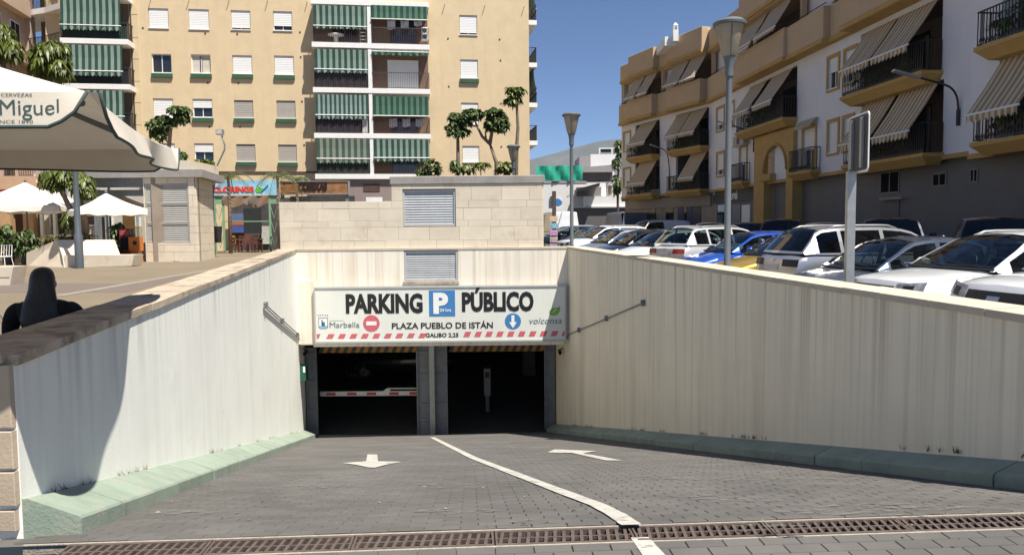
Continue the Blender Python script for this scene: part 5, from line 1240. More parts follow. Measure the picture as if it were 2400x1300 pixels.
# ground floor, soffit and ochre trims
mb = MB(); us = uz(S1, 1662, 2.0)
mb.quad(S1.p(3, -.3, -.32), S1.p(LEN1, -.3, -.32), S1.p(LEN1, Z1, -.32), S1.p(3, Z1, -.32)); mb.quad(S1.p(3, Z1, -.33), S1.p(LEN1, Z1, -.33), S1.p(LEN1, Z1, 0), S1.p(3, Z1, 0)); mb.build('ground_floor_wall', M_gf, house, fix=False)
mb = MB(); mb.quad(S2.p(0, -.3, -.32), S2.p(LEN2, -.3, -.32), S2.p(LEN2, Z1, -.32), S2.p(0, Z1, -.32)); mb.quad(S2.p(0, Z1, -.33), S2.p(LEN2, Z1, -.33), S2.p(LEN2, Z1, 0), S2.p(0, Z1, 0)); mb.build('ground_floor_wall', M_gfb, house, fix=False)
for F, L_, a in ((S1, LEN1, 3), (S2, LEN2, 0)):
    mb = MB(); mb.fbev(F, a, L_, Z1 - .14, Z1 + .02, .002, .07, .015); mb.build('trim', M_och, house)
# protruding near bay
un = uz(S1, 2298, 5)
mb = MB(); 
hb = [(h[0], h[1], h[2], h[3]) for h in holes1 if h[1] < un]
holed(mb, S1, 3.0, un, Z1 - .12, Z3 + 2.0, hb, .35, .3); mb.quad(S1.p(un, Z1 - .12, 0), S1.p(un, Z1 - .12, .35), S1.p(un, Z3 + 2, .35), S1.p(un, Z3 + 2, 0)); mb.quad(S1.p(3, Z1 - .12, 0), S1.p(un, Z1 - .12, 0), S1.p(un, Z1 - .12, .35), S1.p(3, Z1 - .12, .35)); mb.build('bay', M_rw, house, fix=False)
mb = MB(); mb.fbev(S1, 3, un - .02, Z1 - .3, Z1 - .125, .0, .42, .02); mb.build('trim', M_och, house)
def balcony(F, u0, u1, z, dep, nb=0.0):
    mb = MB(); e = .18; t_ = .30
    mb.hexa([F.p(u0 + .12, z - t_, nb + dep - .28), F.p(u1 - .12, z - t_, nb + dep - .28), F.p(u1 - .12, z - t_, nb), F.p(u0 + .12, z - t_, nb), F.p(u0 - .1, z - .03, nb + dep), F.p(u1 + .1, z - .03, nb + dep), F.p(u1 + .1, z - .03, nb), F.p(u0 - .1, z - .03, nb)])
    mb.fbox(F, u0 - .12, u1 + .12, z - .028, z + .10, nb, nb + dep + .02)
    o = mb.build('balcony_slab', M_och, house); railing(house, F, u0 - .05, u1 + .05, z + .10, .98, nb + dep - .05, M_rail, step=.12, ends=nb + .03, r_=.011)
    mb = MB(); K = 40
    for i in range(K): u = lerp(u0, u1, i / K); mb.tube([F.p(u, z + .17, nb + dep - .05), F.p(u + (u1 - u0) / K / 2, z + .32, nb + dep - .05), F.p(u + (u1 - u0) / K, z + .17, nb + dep - .05)], .010, 4, cap=False)
    mb.build('scrollwork', M_rail, house, fix=False)
    return o
for (F, u0, u1, z, fl, aws, m) in logs:
    nb = .35 if (F is S1 and u1 < un) else 0
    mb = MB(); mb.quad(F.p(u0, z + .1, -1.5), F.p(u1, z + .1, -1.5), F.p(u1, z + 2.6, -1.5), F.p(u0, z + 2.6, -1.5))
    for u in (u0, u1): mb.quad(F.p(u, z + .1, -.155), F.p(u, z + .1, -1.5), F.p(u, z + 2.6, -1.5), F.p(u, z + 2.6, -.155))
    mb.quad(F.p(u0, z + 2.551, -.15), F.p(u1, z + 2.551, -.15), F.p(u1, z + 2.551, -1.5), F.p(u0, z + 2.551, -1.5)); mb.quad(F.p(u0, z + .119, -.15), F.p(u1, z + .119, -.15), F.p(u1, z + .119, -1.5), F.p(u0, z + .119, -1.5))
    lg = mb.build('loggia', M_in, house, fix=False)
    for q in range(2):
        x0 = lerp(u0, u1, .15 + .42 * q); x1 = x0 + (u1 - u0) * .25
        mb = MB(); mb.fbox(F, x0, x1, z + .13, z + 2.2, -1.49, -1.44); mb.build('door_glass', M_win, lg)
    balcony(F, u0, u1, z, .75, nb)
    for (s, e) in aws:
        lo_, hi_ = 1 - e, 1 - s
        awning(house, F, lerp(u0, u1, s), lerp(u0, u1, e), z + (.98 if fl else .85), z + 2.5, nb + .08, nb + 1.15, m, .22)
    rr_ = random.Random(int(u0 * 10))
    for q in (.3, .6, .8): mbp = rosettes(cloud(rr_, [(F.p(lerp(u0, u1, q), z + .75, nb + .45), (.3, .2, .4))], 9), .22, 7, .08, rr_); mbp.build('balcony_plant', M_leafB, house, fix=False)
for (F, h, op, full, fl) in rw:
    u0, u1, v0, v1 = h; w_ = window(house, F, u0, u1, v0, v1, 'H' if op > .28 else ('P' if op > .05 else 'S'), 0, -.12)
    mb = MB(); f = .14
    for a in ((u0 - f, u0 - .005, v0 - f, v1 + f), (u1 + .005, u1 + f, v0 - f, v1 + f), (u0 - .004, u1 + .004, v1 + .005, v1 + f), (u0 - .004, u1 + .004, v0 - f, v0 - .06)): mb.fbox(F, *a, .002, .045)
    mb.build('window_surround', M_och, house)
    if full: balcony(F, u0 - .45, u1 + .45, v0 - .05, .5); awning(house, F, u0 - .25, u1 + .25, v1 + .12, v1 + .42, .05, .35, AWC, .12, bar=False)
# top storey bands
def band(F, a, b, z0, z1, n0, n1, m=M_rb, nm='parapet'):
    mb = MB(); mb.fbev(F, a, b, z0, z1, n0, n1, .02); mb.build(nm, m, house)
    mb = MB(); mb.fbev(F, a - .02, b + .02, z0 - .2, z0 - .003, n0, n1 + .07, .03); mb.build('trim', M_och, house)
segs1 = [(S1, uz(S1, 2560, 10), uz(S1, 2300, 10), 1), (S1, uz(S1, 2300, 10), uz(S1, 2212, 10), 0), (S1, uz(S1, 2212, 10), uz(S1, 2010, 10), 1), (S1, uz(S1, 2010, 10), uz(S1, 1958, 10), 0), (S1, uz(S1, 1958, 10), uz(S1, 1870, 10), .5), (S1, uz(S1, 1870, 10), uz(S1, 1754, 10), 1), (S1, uz(S1, 1754, 10), uz(S1, 1664, 10), 0),
         (S2, uz(S2, 1662, 10), uz(S2, 1582, 10), 1), (S2, uz(S2, 1580, 10), uz(S2, 1547, 10), 0), (S2, uz(S2, 1547, 10), uz(S2, 1488, 10), 1), (S2, uz(S2, 1487, 10), LEN2, 0)]
for i, (F, a, b, pr) in enumerate(segs1):
    a, b = min(a, b), max(a, b); a += .003; b -= .003
    n1 = {1: .72, .5: .55, 0: .25}[pr]
    band(F, a, b, Z3 + .2, ZR, -.05, n1, nm='balcony_parapet'); band(F, a, b, ZP + .2, ZT - (.0 if pr else .25), -.05, n1 - .12)
    mb = MB(); mb.tube([F.p(a, ZR + .12, n1 - .1), F.p(b, ZR + .12, n1 - .1)], .025, 6); mb.build('handrail', M_rail, house)
    if pr == 1 and b - a > 1.5:
        for (s, e) in ((.03, .46), (.52, .95)): awning(house, F, lerp(a, b, s), lerp(a, b, e), ZR + .10, ZP - .02, n1 - .6, n1 + .35, AWC, .15)
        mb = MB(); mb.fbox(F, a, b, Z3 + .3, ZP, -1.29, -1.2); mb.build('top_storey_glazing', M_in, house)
    else:
        for u in (a + .1, b - .25): mb = MB(); mb.fbox(F, u, u + .2, ZR - .1, ZP, -.3, -.05); mb.build('pier', M_rb, house)
        mb = MB(); mb.fbox(F, a, b, ZR - .2, ZP, -.6, -.45); mb.build('top_storey_wall', M_rw, house)
    mb = MB(); mb.fbox(F, a, b, ZP - .06, ZP - .003, -1.3, n1 - .2); mb.build('soffit', M_rb, house)
# chimney block on the roof
q = onY(1590, 100, 50.0)
mb = MB(); mb.box(q.x - .9, q.x + 1.4, 50, 53, ZT - .6, onY(1590, 86, 50).z); mb.build('roof_room', M_wh, house)
mb = MB(); a = onY(1575, 86, 50).x; b = onY(1587, 86, 50).x; zt_ = onY(1580, 56, 50).z; zb_ = onY(1580, 86, 50).z
mb.box(a, b, 49.6, 50.0, ZT - .4, zt_ - .5); mb.box(a + .02, a + .08, 49.62, 49.98, zt_ - .5, zt_ - .2); mb.box(b - .08, b - .02, 49.62, 49.98, zt_ - .5, zt_ - .2); mb.hexa([(a, 49.6, zt_ - .2), (b, 49.6, zt_ - .2), (b, 50, zt_ - .2), (a, 50, zt_ - .2), (a + .15, 49.75, zt_), (b - .15, 49.75, zt_), (b - .15, 49.85, zt_), (a + .15, 49.85, zt_)]); mb.build('chimney', M_wh, house)
# ochre arch portal
ua, ub = sorted((uz(S1, 1868, 4), uz(S1, 1776, 4))); uc0, uc1 = sorted((uz(S1, 1852, 4), uz(S1, 1800, 4)))
mb = MB(); zs = 4.4; r_ = (uc1 - uc0) / 2; um_ = (uc0 + uc1) / 2; za_ = zs + r_; ztop = Z2 - .35
mb.fbox(S1, ua, uc0, -.2, ztop, -.30, .22); mb.fbox(S1, uc1, ub, -.2, ztop, -.30, .22); K = 18
for i in range(K):
    t0, t1 = math.pi * i / K, math.pi * (i + 1) / K
    x0, x1 = um_ + r_ * math.cos(t0), um_ + r_ * math.cos(t1); y0, y1 = zs + r_ * math.sin(t0), zs + r_ * math.sin(t1)
    mb.hexa([S1.p(x1, y1, .22), S1.p(x0, y0, .22), S1.p(x0, y0, -.3), S1.p(x1, y1, -.3), S1.p(x1, ztop, .22), S1.p(x0, ztop, .22), S1.p(x0, ztop, -.3), S1.p(x1, ztop, -.3)])
mb.build('arch_portal', M_och, house)
mb = MB(); pts = []
for i in range(K + 1): t0 = math.pi * i / K; pts.append(S1.p(um_ + (r_ + .06) * math.cos(t0), zs + (r_ + .06) * math.sin(t0), .25))
mb.tube(pts, .06, 6); mb.build('arch_moulding', M_och, house, smooth=True)
mb = MB(); mb.quad(S1.p(uc0, -.2, -1.9), S1.p(uc1, -.2, -1.9), S1.p(uc1, za_ + .1, -1.9), S1.p(uc0, za_ + .1, -1.9))
for u in (uc0, uc1): mb.quad(S1.p(u, -.2, -.3), S1.p(u, -.2, -1.9), S1.p(u, za_ + .1, -1.9), S1.p(u, za_ + .1, -.3))
mb.build('portal_recess', M_rw, house, fix=False)
pc = S1.p(uc1 - .45, 0, -.25); mb = MB(); prof = []
for i in range(9): z = 4.35 + .28 * i; prof += [(.42, z), (.42, z + .22), (.38, z + .225), (.38, z + .275)]
mb.lathe((pc.x, pc.y, 0), prof, 18); mb.build('banded_column', M_rb, house, smooth=30)
mb = MB(); mb.fbev(S1, uc1 - .95, uc1 + .1, 3.95, 4.32, -.8, .35, .04); mb.build('impost', M_och, house)
mb = MB(); mb.fbox(S1, uc0 + .25, uc1 - .9, -.1, 3.6, -1.88, -1.82); mb.build('garage_door', M_shutg, house)
# ground-floor openings and shop fronts
def gfo(name, a, b, y0, y1, m, n0=-.318, n1=-.28, F=S1, par=None):
    zc_ = F.hit((a + b) / 2, (y0 + y1) / 2, n1)[1]; u0, u1 = sorted((uz(F, a, zc_, n1), uz(F, b, zc_, n1))); v0, v1 = F.V((a + b) / 2, y1, n1), F.V((a + b) / 2, y0, n1)
    mb = MB(); mb.fbox(F, u0, u1, v0, v1, n0, n1); return mb.build(name, m, par or house), (u0, u1, v0, v1)
for (a, b, y0, y1) in ((2063, 2107, 402, 453), (2185, 2217, 405, 437), (2273, 2291, 395, 428)):
    o, (u0, u1, v0, v1) = gfo('window', a, b, y0, y1, M_steel)
    for (x0, x1) in ((u0 + .05, (u0 + u1) / 2 - .03), ((u0 + u1) / 2 + .03, u1 - .05)): mb = MB(); mb.fbox(S1, x0, x1, v0 + .05, v1 - .05, -.279, -.275); mb.build('pane', mat('pane_black', (.008, .008, .009), .95, .1, 3, 0, spec=.1), o)
gfo('door', 2063, 2106, 471, 545, mat('door_grey', (.10, .095, .10), .6)); gfo('door_canopy', 2060, 2112, 462, 468, M_gfb, n1=-.1)
gfo('shop_fascia', 1662, 1776, 452, 474, mat('fascia_charcoal', (.05, .048, .05), .6)); sf = gfo('shop_sign', 1766, 1790, 443, 470, mat('sign_gloss_black', (.008, .008, .01), .25), n1=-.22)[1]
zt1 = S1.hit(1715, 467, -.27)[1]; ut = uz(S1, 1726, zt1, -.27)
SM = Frame(S1.p(0, 0, 0) + S1.u * 0, (-S1.u.x, -S1.u.y), S1.n)       # mirrored so that writing reads left to right from the street
def su(u): return -u
letters('lettering', SM, 'orel', su(uz(S1, 1712, zt1, -.27)), zt1, -.27, .5, 1.1, M_wh, house, depth=.02, bold=.03)
mb = MB(); K = 16; cu_ = (sf[0] + sf[1]) / 2; cv_ = (sf[2] + sf[3]) / 2
mb.prism([S1.p(cu_ + .16 * math.sin(2 * math.pi * i / K), cv_ - .08 + (.2 if i else .42) * math.cos(2 * math.pi * i / K), -.215) for i in range(K)], S1.n * .01); mb.build('drop_emblem', mat('emblem_blue', (.1, .2, .32), .4), house)
for (a, b, y0, y1, m) in ((1660, 1680, 478, 545, M_gfb), (1682, 1700, 480, 545, M_win), (1716, 1735, 480, 545, M_steel), (1738, 1757, 480, 545, M_wh), (1766, 1788, 480, 545, M_black)): gfo('shop_panel', a, b, y0, y1, m)
for (a, b, y0, y1, m) in ((1588, 1640, 462, 476, M_gfb), (1588, 1601, 480, 540, mat('door_navy', (.015, .03, .09), .4)), (1610, 1622, 480, 540, MATS['door_navy']), (1624, 1642, 480, 540, MATS['door_navy']), (1603, 1609, 480, 540, M_win), (1525, 1536, 480, 540, M_win), (1538, 1552, 475, 540, M_gfb), (1560, 1578, 480, 540, M_win), (1500, 1546, 445, 468, M_stone)):
    gfo('shop_panel', a, b, y0, y1, m, F=S2)
mb = MB(); mb.fbev(S2, .2, LEN2 - .2, 3.0, 3.75, -.31, -.2, .02); mb.build('shop_fascia', M_gfb, house)
o_, _b = gfo('air_conditioner', 1718, 1742, 318, 342, M_shutg, n0=.005, n1=.35)
mb = MB(); mb.disc(S1, (_b[0] + _b[1]) / 2, (_b[2] + _b[3]) / 2, .22, .351, .36, 16); mb.build('fan', M_black, o_)
# wall lamps on brackets
def wall_lamp(label, F, pts, head):
    P = []
    for (px, py, n) in pts: u, v_ = F.hit(px, py, n); P.append(F.p(u, v_, n))
    t = thing('wall_lamp', label, 'street lamp', P[0]); o = t.location.copy()
    fine = []
    for i in range(len(P) - 1): fine += [P[i].lerp(P[i + 1], k_ / 3) for k_ in range(3)]
    fine.append(P[-1]); 
    for _ in range(2): fine = [fine[0]] + [(fine[i - 1] + fine[i] * 2 + fine[i + 1]) / 4 for i in range(1, len(fine) - 1)] + [fine[-1]]
    mb = MB(); mb.tube([q - o for q in fine], .035, 8); mb.build('bracket', M_black, t, smooth=True)
    d = (P[-1] - P[-2]).normalized(); e = P[-1] + d * head; s = d.cross(Vector((0, 0, 1))).normalized()
    mb = MB(); c = P[-1] - o; f = e - o
    mb.hexa([c - s * .07 - Vector((0, 0, .05)), c + s * .07 - Vector((0, 0, .05)), f + s * .11 - Vector((0, 0, .05)), f - s * .11 - Vector((0, 0, .05)), c - s * .06 + Vector((0, 0, .03)), c + s * .06 + Vector((0, 0, .03)), f + s * .08 + Vector((0, 0, .02)), f - s * .08 + Vector((0, 0, .02))]); mb.build('lamp_head', M_galv, t)
    mb = MB(); mb.tube([P[0] - o - Vector((0, 0, .5)), P[0] - o + Vector((0, 0, .02))], .06, 8); mb.build('fixing', M_black, t)
wall_lamp('curved wall lamp beside the double balcony of striped awnings', S1, [(2246, 258, .06), (2244, 225, .12), (2228, 202, .45), (2190, 192, 1.0), (2155, 182, 1.5)], .9)
wall_lamp('wall lamp arm by the ochre arch portal', S1, [(1767, 335, .06), (1765, 315, .12), (1745, 303, .6), (1715, 294, 1.2)], .8)
wall_lamp('wall lamp on the bend of the white apartment house', S2, [(1569, 425, .06), (1568, 375, .12), (1561, 352, .5), (1545, 346, 1.0)], .7)
# ================================================================ DISTANCE
t = thing('low_white_house', 'low white house with green netting on its roof terrace', 'house')
DY = 78.0; DF = Frame((0, DY, 0), (1, 0))
def dbox(name, x0, x1, y0, y1, m, dn=0.0, dep=6.0, par=None):
    u0, v0 = DF.hit(x0, y1, dn); u1, v1 = DF.hit(x1, y0, dn); mb = MB(); mb.fbox(DF, u0, u1, v0, v1, dn - dep, dn); return mb.build(name, m, par or t)
M_bw = mat('far_white_wall', (.72, .71, .69), .85, .04); M_fg = mat('far_grey', (.30, .28, .28), .85, .08)
dbox('wall', 1225, 1420, 428, 560, M_bw)
n_ = 24; a0, z0_ = DF.hit(1257, 424, .1); a1, z1_ = DF.hit(1365, 388, .1)
mb = MB(); mb.grid([[DF.p(lerp(a0, a1, i / n_), lerp(z0_, z1_, j / 4) + .03 * math.sin(i * 1.1), .1 + .10 * math.sin(i * .8 + j) + .06 * math.sin(i * 2.3)) for i in range(n_ + 1)] for j in range(5)]); mb.build('green_netting', mat('netting_green', (.02, .36, .23), .7, .2, .8, .1, trans=.2), t, smooth=True, fix=False)
dbox('cornice', 1255, 1375, 424, 430, M_fg, .05, 1)
t = thing('grey_roofed_house', 'white house with grey sloped roof and shaded terrace', 'house')
dbox('wall', 1360, 1500, 425, 560, M_bw, -2)
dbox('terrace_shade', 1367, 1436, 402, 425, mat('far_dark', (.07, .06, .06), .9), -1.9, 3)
u0, v0 = DF.hit(1362, 403, -1); u1, v1 = DF.hit(1438, 386, -1); mb = MB(); mb.prism([DF.p(u0, v0, -1), DF.p(u1, v0, -1), DF.p(u1, v1, -1), DF.p(u0 + .3, v0 + .5, -1)], (0, 5, 0)); mb.build('roof', M_fg, t)
dbox('upper_block', 1384, 1446, 361, 392, M_bw, -4); dbox('upper_block_side', 1358, 1383.5, 366, 402, M_fg, -4); dbox('roof_frame', 1404, 1448, 346, 349, M_bw, -4, .3); dbox('roof_frame_post', 1404, 1407, 349, 361, M_bw, -4, .3); dbox('roof_frame_post', 1433, 1436, 349, 361, M_bw, -4, .3); dbox('solar_panel', 1408, 1432, 350, 357, M_navy, -4.1, .1)
dbox('column', 1436, 1440, 402, 428, M_bw, -1, .3)
for x in (1408, 1423, 1438): dbox('window_frame', x, x + 13, 432, 458, M_bw, -1.6, .3); dbox('window', x + 2, x + 11, 436, 457, mat('far_window', (.16, .12, .07), .5), -1.5, .05)
dbox('terrace_wall', 1371, 1471, 459, 484, M_bw, 2.0, 5); dbox('cornice', 1340, 1474, 484, 487, M_bw, 2.3, 5); dbox('ground_floor', 1340, 1474, 487, 560, mat('far_garage_grey', (.12, .115, .115), .9), 2.0, 5)
dbox('pergola_screen', 1352, 1409, 438, 460, mat('far_screen', (.18, .16, .14), .9, .3, .6), .5, 2)
u0, v0 = DF.hit(1350, 444, 2.5); u1, v1 = DF.hit(1403, 430, 2.5); mb = MB(); mb.hexa([DF.p(u0, v0 - .3, 3.5), DF.p(u1, v1 - .3, 3.5), DF.p(u1, v1 - .3, .5), DF.p(u0, v0 - .3, .5), DF.p(u0, v0, 3.5), DF.p(u1, v1, 3.5), DF.p(u1, v1, .5), DF.p(u0, v0, .5)]); mb.build('pergola_roof', M_black, t)
t = thing('dark_tree', 'slim dark tree between the far houses and the apartment house', 'tree', (onY(1448, 540, 66).x, 66, .2)); B0 = t.location.copy()
mb = MB(); mb.tube([(0, 0, 0), PY(1448, 440, 66) - B0, PY(1450, 370, 66) - B0], [.15, .1, .06], 6); mb.build('trunk', M_barkd, t)
mb = rosettes([c - B0 for c in cloud(random.Random(3), [lobe(1450, 345, 7, 18, 66), lobe(1446, 380, 7, 10, 66), lobe(1446, 430, 9, 22, 66)], 40)], .4, 7, .15, random.Random(4)); mb.build('crown', M_leafB, t, fix=False)
# mountain
mb = MB(); prof = [(900, 425), (1100, 405), (1262, 370), (1310, 358), (1350, 345), (1400, 332), (1440, 328), (1500, 318), (1600, 312), (1750, 330), (1900, 360), (2300, 420)]
rows = []; R5 = random.Random(5)
for j in range(9):
    r_ = []
    for i in range(60):
        px = lerp(900, 2300, i / 59); top = onY(px, pw(px, prof) + R5.uniform(-.6, .6), 3600).z; f = j / 8
        Yj = lerp(2400, 3600, f); x = onY(px, 540, 3600).x
        r_.append(Vector((x, Yj + R5.uniform(-60, 60) * (0 < j < 8), top * (f ** 1.15) * (1 + R5.uniform(-.06, .06) * (0 < j < 8)))))
    rows.append(r_)
mb.grid(rows); rows2 = [rows[-1], [v_ + Vector((0, 2500, -v_.z)) for v_ in rows[-1]]]; mb.grid(rows2)
setting(mb.build('hills', mat('hill_scrub', (.085, .09, .08), .95, .3, .004, 0), smooth=True, fix=False))
# ================================================================ CARS
G_car = glass('car_glass', (.34, .41, .41), ior=1.5); G_dk = glass('car_glass_dark', (.06, .065, .07), ior=1.5); M_tyre = mat('tyre', (.018, .018, .018), .85, .2); M_rim = mat('rim', (.5, .5, .5), .35, .05, metal=.7)
M_trim = mat('car_black_trim', (.015, .015, .016), .45, .1); M_seat = mat('car_seat', (.035, .035, .038), .8, .15); M_chr = mat('chrome', (.65, .65, .66), .15, .02, metal=.9)
M_lamp = mat('headlamp_lens', (.22, .24, .26), .10, .6, 14, .3, 30, spec=.9); M_tail = mat('tail_lamp', (.35, .008, .01), .15, .15, 40, 0, spec=.8); M_plate = mat('plate_white', (.72, .72, .70), .5, .03, 5, 0)
def paint(name, col, metal=0.0, rough=.32): return mat('paint_' + name, col, rough, .015, 2, 0, metal=metal, coat=1.0)
KIND = {
 # L, W, H, hood(z at nose, cowl z), x of windscreen base/top, rear window top/base, belt z, deck
 'suv':   dict(L=4.45, W=1.84, H=1.58, zn=1.01, zcowl=1.11, xwb=1.20, xwt=2.00, xrt=3.80, xrb=4.22, belt=1.06, deck=1.08, rails=True),
  'suvn': dict(L=4.45, W=1.84, H=1.60, zn=.97, zcowl=1.09, xwb=1.20, xwt=2.00, xrt=3.80, xrb=4.22, belt=1.06, deck=1.08, rails=False),
 'suv2': dict(L=4.45, W=1.86, H=1.64, zn=1.06, zcowl=1.15, xwb=1.22, xwt=1.98, xrt=3.80, xrb=4.22, belt=1.10, deck=1.10, rails=True),
 'hatch': dict(L=4.15, W=1.76, H=1.47, zn=.76, zcowl=.98, xwb=1.15, xwt=1.95, xrt=3.45, xrb=3.98, belt=.95, deck=.98, rails=False),
 'sedan': dict(L=4.45, W=1.78, H=1.46, zn=.74, zcowl=.97, xwb=1.28, xwt=2.08, xrt=3.20, xrb=3.90, belt=.95, deck=1.02, rails=False),
 'van':   dict(L=4.7, W=1.85, H=1.90, zn=.95, zcowl=1.18, xwb=.95, xwt=1.65, xrt=4.45, xrb=4.62, belt=1.12, deck=1.12, rails=False),
 'bigvan': dict(L=5.6, W=2.0, H=2.55, zn=1.0, zcowl=1.30, xwb=.85, xwt=1.60, xrt=5.45, xrb=5.54, belt=1.3, deck=1.3, rails=False),
}
def car_meshes(kind, pm, dark=False, blank=False, roofm=None, tailm=None):
    M_tl = tailm or M_tail
    k = KIND[kind]; Lc, Wc, H = k['L'], k['W'], k['H']; hw = Wc / 2; zlo = .24; out = []
    topz = [(0, k['zn'] - .03), (.10, k['zn']), (.5, lerp(k['zn'], k['zcowl'], .50)), (k['xwb'] - .05, k['zcowl']), (k['xwb'] + .3, k['belt'] + .005), (k['xrb'] - .4, k['belt'] + .01), (k['xrb'] - .1, k['deck']), (Lc - .10, k['deck'] - .03), (Lc, k['deck'] - .12)]
    def zt(x): return sm(x, topz)
    def plan(x): return sm(x, [(0, .86), (.25, .95), (.8, 1.0), (Lc - .9, 1.0), (Lc - .25, .95), (Lc, .90)])
    def wz(f): return sm(f, [(0, .93), (.2, .985), (.5, 1.0), (.8, .985), (1, .93)])
    def xf(z, yf): b = ((z - .52) / .45); return .10 * b * b + .26 * abs(yf) ** 3.2 + (.10 * max(0, z - .62))
    def xr_(z, yf): b = ((z - .60) / .5); return .05 * b * b + .14 * abs(yf) ** 3.5 + (.10 * max(0, z - .80))
    NX, NZ = 44, 9; tops = [1, .975, .93, .82, .62, .35, 0]
    def sec(i):
        t = i / NX; x0 = Lc * t; zs = zt(x0) - .055; pts = []
        for j in range(NZ + 1):
            f = j / NZ; z = lerp(zlo, zs, f); y = hw * plan(x0) * wz(f); pts.append((y, z))
        for s in tops[1:]: pts.append((hw * plan(x0) * wz(1) * s, zs + .055 * (1 - s ** 3.0) ** .8))
        o = []
        for (y, z) in pts:
            yf = y / hw; a, b = xf(z, yf), Lc - xr_(z, yf); o.append(Vector((lerp(a, b, t), y, z)))
        return o
    S_ = [sec(i) for i in range(NX + 1)]
    mb = MB()
    for sgn in (1, -1): mb.grid([[Vector((p.x, p.y * sgn, p.z)) for p in r_] for r_ in S_], flip=(sgn < 0))
    # end faces
    for (r_, fx, rear) in ((S_[0], xf, 0), (S_[-1], xr_, 1)):
        rows = []
        for p in r_:
            row_ = []
            for q in range(-6, 7):
                y = p.y * q / 6; e = fx(p.z, y / hw); row_.append(Vector(((Lc - e) if rear else e, y, p.z)))
            rows.append(row_)
        mb.grid(rows)
    me = mb.mesh('body', pm, smooth=38); out.append(('body', me, None))
    # greenhouse
    gw, rw_ = hw * .90, hw * .68
    E_ = [(k['xwb'], gw, zt(k['xwb']) - .01), (lerp(k['xwb'], k['xwt'], .5), lerp(gw, rw_ * 1.06, .52), lerp(k['zcowl'], H - .07, .55)), (k['xwt'], rw_ * 1.04, H - .06), (lerp(k['xwt'], k['xrt'], .35), rw_ * 1.06, H - .015), (lerp(k['xwt'], k['xrt'], .7), rw_ * 1.05, H - .02), (k['xrt'], rw_ * 1.0, H - .07), (lerp(k['xrt'], k['xrb'], .5), lerp(rw_, gw * .93, .5), lerp(H - .07, k['deck'], .48)), (k['xrb'], gw * .93, k['deck'] - .01)]
    par = [i / (len(E_) - 1) for i in range(len(E_))]; NS = 42
    def Ept(s): return Vector((sm(s, list(zip(par, [e[0] for e in E_]))), sm(s, list(zip(par, [e[1] for e in E_]))), sm(s, list(zip(par, [e[2] for e in E_])))))
    ts = [-1, -.93, -.7, -.35, 0, .35, .7, .93, 1]
    def top(s, t):
        e = Ept(s); cr = (1 - t * t); bow = (.16 * cr * max(0, 1 - s / par[2]) if s < par[2] else 0) - (.10 * cr * max(0, (s - par[5]) / (1 - par[5])) if s > par[5] else 0)
        return Vector((e.x - bow, e.y * t, e.z + .055 * cr * min(1, s / .2, (1 - s) / .2)))
    rf, ws, rwn = MB(), MB(), MB()
    for i in range(NS):
        s0, s1 = i / NS, (i + 1) / NS; smid = (s0 + s1) / 2
        for a, b in zip(ts, ts[1:]):
            inner = abs((a + b) / 2) < .93
            tgt = rf
            if inner and par[0] + .004 < smid < par[2] - .005: tgt = ws
            elif inner and par[5] + .01 < smid < 1 - .02 and not blank: tgt = rwn
            tgt.quad(top(s0, a), top(s0, b), top(s1, b), top(s1, a))
    # sides
    x0, x1 = k['xwb'] + .02, k['xrb'] - .02
    es = [Ept(i / 200) for i in range(201)]
    def zroof(x): return pw(x, [(e.x, e.z) for e in es])
    def yroof(x): return pw(x, [(e.x, e.y) for e in es])
    bp = lerp(x0, x1, .44); cp = lerp(x0, x1, .74) if kind != 'sedan' else lerp(x0, x1, .78)
    wins_ = [(x0 + .22, bp - .04), (bp + .04, cp - .035), (cp + .035, x1 - (.30 if kind == 'suv' else .34))]
    if blank: wins_ = wins_[:1]
    cuts = sorted(set([x0, x1] + [v for w_ in wins_ for v in w_] + [lerp(x0, x1, q / 14) for q in range(15)]))
    vs = [0, .07, .5, .90, 1]; sw = {}
    for sgn in (1, -1):
        def sp(x, f):
            zb, zr2 = zt(x) - .02, zroof(x); yb = hw * plan(x) * .935; zr2 = max(zr2, zb + .005); yt_ = yroof(x)
            return Vector((x, sgn * lerp(yb, yt_, f ** 1.15), lerp(zb, zr2, f)))
        for a, b in zip(cuts, cuts[1:]):
            for f0, f1 in zip(vs, vs[1:]):
                xm = (a + b) / 2; fm = (f0 + f1) / 2; tgt = rf
                for wi, (wa, wb) in enumerate(wins_):
                    if wa < xm < wb and .07 < fm < .9: tgt = sw.setdefault((wi, sgn), MB())
                tgt.quad(sp(a, f0), sp(b, f0), sp(b, f1), sp(a, f1))
    out.append(('roof', rf.mesh('roof', roofm or pm, smooth=40), None)); gl = G_dk if dark else G_car
    out.append(('windscreen', ws.mesh('windscreen', G_car, smooth=True, fix=False), None))
    if not blank: out.append(('rear_window', rwn.mesh('rear_window', G_dk if dark else G_car, smooth=True, fix=False), None))
    for (q, _s), s_ in sw.items(): out.append(('side_window', s_.mesh('side_window', gl if q else G_car, smooth=True, fix=False), None))
    # black edging and wipers at windscreen foot
    mb = MB(); mb.tube([top(.012, t) + Vector((-.01, 0, .004)) for t in (-.97, -.6, -.2, .2, .6, .97)], .018, 6)
    for (a, b) in ((-.75, .0), (-.1, .65)): mb.tube([top(.02, a) + Vector((-.01, 0, .02)), top(.05, b) + Vector((-.005, 0, .015))], .008, 5)
    out.append(('wiper', mb.mesh('wiper', M_trim), None))
    # interior
    mb = MB(); zb = k['belt'] + .02; mb.add([(k['xwb'] + .02, -gw * .95, zb + .02), (k['xwb'] + .02, gw * .95, zb + .02), (k['xrb'] - .15, gw * .9, zb - .0), (k['xrb'] - .15, -gw * .9, zb - .0)], [(0, 1, 2, 3)])
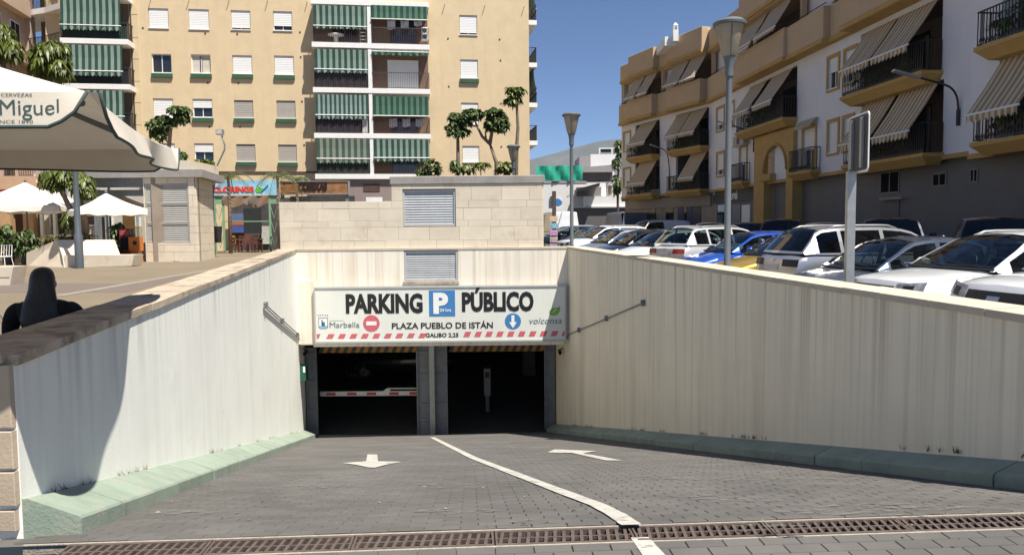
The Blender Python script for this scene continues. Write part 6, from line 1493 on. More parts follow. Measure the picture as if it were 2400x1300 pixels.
    mb.box(k['xwb'] + .15, k['xwb'] + .55, -gw * .85, gw * .85, zb + .021, zb + .06)
    for (x, n_) in ((lerp(x0, x1, .36), (-.36, .36)), (lerp(x0, x1, .66), (-.42, 0, .42))):
        for y in n_:
            if blank and x > lerp(x0, x1, .5): continue
            hgt = min(.24, H - .22 - zb - .16)
            mb.hexa([(x, y - .22, zb), (x + .16, y - .22, zb), (x + .16, y + .22, zb), (x, y + .22, zb), (x + .08, y - .17, zb + hgt), (x + .2, y - .17, zb + hgt), (x + .2, y + .17, zb + hgt), (x + .08, y + .17, zb + hgt)])
            mb.box(x + .10, x + .2, y - .11, y + .11, zb + hgt + .02, zb + hgt + .15)
    out.append(('interior', mb.mesh('interior', M_seat), None))
    mb = MB(); c = Vector((k['xwb'] + .62, .36, zb + .05)); n_ = 16; mb.tube([c + Vector((.05 * math.sin(2 * math.pi * i / n_), .17 * math.cos(2 * math.pi * i / n_), .17 * math.sin(2 * math.pi * i / n_))) for i in range(n_ + 1)], .014, 5, cap=False); out.append(('steering_wheel', mb.mesh('steering_wheel', M_trim), None))
    # wheels
    for xw in (.82 * Lc / 4.3, Lc - .80 * Lc / 4.3):
        for sgn in (1, -1):
            r_ = .33 if kind != 'suv' else .36
            mb = MB(); pr = [(.0, r_ * .62), (.02, r_ * .66), (.015, r_ * .95), (.06, r_), (.2, r_), (.22, r_ * .95)]; n_ = 24; rows = []
            for (d, rr_) in pr: rows.append([Vector((xw + rr_ * math.cos(2 * math.pi * i / n_), sgn * (hw + .012 - d), r_ + rr_ * math.sin(2 * math.pi * i / n_))) for i in range(n_ + 1)])
            mb.grid(rows); ty = mb.mesh('tyre', M_tyre, smooth=True)
            mb = MB(); 
            for i in range(10):
                a = 2 * math.pi * i / 10; d = Vector((math.cos(a), 0, math.sin(a))); s = Vector((-math.sin(a), 0, math.cos(a))) * .03; c = Vector((xw, sgn * (hw - .01), r_))
                mb.quad(c + d * .04 - s, c + d * r_ * .64 - s, c + d * r_ * .64 + s, c + d * .04 + s)
            c = Vector((xw, sgn * (hw - .06), r_)); mb.add([c + Vector((r_ * .64 * math.cos(2 * math.pi * i / n_), 0, r_ * .64 * math.sin(2 * math.pi * i / n_))) for i in range(n_)], [tuple(range(n_))], 1)
            out.append(('wheel', ty, ('rim', mb.mesh('rim', [M_rim, M_trim], fix=False))))
            mb = MB(); n2 = 14; mb.grid([[Vector((xw + rr_ * math.cos(math.pi * i / n2), sgn * (hw + .004 - .012 * (rr_ < r_ + .03)), r_ + rr_ * math.sin(math.pi * i / n2))) for i in range(n2 + 1)] for rr_ in (r_ + .015, r_ + .07)]); out.append(('wheel_arch', mb.mesh('wheel_arch', M_trim, fix=False), None))
    # lamps / grille / plates on the end faces
    def epatch(ya, yb, za, zb2, rear, off=.006, m=None, nm='', n_=8, slant=0.0):
        mb = MB(); fx = xr_ if rear else xf
        rows = []
        for j in range(5):
            row_ = []
            for i in range(n_ + 1):
                y = lerp(ya, yb, i / n_); z = lerp(za, zb2, j / 4) + slant * (abs(y) - abs(ya)); e = fx(z, min(1, abs(y) / hw)) - off; row_.append(Vector(((Lc - e) if rear else e, y, z)))
            rows.append(row_)
        mb.grid(rows); return mb.mesh(nm, m, smooth=True, fix=False)
    zn = k['zn']
    for sgn in (1, -1):
        out.append(('headlight', epatch(sgn * .46 * hw, sgn * .855 * hw, zn - .20, zn - .065, 0, .010, M_lamp, 'headlight', 8, .10), ('lamp_core', epatch(sgn * .58 * hw, sgn * .73 * hw, zn - .185, zn - .09, 0, .013, M_trim, 'lamp_core', 6, .10))))
        zt_ = k['deck']
        if kind == 'suv': out.append(('tail_light', epatch(sgn * .42 * hw, sgn * .895 * hw, zt_ - .26, zt_ - .12, 1, .010, M_tl, 'tail_light'), None))
        elif kind in ('van', 'bigvan'): out.append(('tail_light', epatch(sgn * .80 * hw, sgn * .9 * hw, zt_ - .55, zt_ - .12, 1, .010, M_tl, 'tail_light'), None))
        else: out.append(('tail_light', epatch(sgn * .55 * hw, sgn * .895 * hw, zt_ - .30, zt_ - .14, 1, .010, M_tl, 'tail_light'), None))
    out.append(('grille', epatch(-.43 * hw, .43 * hw, zn - .30, zn - .10, 0, .008, M_trim, 'grille'), ('badge', epatch(-.09 * hw, .09 * hw, zn - .24, zn - .15, 0, .014, M_chr, 'badge', 2))))
    out.append(('lower_grille', epatch(-.6 * hw, .6 * hw, .32, .46, 0, .008, M_trim, 'lower_grille'), None))
    out.append(('front_plate', epatch(-.26, .26, .50, .61, 0, .016, M_plate, 'front_plate', 2), None))
    out.append(('rear_plate', epatch(-.26, .26, k['deck'] - .33, k['deck'] - .22, 1, .016, M_plate, 'rear_plate', 2), None))
    out.append(('rear_badge', epatch(-.08, .08, k['deck'] - .16, k['deck'] - .12, 1, .012, M_chr, 'rear_badge', 2), None))
    # mirrors, rails, shut lines, handles
    for sgn in (1, -1):
        mb = MB(); x = k['xwb'] + .42; y = sgn * (hw * .95); z = k['belt'] + .02; pts = []
        for i in range(7):
            a = math.pi * i / 6; rr_ = math.sin(a) ** .6; pts.append([Vector((x - .09 * math.cos(a), y + sgn * (.13 + .10 * math.cos(b) * rr_), z + .07 + .075 * math.sin(b) * rr_)) for b in [2 * math.pi * q / 10 for q in range(11)]])
        mb.grid(pts); mb.tube([(x, y - sgn * .03, z), (x, y + sgn * .08, z + .05)], .02, 6); out.append(('mirror', mb.mesh('mirror', pm, smooth=True, fix=False), None))
        if k['rails']:
            mb = MB(); xs_ = [lerp(k['xwt'] + .15, k['xrt'] - .15, q / 8) for q in range(9)]
            mb.tube([Vector((x, sgn * yroof(x) * .97, zroof(x) + (.0 if q in (0, 8) else .045))) for q, x in enumerate(xs_)], .018, 6); out.append(('roof_rail', mb.mesh('roof_rail', M_galv, smooth=True), None))
    for sgn in (1, -1):
        for xx in (x0 + .12, bp, cp + .1):
            if blank and xx > bp: continue
            i = min(range(NX + 1), key=lambda q: abs(S_[q][3].x - xx)); r_ = S_[i]
            mb = MB(); mb.tube([Vector((p.x, sgn * (p.y + .001), p.z)) for p in r_[2:NZ + 1]], .005, 4, cap=False); out.append(('shut_line', mb.mesh('shut_line', M_trim), None))
        mb = MB(); mb.tube([Vector((S_[i][NZ + 2].x, sgn * S_[i][NZ + 2].y, S_[i][NZ + 2].z + .001)) for i in range(2, int(k['xwb'] / Lc * NX) + 1)], .004, 4, cap=False)
        out.append(('shut_line', mb.mesh('shut_line', M_trim), None))
    return out, k
CACHE = {}
def car(label, kind, pname, pm, x, y, heading, group='cars parked beyond the ramp wall', dark=False, plate=None, blank=False, roofm=None, tailm=None, name='parked_car', cat='car', z=None):
    """x, y: centre of the car's plan; heading: compass of the nose in degrees (0 = +X)"""
    key = (kind, pname, dark, blank, roofm, tailm)
    if key not in CACHE: CACHE[key] = car_meshes(kind, pm, dark, blank, roofm, tailm)
    parts_, k = CACHE[key]; a = rad(heading)
    t = thing(name, label, cat, (0, 0, 0), a + math.pi, group)
    off = Vector((math.cos(a + math.pi), math.sin(a + math.pi), 0)) * (-k['L'] / 2)
    t.location = Vector((x, y, (zl(y) if z is None else z))) + off
    for nm, me, sub in parts_:
        o = put(nm, me, t)
        if sub: put(sub[0], sub[1], o)
    if plate:
        me = text_mesh(plate, .075, .40, bold=.02, depth=.003); me.materials.clear(); me.materials.append(M_ink)
        zt_ = k['deck'] - .315; xx = k['L'] - .02
        for v_ in me.vertices: X, Y_, Z = v_.co; v_.co = (xx + .012 - Y_ - .05 * ((zt_ - .6) / .5) ** 2 - .1 * max(0, zt_ + Z - .8), X - .20, zt_ + Z)
        put('plate_lettering', me, t)
    return t
W1 = paint('white', (.74, .75, .76)); P_sil = paint('silver', (.50, .50, .51), .75, .28); P_grey = paint('grey', (.10, .13, .18), .6, .3); P_blue = paint('blue', (.006, .07, .42), .25, .3); P_yel = paint('gold', (.42, .27, .02), .4, .3)
P_blk = paint('black', (.008, .009, .012), 0, .25); P_nav = paint('navy', (.008, .012, .03), .2, .25); P_taup = paint('taupe', (.20, .17, .15), .5, .3); P_lg = paint('light_grey', (.36, .37, .38), .6, .3)
def at(px, Y): return onY(px, 560, Y).x
G1, G2, G3 = 'cars nosed in along the ramp wall', 'cars in the shade of the white house', 'vehicles far down the street'
H0 = 189
def nearcar(label, kind, pn, pm, y, nose_px, back, rear=False, hd=H0, **kw):
    """nose (or tail) centre seen at pixel nose_px at depth y"""
    L_ = KIND[kind]['L']; a = rad(hd); n = Vector((at(nose_px, y), y, 0)); c = n - Vector((math.cos(a), math.sin(a), 0)) * (L_ / 2)
    return car(label, kind, pn, pm, c.x, c.y, hd + (180 if rear else 0), G1, **kw)
nearcar('white sport utility car with a black grille at the wall end', 'suv2', 'white2', W1, 7.75, 2315, 0, z=-.02)
nearcar('white sport utility car with roof rails behind the grey signpost', 'suv', 'white', W1, 10.0, 2035, 0)
nearcar('blue grey saloon car right behind the grey signpost', 'sedan', 'grey', P_grey, 12.35, 1822, 0)
nearcar('silver sport utility car showing its tailgate and number plate', 'suv', 'silver', P_sil, 14.9, 1808, 0, rear=True, dark=True, plate='9954 NJN', tailm=M_trim, z=.04)
nearcar('gold coloured hatchback hidden behind the silver tailgate', 'hatch', 'gold', P_yel, 17.2, 1668, 0)
nearcar('bright blue hatchback beside the tall lamp post', 'hatch', 'blue', P_blue, 19.3, 1585, 0, hd=192)
nearcar('white silver sport utility car with red tail lamps', 'suv', 'pearl', paint('pearl', (.62, .62, .63), .35, .28), 21.6, 1555, 0, rear=True, hd=206, dark=False, plate='1117 GZV', z=.06)
nearcar('white hatchback bonnet between black car and red tail lamps', 'hatch', 'white', W1, 24.0, 1432, 0, hd=200)
nearcar('black hatchback with clear side windows beyond the corner', 'hatch', 'black', P_blk, 26.0, 1378, 0, hd=200)
nearcar('pale silver hatchback next to the black hatchback', 'hatch', 'light', P_lg, 28.4, 1340, 0, hd=200)
nearcar('white sport utility car nearest the second lamp post', 'suv', 'white', W1, 31.0, 1308, 0, hd=200)
nearcar('dark taupe car behind the second lamp post', 'hatch', 'taupe', P_taup, 34.0, 1286, 0, hd=200)
# far row in the shade of the house
def far(label, kind, pn, pm, px, Y, hd, **kw): kw.setdefault('z', zl(Y) + .2); return car(label, 'suvn' if kind == 'suv' else kind, pn, pm, at(px, Y), Y, hd, G2, **kw)
far('black sport utility car below the small ground floor windows', 'suv', 'black', P_blk, 2330, 16.5, 60, dark=True); far('dark navy sport utility car below the ground floor door', 'suv', 'navy', P_nav, 2090, 20.5, 62, dark=True)
far('light grey estate car between two dark cars in shade', 'hatch', 'light', P_lg, 1945, 25.0, 60, dark=True); far('black car with silver door edge before the ochre portal', 'suv', 'black', P_blk, 1850, 28.5, 60, dark=True); far('dark car before the charcoal shop fascia', 'hatch', 'navy', P_nav, 1765, 33.0, 62, dark=True)
far('pale grey car behind the white silver tailgate', 'hatch', 'light', P_lg, 1668, 37.0, 70)
# street end
def end_(label, kind, pn, pm, px, Y, hd, **kw): return car(label, kind, pn, pm, at(px, Y), Y, hd, G3, **kw)
end_('white small van parked before the beige shops', 'van', 'white', W1, 1535, 46, 200, blank=True, name='parked_van', cat='van')
end_('blue grey box van standing at the street bend', 'bigvan', 'bluegrey', paint('bluegrey', (.13, .16, .21), .2, .4), 1497, 54, 40, blank=True, name='parked_van', cat='van')
vt_ = end_('white van with black lettering on its rear near the far wall', 'bigvan', 'white', W1, 1305, 50, 100, blank=True, name='parked_van', cat='van')
Fv = Frame((at(1312, 46.9), 47.15, 0), (1, 0)); kk = 47 / FPX
me = text_mesh('TURBO', 7.5 * kk, 26 * kk, bold=.04, depth=.02); me.materials.clear(); me.materials.append(M_ink)
put('lettering', me, vt_); lo_ = vt_.children[-1]; lo_.matrix_world = Matrix.Translation((at(1303, 47.1), 47.12, onY(1312, 511, 47).z))
end_('dark car parked before the far grey garage wall', 'hatch', 'black', P_blk, 1375, 44, 190); end_('silver car far back near the box van', 'hatch', 'light', P_lg, 1412, 50, 190); end_('dark car far back before the street bend', 'hatch', 'navy', P_nav, 1448, 47, 195); end_('black car peeping behind the billboard pole', 'suv', 'black', P_blk, 1330, 40, 190)
car('dark car dimly seen inside the garage behind the barrier', 'hatch', 'black', P_blk, -4.4, 29.0, 0, 'cars inside the garage', z=zf + .01)
# ================================================================ STREET FURNITURE, FOREGROUND PARASOL, PERSON
M_post = mat('lamp_post_grey', (.115, .13, .14), .5, .1, 3, .08, 60)
M_dif = mat('lamp_diffuser', (.55, .48, .36), .4, .12, 4, .02, trans=.5)
def lamp_post(label, px, pyb, Y, ht, zb):
    x = onY(px, 540, Y).x; t = thing('lamp_post', label, 'lamp post', (x, Y, zb), 0, 'cone headed lamp posts')
    mb = MB(); mb.lathe((0, 0, 0), [(.085, 0), (.085, .9), (.056, .95), (.05, ht - 1.05), (.05, ht - .98), (.07, ht - .97), (.07, ht - .80), (.10, ht - .66), (.105, ht - .64)], 16); mb.build('post', M_post, t, smooth=30)
    mb = MB(); mb.lathe((0, 0, ht - .64), [(.105, 0), (.13, .04), (.22, .46), (.23, .50), (.03, .51)], 22); mb.build('diffuser', M_dif, t, smooth=30)
    mb = MB(); mb.lathe((0, 0, ht - .13), [(.24, -.01), (.275, .0), (.28, .04), (.22, .09), (.03, .11)], 22); mb.build('lid', M_post, t, smooth=30)
    for a in (.4, 2.5, 4.6):
        mb = MB(); c, s = math.cos(a), math.sin(a); mb.tube([(.11 * c, .11 * s, ht - .64), (.24 * c, .24 * s, ht - .13)], .012, 5); mb.build('stay', M_post, t)
    return t
Yl = 12.7; lamp_post('tall lamp post with a cone head beside the blue car', 1705, 615, Yl, onY(1710, 58, Yl).z + .15, zl(Yl))
Yl = 22.0; lamp_post('lamp post with a cone head beyond the ramp corner', 1340, 570, Yl, onY(1340, 262, Yl).z - zl(Yl), zl(Yl))
Yl = 30.0; lamp_post('lamp post with a cone head among the umbrella trees', 1205, 560, Yl, onY(1205, 338, Yl).z - zp(Yl), zp(Yl))
# sign seen edge-on
Ys = 9.2; x = onY(1993, 560, Ys).x; t = thing('street_sign', 'grey backed street sign on a channel post seen edge on', 'sign', (x, Ys, zl(Ys)))
zt0, zt1 = onY(1993, 406, Ys).z - zl(Ys), onY(1993, 268, Ys).z - zl(Ys)
mb = MB(); a, b = -.055, .055
mb.hexa([(-.05, -.02, 0), (.05, -.02, 0), (.05, .0, 0), (-.05, .0, 0), (-.05, -.02, zt0 + .02), (.05, -.02, zt0 + .02), (.05, 0, zt0 + .02), (-.05, 0, zt0 + .02)]); mb.box(-.05, -.038, .0005, .05, 0, zt0 + .02); mb.box(.038, .05, .0005, .05, 0, zt0 + .02); mb.build('post', M_galv, t)
def rrect(w_, h_, r_, n=5):
    pts = []
    for (cx, cy, a0) in ((w_ / 2 - r_, h_ / 2 - r_, 0), (-w_ / 2 + r_, h_ / 2 - r_, 90), (-w_ / 2 + r_, -h_ / 2 + r_, 180), (w_ / 2 - r_, -h_ / 2 + r_, 270)):
        for i in range(n + 1): a_ = rad(a0 + 90 * i / n); pts.append((cx + r_ * math.cos(a_), cy + r_ * math.sin(a_)))
    return pts
sa = rad(86); sd = Vector((math.cos(sa), math.sin(sa), 0)); sn = Vector((sd.y, -sd.x, 0)); zm = (zt0 + zt1) / 2; hS = zt1 - zt0
mb = MB(); mb.prism([sd * u + Vector((.02, 0, zm + v_)) + sn * .05 for u, v_ in rrect(.62, hS, .06)], sn * .012); mb.build('sign_plate', M_wht, t)
mb = MB(); mb.prism([sd * u + Vector((.02, 0, zm + v_)) + sn * .0495 for u, v_ in rrect(.57, hS - .05, .05)], -sn * .006); mb.build('plate_back', mat('plate_back_shaded', (.06, .06, .058), .6), t)  # back plate colour darkened to stand in for its shaded side
mb = MB(); 
for q in (-.16, .16): mb.prism([sd * u + Vector((.02, 0, zm + v_)) + sn * .043 for u, v_ in ((q - .03, -hS * .42), (q + .03, -hS * .42), (q + .03, hS * .42), (q - .03, hS * .42))], -sn * .03)
mb.build('back_rail', M_galv, t)
# unseen round sign right of the view, added to cast the lens-shaped ramp shadow
Yr = 4.57; t = thing('unseen_sign', 'unseen round sign added behind the cream wall end for its shadow', 'sign', (4.52, Yr, zl(Yr)))
mb = MB(); mb.tube([(0, .03, 0), (0, .03, 2.95)], .03, 10); mb.build('pole', M_galv, t, smooth=True)
Fr_ = Frame((0, 0, 0), (.9, -.43)); mb = MB(); mb.disc(Fr_, 0, 2.62, .30, .0, .012, 32); mb.build('plate', M_red, t)
mb = MB(); mb.disc(Fr_, 0, 2.62, .23, .0125, .015, 32); mb.build('plate_field', M_wht, t)
# billboard with blue emblem, far pole
t = thing('billboard_pole', 'dark pole with posters and a white panel with blue emblem', 'sign', (onY(1299, 560, 27).x, 27, zl(27))); o = t.location.copy()
mb = MB(); mb.box(-.07, .07, -.06, .06, 0, onY(1299, 448, 27).z - o.z); mb.build('pole', M_barkd, t)
a, b = onY(1288, 458, 26.5), onY(1320, 487, 26.5); mb = MB(); mb.box(a.x - o.x, b.x - o.x, .1, .2, b.z - o.z, a.z - o.z); mb.build('panel', M_wht, t)
mb = MB(); c = onY(1310, 472, 26.5) - o; K_ = 14; mb.prism([Vector((c.x + .13 * math.cos(2 * math.pi * i / K_) * (1 + .3 * math.cos(4 * math.pi * i / K_ + .8)), .098, c.z + .13 * math.sin(2 * math.pi * i / K_))) for i in range(K_)], (0, -.01, 0)); mb.build('emblem', M_blue, t)
rr_ = random.Random(2)
for i in range(7):
    mb = MB(); z = 1.9 - .25 * i; mb.box(-.16, .12, -.08, -.07, z - .1, z + .1); mb.build('poster', mat('poster_%d' % i, (rr_.uniform(.2, .7), rr_.uniform(.2, .5), rr_.uniform(.3, .6)), .7, .5, 12, 0), t)
mb = rosettes(cloud(random.Random(8), [((0, 0, .5), (.35, .3, .55))], 60), .16, 8, .07, random.Random(9)); hb = mb.build('bush', mat('hedge_leaf', (.09, .075, .02)), loc=(onY(1281, 560, 26).x, 26, zl(26)), fix=False); tag(hb, 'brown bush at the corner of the stone block wall', 'bush')
# --- foreground parasol
Np = onY(207, 216, 3.6); Fp = onY(404, 348, 6.9); zE = (Np.z + Fp.z) / 2
pa = Vector((Fp.x - Np.x, Fp.y - Np.y, 0)); SZ = pa.length; pa.normalize(); pb = Vector((-pa.y, pa.x, 0))       # pa: along the right edge (away), pb: to the left
cn = Vector((Np.x, Np.y, 0)) + pa * SZ / 2 + pb * SZ / 2
t = thing('large_parasol', 'large off white parasol with green lettered valance over the wall', 'parasol', (cn.x, cn.y, zp(5)))
M_pc = mat('parasol_offwhite', (.60, .54, .45), .85, .06, 3, .1, 90, trans=.07, patch=.2, pcol=(.66, .61, .53), pscale=3); M_pip = mat('parasol_piping', (.03, .05, .05), .7)
o = t.location.copy(); h2 = SZ / 2
def cpt(a, b, z): return pa * a + pb * b + Vector((0, 0, z - o.z + a * (Fp.z - Np.z) / SZ))       # a, b from the centre
cs = [(-h2, -h2), (h2, -h2), (h2, h2), (-h2, h2)]; zA = zE + .78
mb = MB(); n = 12
for i in range(4):
    (a0, b0), (a1, b1) = cs[i], cs[(i + 1) % 4]; rows = []
    for j in range(n + 1):
        f = j / n; rows.append([cpt(lerp(a0, a1, q / n) * f, lerp(b0, b1, q / n) * f, lerp(zA, zE, f) - .05 * math.sin(math.pi * q / n) * f - .06 * math.sin(math.pi * f)) for q in range(n + 1)])
    mb.grid(rows)
mb.build('canopy', M_pc, t, smooth=30, fix=False)
def val_pt(i, g, f):
    """valance of side i at g along the edge, f down; open, lifted corners"""
    (a0, b0), (a1, b1) = cs[i], cs[(i + 1) % 4]; a, b = lerp(a0, a1, g), lerp(b0, b1, g)
    na, nb_ = (b1 - b0) / SZ, -(a1 - a0) / SZ
    e = min(g, 1 - g) * SZ; dep = .18 * min(1, (e / .16)) ** .55 * (1 + .10 * math.sin(g * 9.0 + i)) if e < .16 else .18 * (1 + .10 * math.sin(g * 9.0 + i))
    bil = .05 * f * math.sin(g * 7 + i * 1.3) + .025 * f * math.sin(g * 17 + i) + .05 * f
    return cpt(a + na * bil, b + nb_ * bil, zE - .05 * math.sin(math.pi * g) - dep * f)
for i in range(4):
    mb = MB(); mb.grid([[val_pt(i, q / 60, j / 6) for q in range(61)] for j in range(7)]); vo = mb.build('valance', M_pc, t, smooth=True, fix=False)
    mb = MB(); mb.tube([val_pt(i, q / 60, 1.0) for q in range(61)], .009, 6); mb.build('piping', M_pip, vo, smooth=True)
for i in range(4):
    mb = MB(); (a0, b0) = cs[i]; mb.tube([cpt(0, 0, zA - .1), cpt(a0 * .98, b0 * .98, zE - .05)], .018, 6); mb.build('rib', M_pole, t)
    (a1, b1) = cs[(i + 1) % 4]; mb = MB(); mb.tube([cpt(0, 0, zA - .1), cpt((a0 + a1) / 2 * .98, (b0 + b1) / 2 * .98, zE - .09)], .018, 6); mb.build('rib', M_pole, t)
mb = MB(); mb.tube([(0, 0, 0), (0, 0, zA - o.z)], .035, 12); mb.build('pole', M_pole, t, smooth=True)
mb = MB(); mb.box(-.35, .35, -.35, .35, .001, .08); mb.build('base', M_conc, t)
# lettering on the side facing the camera (side 3: from (-h2, h2) to (-h2, -h2); the near right corner is its end)
M_ptx = mat('parasol_green_ink', (.03, .07, .065), .7, .15, 20, 0)
def vtext(body, g1, f_base, hgt, wid, bold):
    me = text_mesh(body, hgt, wid, bold=bold, depth=.001, res=4); me.materials.clear(); me.materials.append(M_ptx)
    bm = bmesh.new(); bm.from_mesh(me); bmesh.ops.delete(bm, geom=[f for f in bm.faces if f.normal.y > -.5], context='FACES'); bmesh.ops.triangulate(bm, faces=bm.faces); bm.to_mesh(me); bm.free()
    for v_ in me.vertices:
        X, Y_, Z = v_.co; g = g1 + (X - wid) / SZ; f = f_base - Z / .18; p_ = val_pt(3, g, f); v_.co = p_ + (-pa) * .0022
    put('lettering', me, t)
vtext('San Miguel', 1 - .125 / SZ, .66, .078, .41, .0); vtext('CERVEZAS', 1 - .235 / SZ, .14, .017, .125, .0); vtext('SINCE 1890', 1 - .235 / SZ, .90, .017, .16, .0)
# --- seated person at a table behind the wall
M_skin = mat('skin', (.36, .19, .12), .55, .06, 6, .03); M_top = mat('black_top', (.006, .006, .007), .9, .2, 12, .1); M_hair = mat('dark_hair', (.012, .009, .008), .38, .3, 60, .25, 90, streak=.8, sdirt=(.05, .035, .026), sscale=45); M_jean = mat('dark_trousers', (.02, .022, .03), .9, .2)
def skin_mesh(name, joints, edges, root, m, sub=2):
    me = bpy.data.meshes.new(name); me.from_pydata([j[0] for j in joints], edges, []); ob = bpy.data.objects.new(name, me); C.objects.link(ob)
    ob.modifiers.new('skin', 'SKIN'); sd_ = ob.modifiers.new('sub', 'SUBSURF'); sd_.levels = sub; sd_.render_levels = sub
    for i, j in enumerate(joints):
        v_ = me.skin_vertices[0].data[i]; r_ = j[1]; v_.radius = r_ if isinstance(r_, tuple) else (r_, r_); v_.use_root = (i == root)
    dg = bpy.context.evaluated_depsgraph_get(); m2 = bpy.data.meshes.new_from_object(ob.evaluated_get(dg)); bpy.data.objects.remove(ob); m2.materials.clear(); m2.materials.append(m)
    m2.polygons.foreach_set('use_smooth', [True] * len(m2.polygons)); return m2
px_, Yp = 100, 6.15; gx = onY(px_, 700, Yp).x; zg = zp(Yp); zh = onY(px_, 626, Yp).z - zg      # head top above ground
t = thing('person', 'seated person seen from behind in a black top with dark hair', 'person', (gx, Yp, zg), rad(12)); S0 = zh - 1.27
def J(x, y, z): return (x, y, z + S0)
jt = [(J(0, 0, .50), (.155, .13)), (J(0, .02, .62), (.135, .105)), (J(0, .035, .76), (.145, .105)), (J(0, .03, .90), (.155, .10)), (J(0, .02, .985), (.07, .065)), (J(0, .03, 1.06), (.062, .066)), (J(0, .05, 1.14), (.080, .095)), (J(0, .045, 1.20), (.072, .085)),
      (J(-.165, .02, .925), .05), (J(-.255, .05, .80), .056), (J(-.30, .10, .665), .046), (J(-.24, .26, .63), .038), (J(-.16, .40, .655), .032), (J(.165, .02, .925), .05), (J(.255, .05, .80), .056), (J(.30, .10, .665), .046), (J(.24, .26, .63), .038), (J(.16, .40, .655), .032),
      (J(-.11, .06, .47), .10), (J(-.13, .30, .48), .085), (J(-.13, .52, .47), .066), (J(-.13, .54, .25), .055), (J(-.13, .52, .09), .042), (J(-.13, .64, .05), .038), (J(.11, .06, .47), .10), (J(.13, .30, .48), .085), (J(.13, .52, .47), .066), (J(.13, .54, .25), .055), (J(.13, .52, .09), .042), (J(.13, .64, .05), .038)]
ed = [(0, 1), (1, 2), (2, 3), (3, 4), (4, 5), (5, 6), (6, 7), (3, 8), (8, 9), (9, 10), (10, 11), (11, 12), (3, 13), (13, 14), (14, 15), (15, 16), (16, 17), (0, 18), (18, 19), (19, 20), (20, 21), (21, 22), (22, 23), (0, 24), (24, 25), (25, 26), (26, 27), (27, 28), (28, 29)]
put('body', skin_mesh('body', jt, ed, 0, M_skin), t)
for sg in (-1, 1):      # fingers and thumb round the table edge
    for f, (dx, ln_) in enumerate(((-.027, .065), (-.009, .075), (.009, .072), (.026, .058))):
        b = Vector(J(sg * .15 + dx, .43, .655)); put('finger', skin_mesh('finger', [(b, .010), (b + Vector((0, ln_ * .5, .005)), .009), (b + Vector((0, ln_ * .85, -.012)), .008), (b + Vector((0, ln_ * 1.05, -.03)), .007)], [(0, 1), (1, 2), (2, 3)], 0, M_skin, 1), t)
    b = Vector(J(sg * .125, .405, .655)); put('thumb', skin_mesh('thumb', [(b, .012), (b + Vector((-sg * .03, .03, 0)), .010), (b + Vector((-sg * .035, .06, -.008)), .008)], [(0, 1), (1, 2)], 0, M_skin, 1), t)
for nm, c, r_ in (('nose', (0, .148, 1.13), .016), ('ear', (-.082, .04, 1.125), .022), ('ear', (.082, .04, 1.125), .022)):
    mb = MB(); c = Vector(J(*c)); mb.grid([[c + Vector((r_ * .7 * math.sin(math.pi * i / 6) * math.cos(2 * math.pi * q / 8), r_ * math.sin(math.pi * i / 6) * math.sin(2 * math.pi * q / 8), r_ * 1.4 * math.cos(math.pi * i / 6))) for q in range(9)] for i in range(7)]); mb.build(nm, M_skin, t, smooth=True, fix=False)
def loft(rings, n=20):
    mb = MB(); rows = []
    K_ = len(rings)
    for q in range((K_ - 1) * 5 + 1):
        s_ = q / 5.0; g = lambda i: sm(s_, [(kk, rings[kk][i]) for kk in range(K_)])
        rows.append([Vector((g(0) + g(3) * math.cos(2 * math.pi * a / n), g(1) + g(4) * math.sin(2 * math.pi * a / n), g(2) + S0)) for a in range(n + 1)])
    mb.grid(rows); return mb
tj = [(0, .02, .655, .135, .115), (0, .025, .72, .155, .125), (0, .02, .82, .185, .125), (0, .015, .90, .22, .125), (0, .015, .955, .215, .11), (0, .015, .995, .12, .085), (0, .02, 1.0, .06, .06)]
loft(tj).build('top', M_top, t, smooth=True, fix=False)
for sg in (-1, 1): put('sleeve', skin_mesh('sleeve', [(J(sg * .14, .015, .935), .075), (J(sg * .22, .02, .905), .086), (J(sg * .268, .05, .80), .072), (J(sg * .305, .10, .665), .058), (J(sg * .27, .20, .645), .048)], [(0, 1), (1, 2), (2, 3), (3, 4)], 0, M_top), t)
pj = [(J(0, .0, .46), (.175, .145)), (J(-.11, .06, .46), .115), (J(-.13, .30, .475), .098), (J(-.13, .525, .465), .078), (J(-.13, .545, .25), .068), (J(-.13, .525, .10), .056), (J(.11, .06, .46), .115), (J(.13, .30, .475), .098), (J(.13, .525, .465), .078), (J(.13, .545, .25), .068), (J(.13, .525, .10), .056)]
put('trousers', skin_mesh('trousers', pj, [(0, 1), (1, 2), (2, 3), (3, 4), (4, 5), (0, 6), (6, 7), (7, 8), (8, 9), (9, 10)], 0, M_jean), t)
hj = [(0, .03, 1.272, .005, .005), (0, .028, 1.262, .045, .05), (0, .02, 1.225, .080, .090), (0, .01, 1.16, .095, .098), (0, -.005, 1.10, .098, .088), (0, -.03, 1.02, .115, .075), (0, -.06, .93, .142, .065), (0, -.075, .84, .15, .058), (0, -.08, .76, .095, .048), (0, -.085, .71, .05, .03), (0, -.085, .70, .01, .01)]
loft(hj, 24).build('hair', M_hair, t, smooth=True, fix=False)
mb = MB(); mb.tube([Vector(J(-.02, -.125, .66)), Vector(J(.0, -.148, .58)), Vector(J(.02, -.15, .50))], .006, 5); mb.build('strap', M_top, t)
# chair
t = thing('cafe_chair', 'dark cafe chair under the seated person', 'chair', (gx, Yp, zg), rad(12)); 
mb = MB(); mb.box(-.2, .2, -.12, .3, .335 + S0, .355 + S0); mb.build('seat', M_black, t)
for (x, y) in ((-.18, -.1), (.18, -.1), (-.18, .28), (.18, .28)): mb = MB(); mb.tube([(x * 1.1, y, 0), (x, y, .34 + S0)], .014, 6); mb.build('leg', M_black, t)
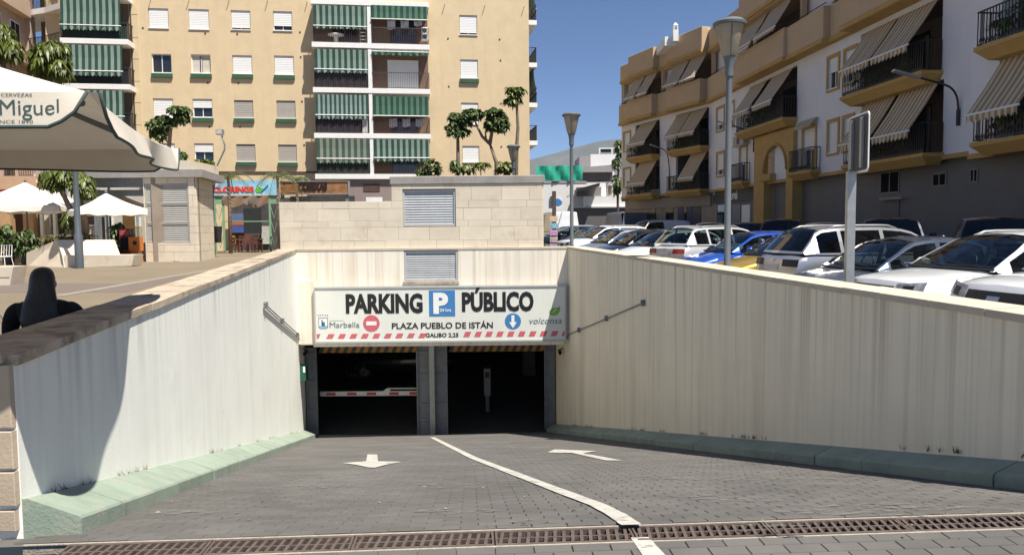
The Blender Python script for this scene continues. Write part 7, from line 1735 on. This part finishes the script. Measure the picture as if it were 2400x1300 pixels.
# table with plant and glass
tx = onY(15, 760, 6.0).x
t = thing('cafe_table', 'small round cafe table in front of the seated person', 'table', (gx - .33, Yp + .52, zg)); zt2 = .61 + S0
mb = MB(); mb.lathe((0, 0, zt2 - .03), [(.42, 0), (.43, .01), (.43, .02), (.42, .03)], 28); mb.build('table_top', M_wht, t, smooth=30)
mb = MB(); mb.tube([(0, 0, .03), (0, 0, zt2 - .03)], .03, 10); mb.lathe((0, 0, 0), [(.22, 0), (.22, .03)], 20); mb.build('pedestal', M_black, t)
q = onY(6, 730, 6.5); t2 = thing('small_pot_plant', 'small spiky green pot plant on the cafe table', 'plant', (gx - .58, Yp + .42, zg + zt2))
mb = MB(); mb.lathe((0, 0, .001), [(.035, 0), (.045, .08), (.045, .09), (.035, .09)], 14); mb.build('pot', M_conc, t2, smooth=30)
mb = MB(); rr_ = random.Random(4)
for i in range(26): a = rr_.uniform(0, 6.28); leaf(mb, Vector((0, 0, .08)), Vector((math.cos(a), math.sin(a), 0)), rr_.uniform(.8, 2.2), rr_.uniform(.06, .1), .014, .2)
mb.build('leaves', mat('succulent', (.10, .17, .10), .5, .2), t2, fix=False)
t2 = thing('drinking_glass', 'clear drinking glass on the cafe table', 'glass', (gx - .47, Yp + .36, zg + zt2))
mb = MB(); mb.lathe((0, 0, .001), [(.03, 0), (.04, .13), (.0385, .13), (.029, .008)], 18); mb.build('glass_body', glass('tumbler', (.85, .9, .9)), t2, smooth=30)
mb = MB(); mb.lathe((0, 0, .012), [(.027, 0), (.033, .06)], 16); mb.build('drink', mat('cola', (.03, .012, .006), .2), t2, smooth=30)

# scraps and dry leaves on the road
mb = MB(); rr_ = random.Random(12)
for (px, py) in [(rr_.uniform(250, 2300), rr_.uniform(1040, 1235)) for _ in range(90)]:
    c = onR(px, py, .012 + rr_.uniform(0, .006))
    if not (xl(c.y) + .36 < c.x < xr(c.y) - .36): continue
    s_ = rr_.uniform(.006, .022); a = rr_.uniform(0, 6.28); u_ = Vector((math.cos(a), math.sin(a), -KR * math.sin(a))) * s_; v2 = Vector((-math.sin(a), math.cos(a), -KR * math.cos(a))) * s_ * rr_.uniform(.3, .8); q_ = Vector((0, 0, s_ * .35))
    mb.add([c - u_, c - v2 + q_, c + u_, c + v2], [(0, 1, 3), (1, 2, 3)])
lo2 = mb.build('leaf_litter', mat('litter', (.24, .2, .13), .8, .5, 30, 0, island=.5), fix=False); lo2['kind'] = 'stuff'; lo2['label'] = 'dry leaf scraps scattered on the ramp road'; lo2['category'] = 'litter'
# ================================================================ AIR
mb = MB(); mb.box(-3990, 3990, -390, 5990, -6.5, 520)
hz = mb.build('haze', None if False else mat('haze_tmp', (1, 1, 1)))
m = bpy.data.materials.new('haze'); m.use_nodes = True; N = m.node_tree.nodes; N.clear(); o_ = N.new('ShaderNodeOutputMaterial'); v_ = N.new('ShaderNodeVolumePrincipled')
v_.inputs['Density'].default_value = 0.00006; v_.inputs['Color'].default_value = (.72, .83, 1.0, 1); v_.inputs['Anisotropy'].default_value = .1
m.node_tree.links.new(v_.outputs[0], o_.inputs['Volume']); hz.data.materials.clear(); hz.data.materials.append(m); hz['kind'] = 'stuff'; hz['label'] = 'thin pale haze over the whole place'; hz['category'] = 'haze'
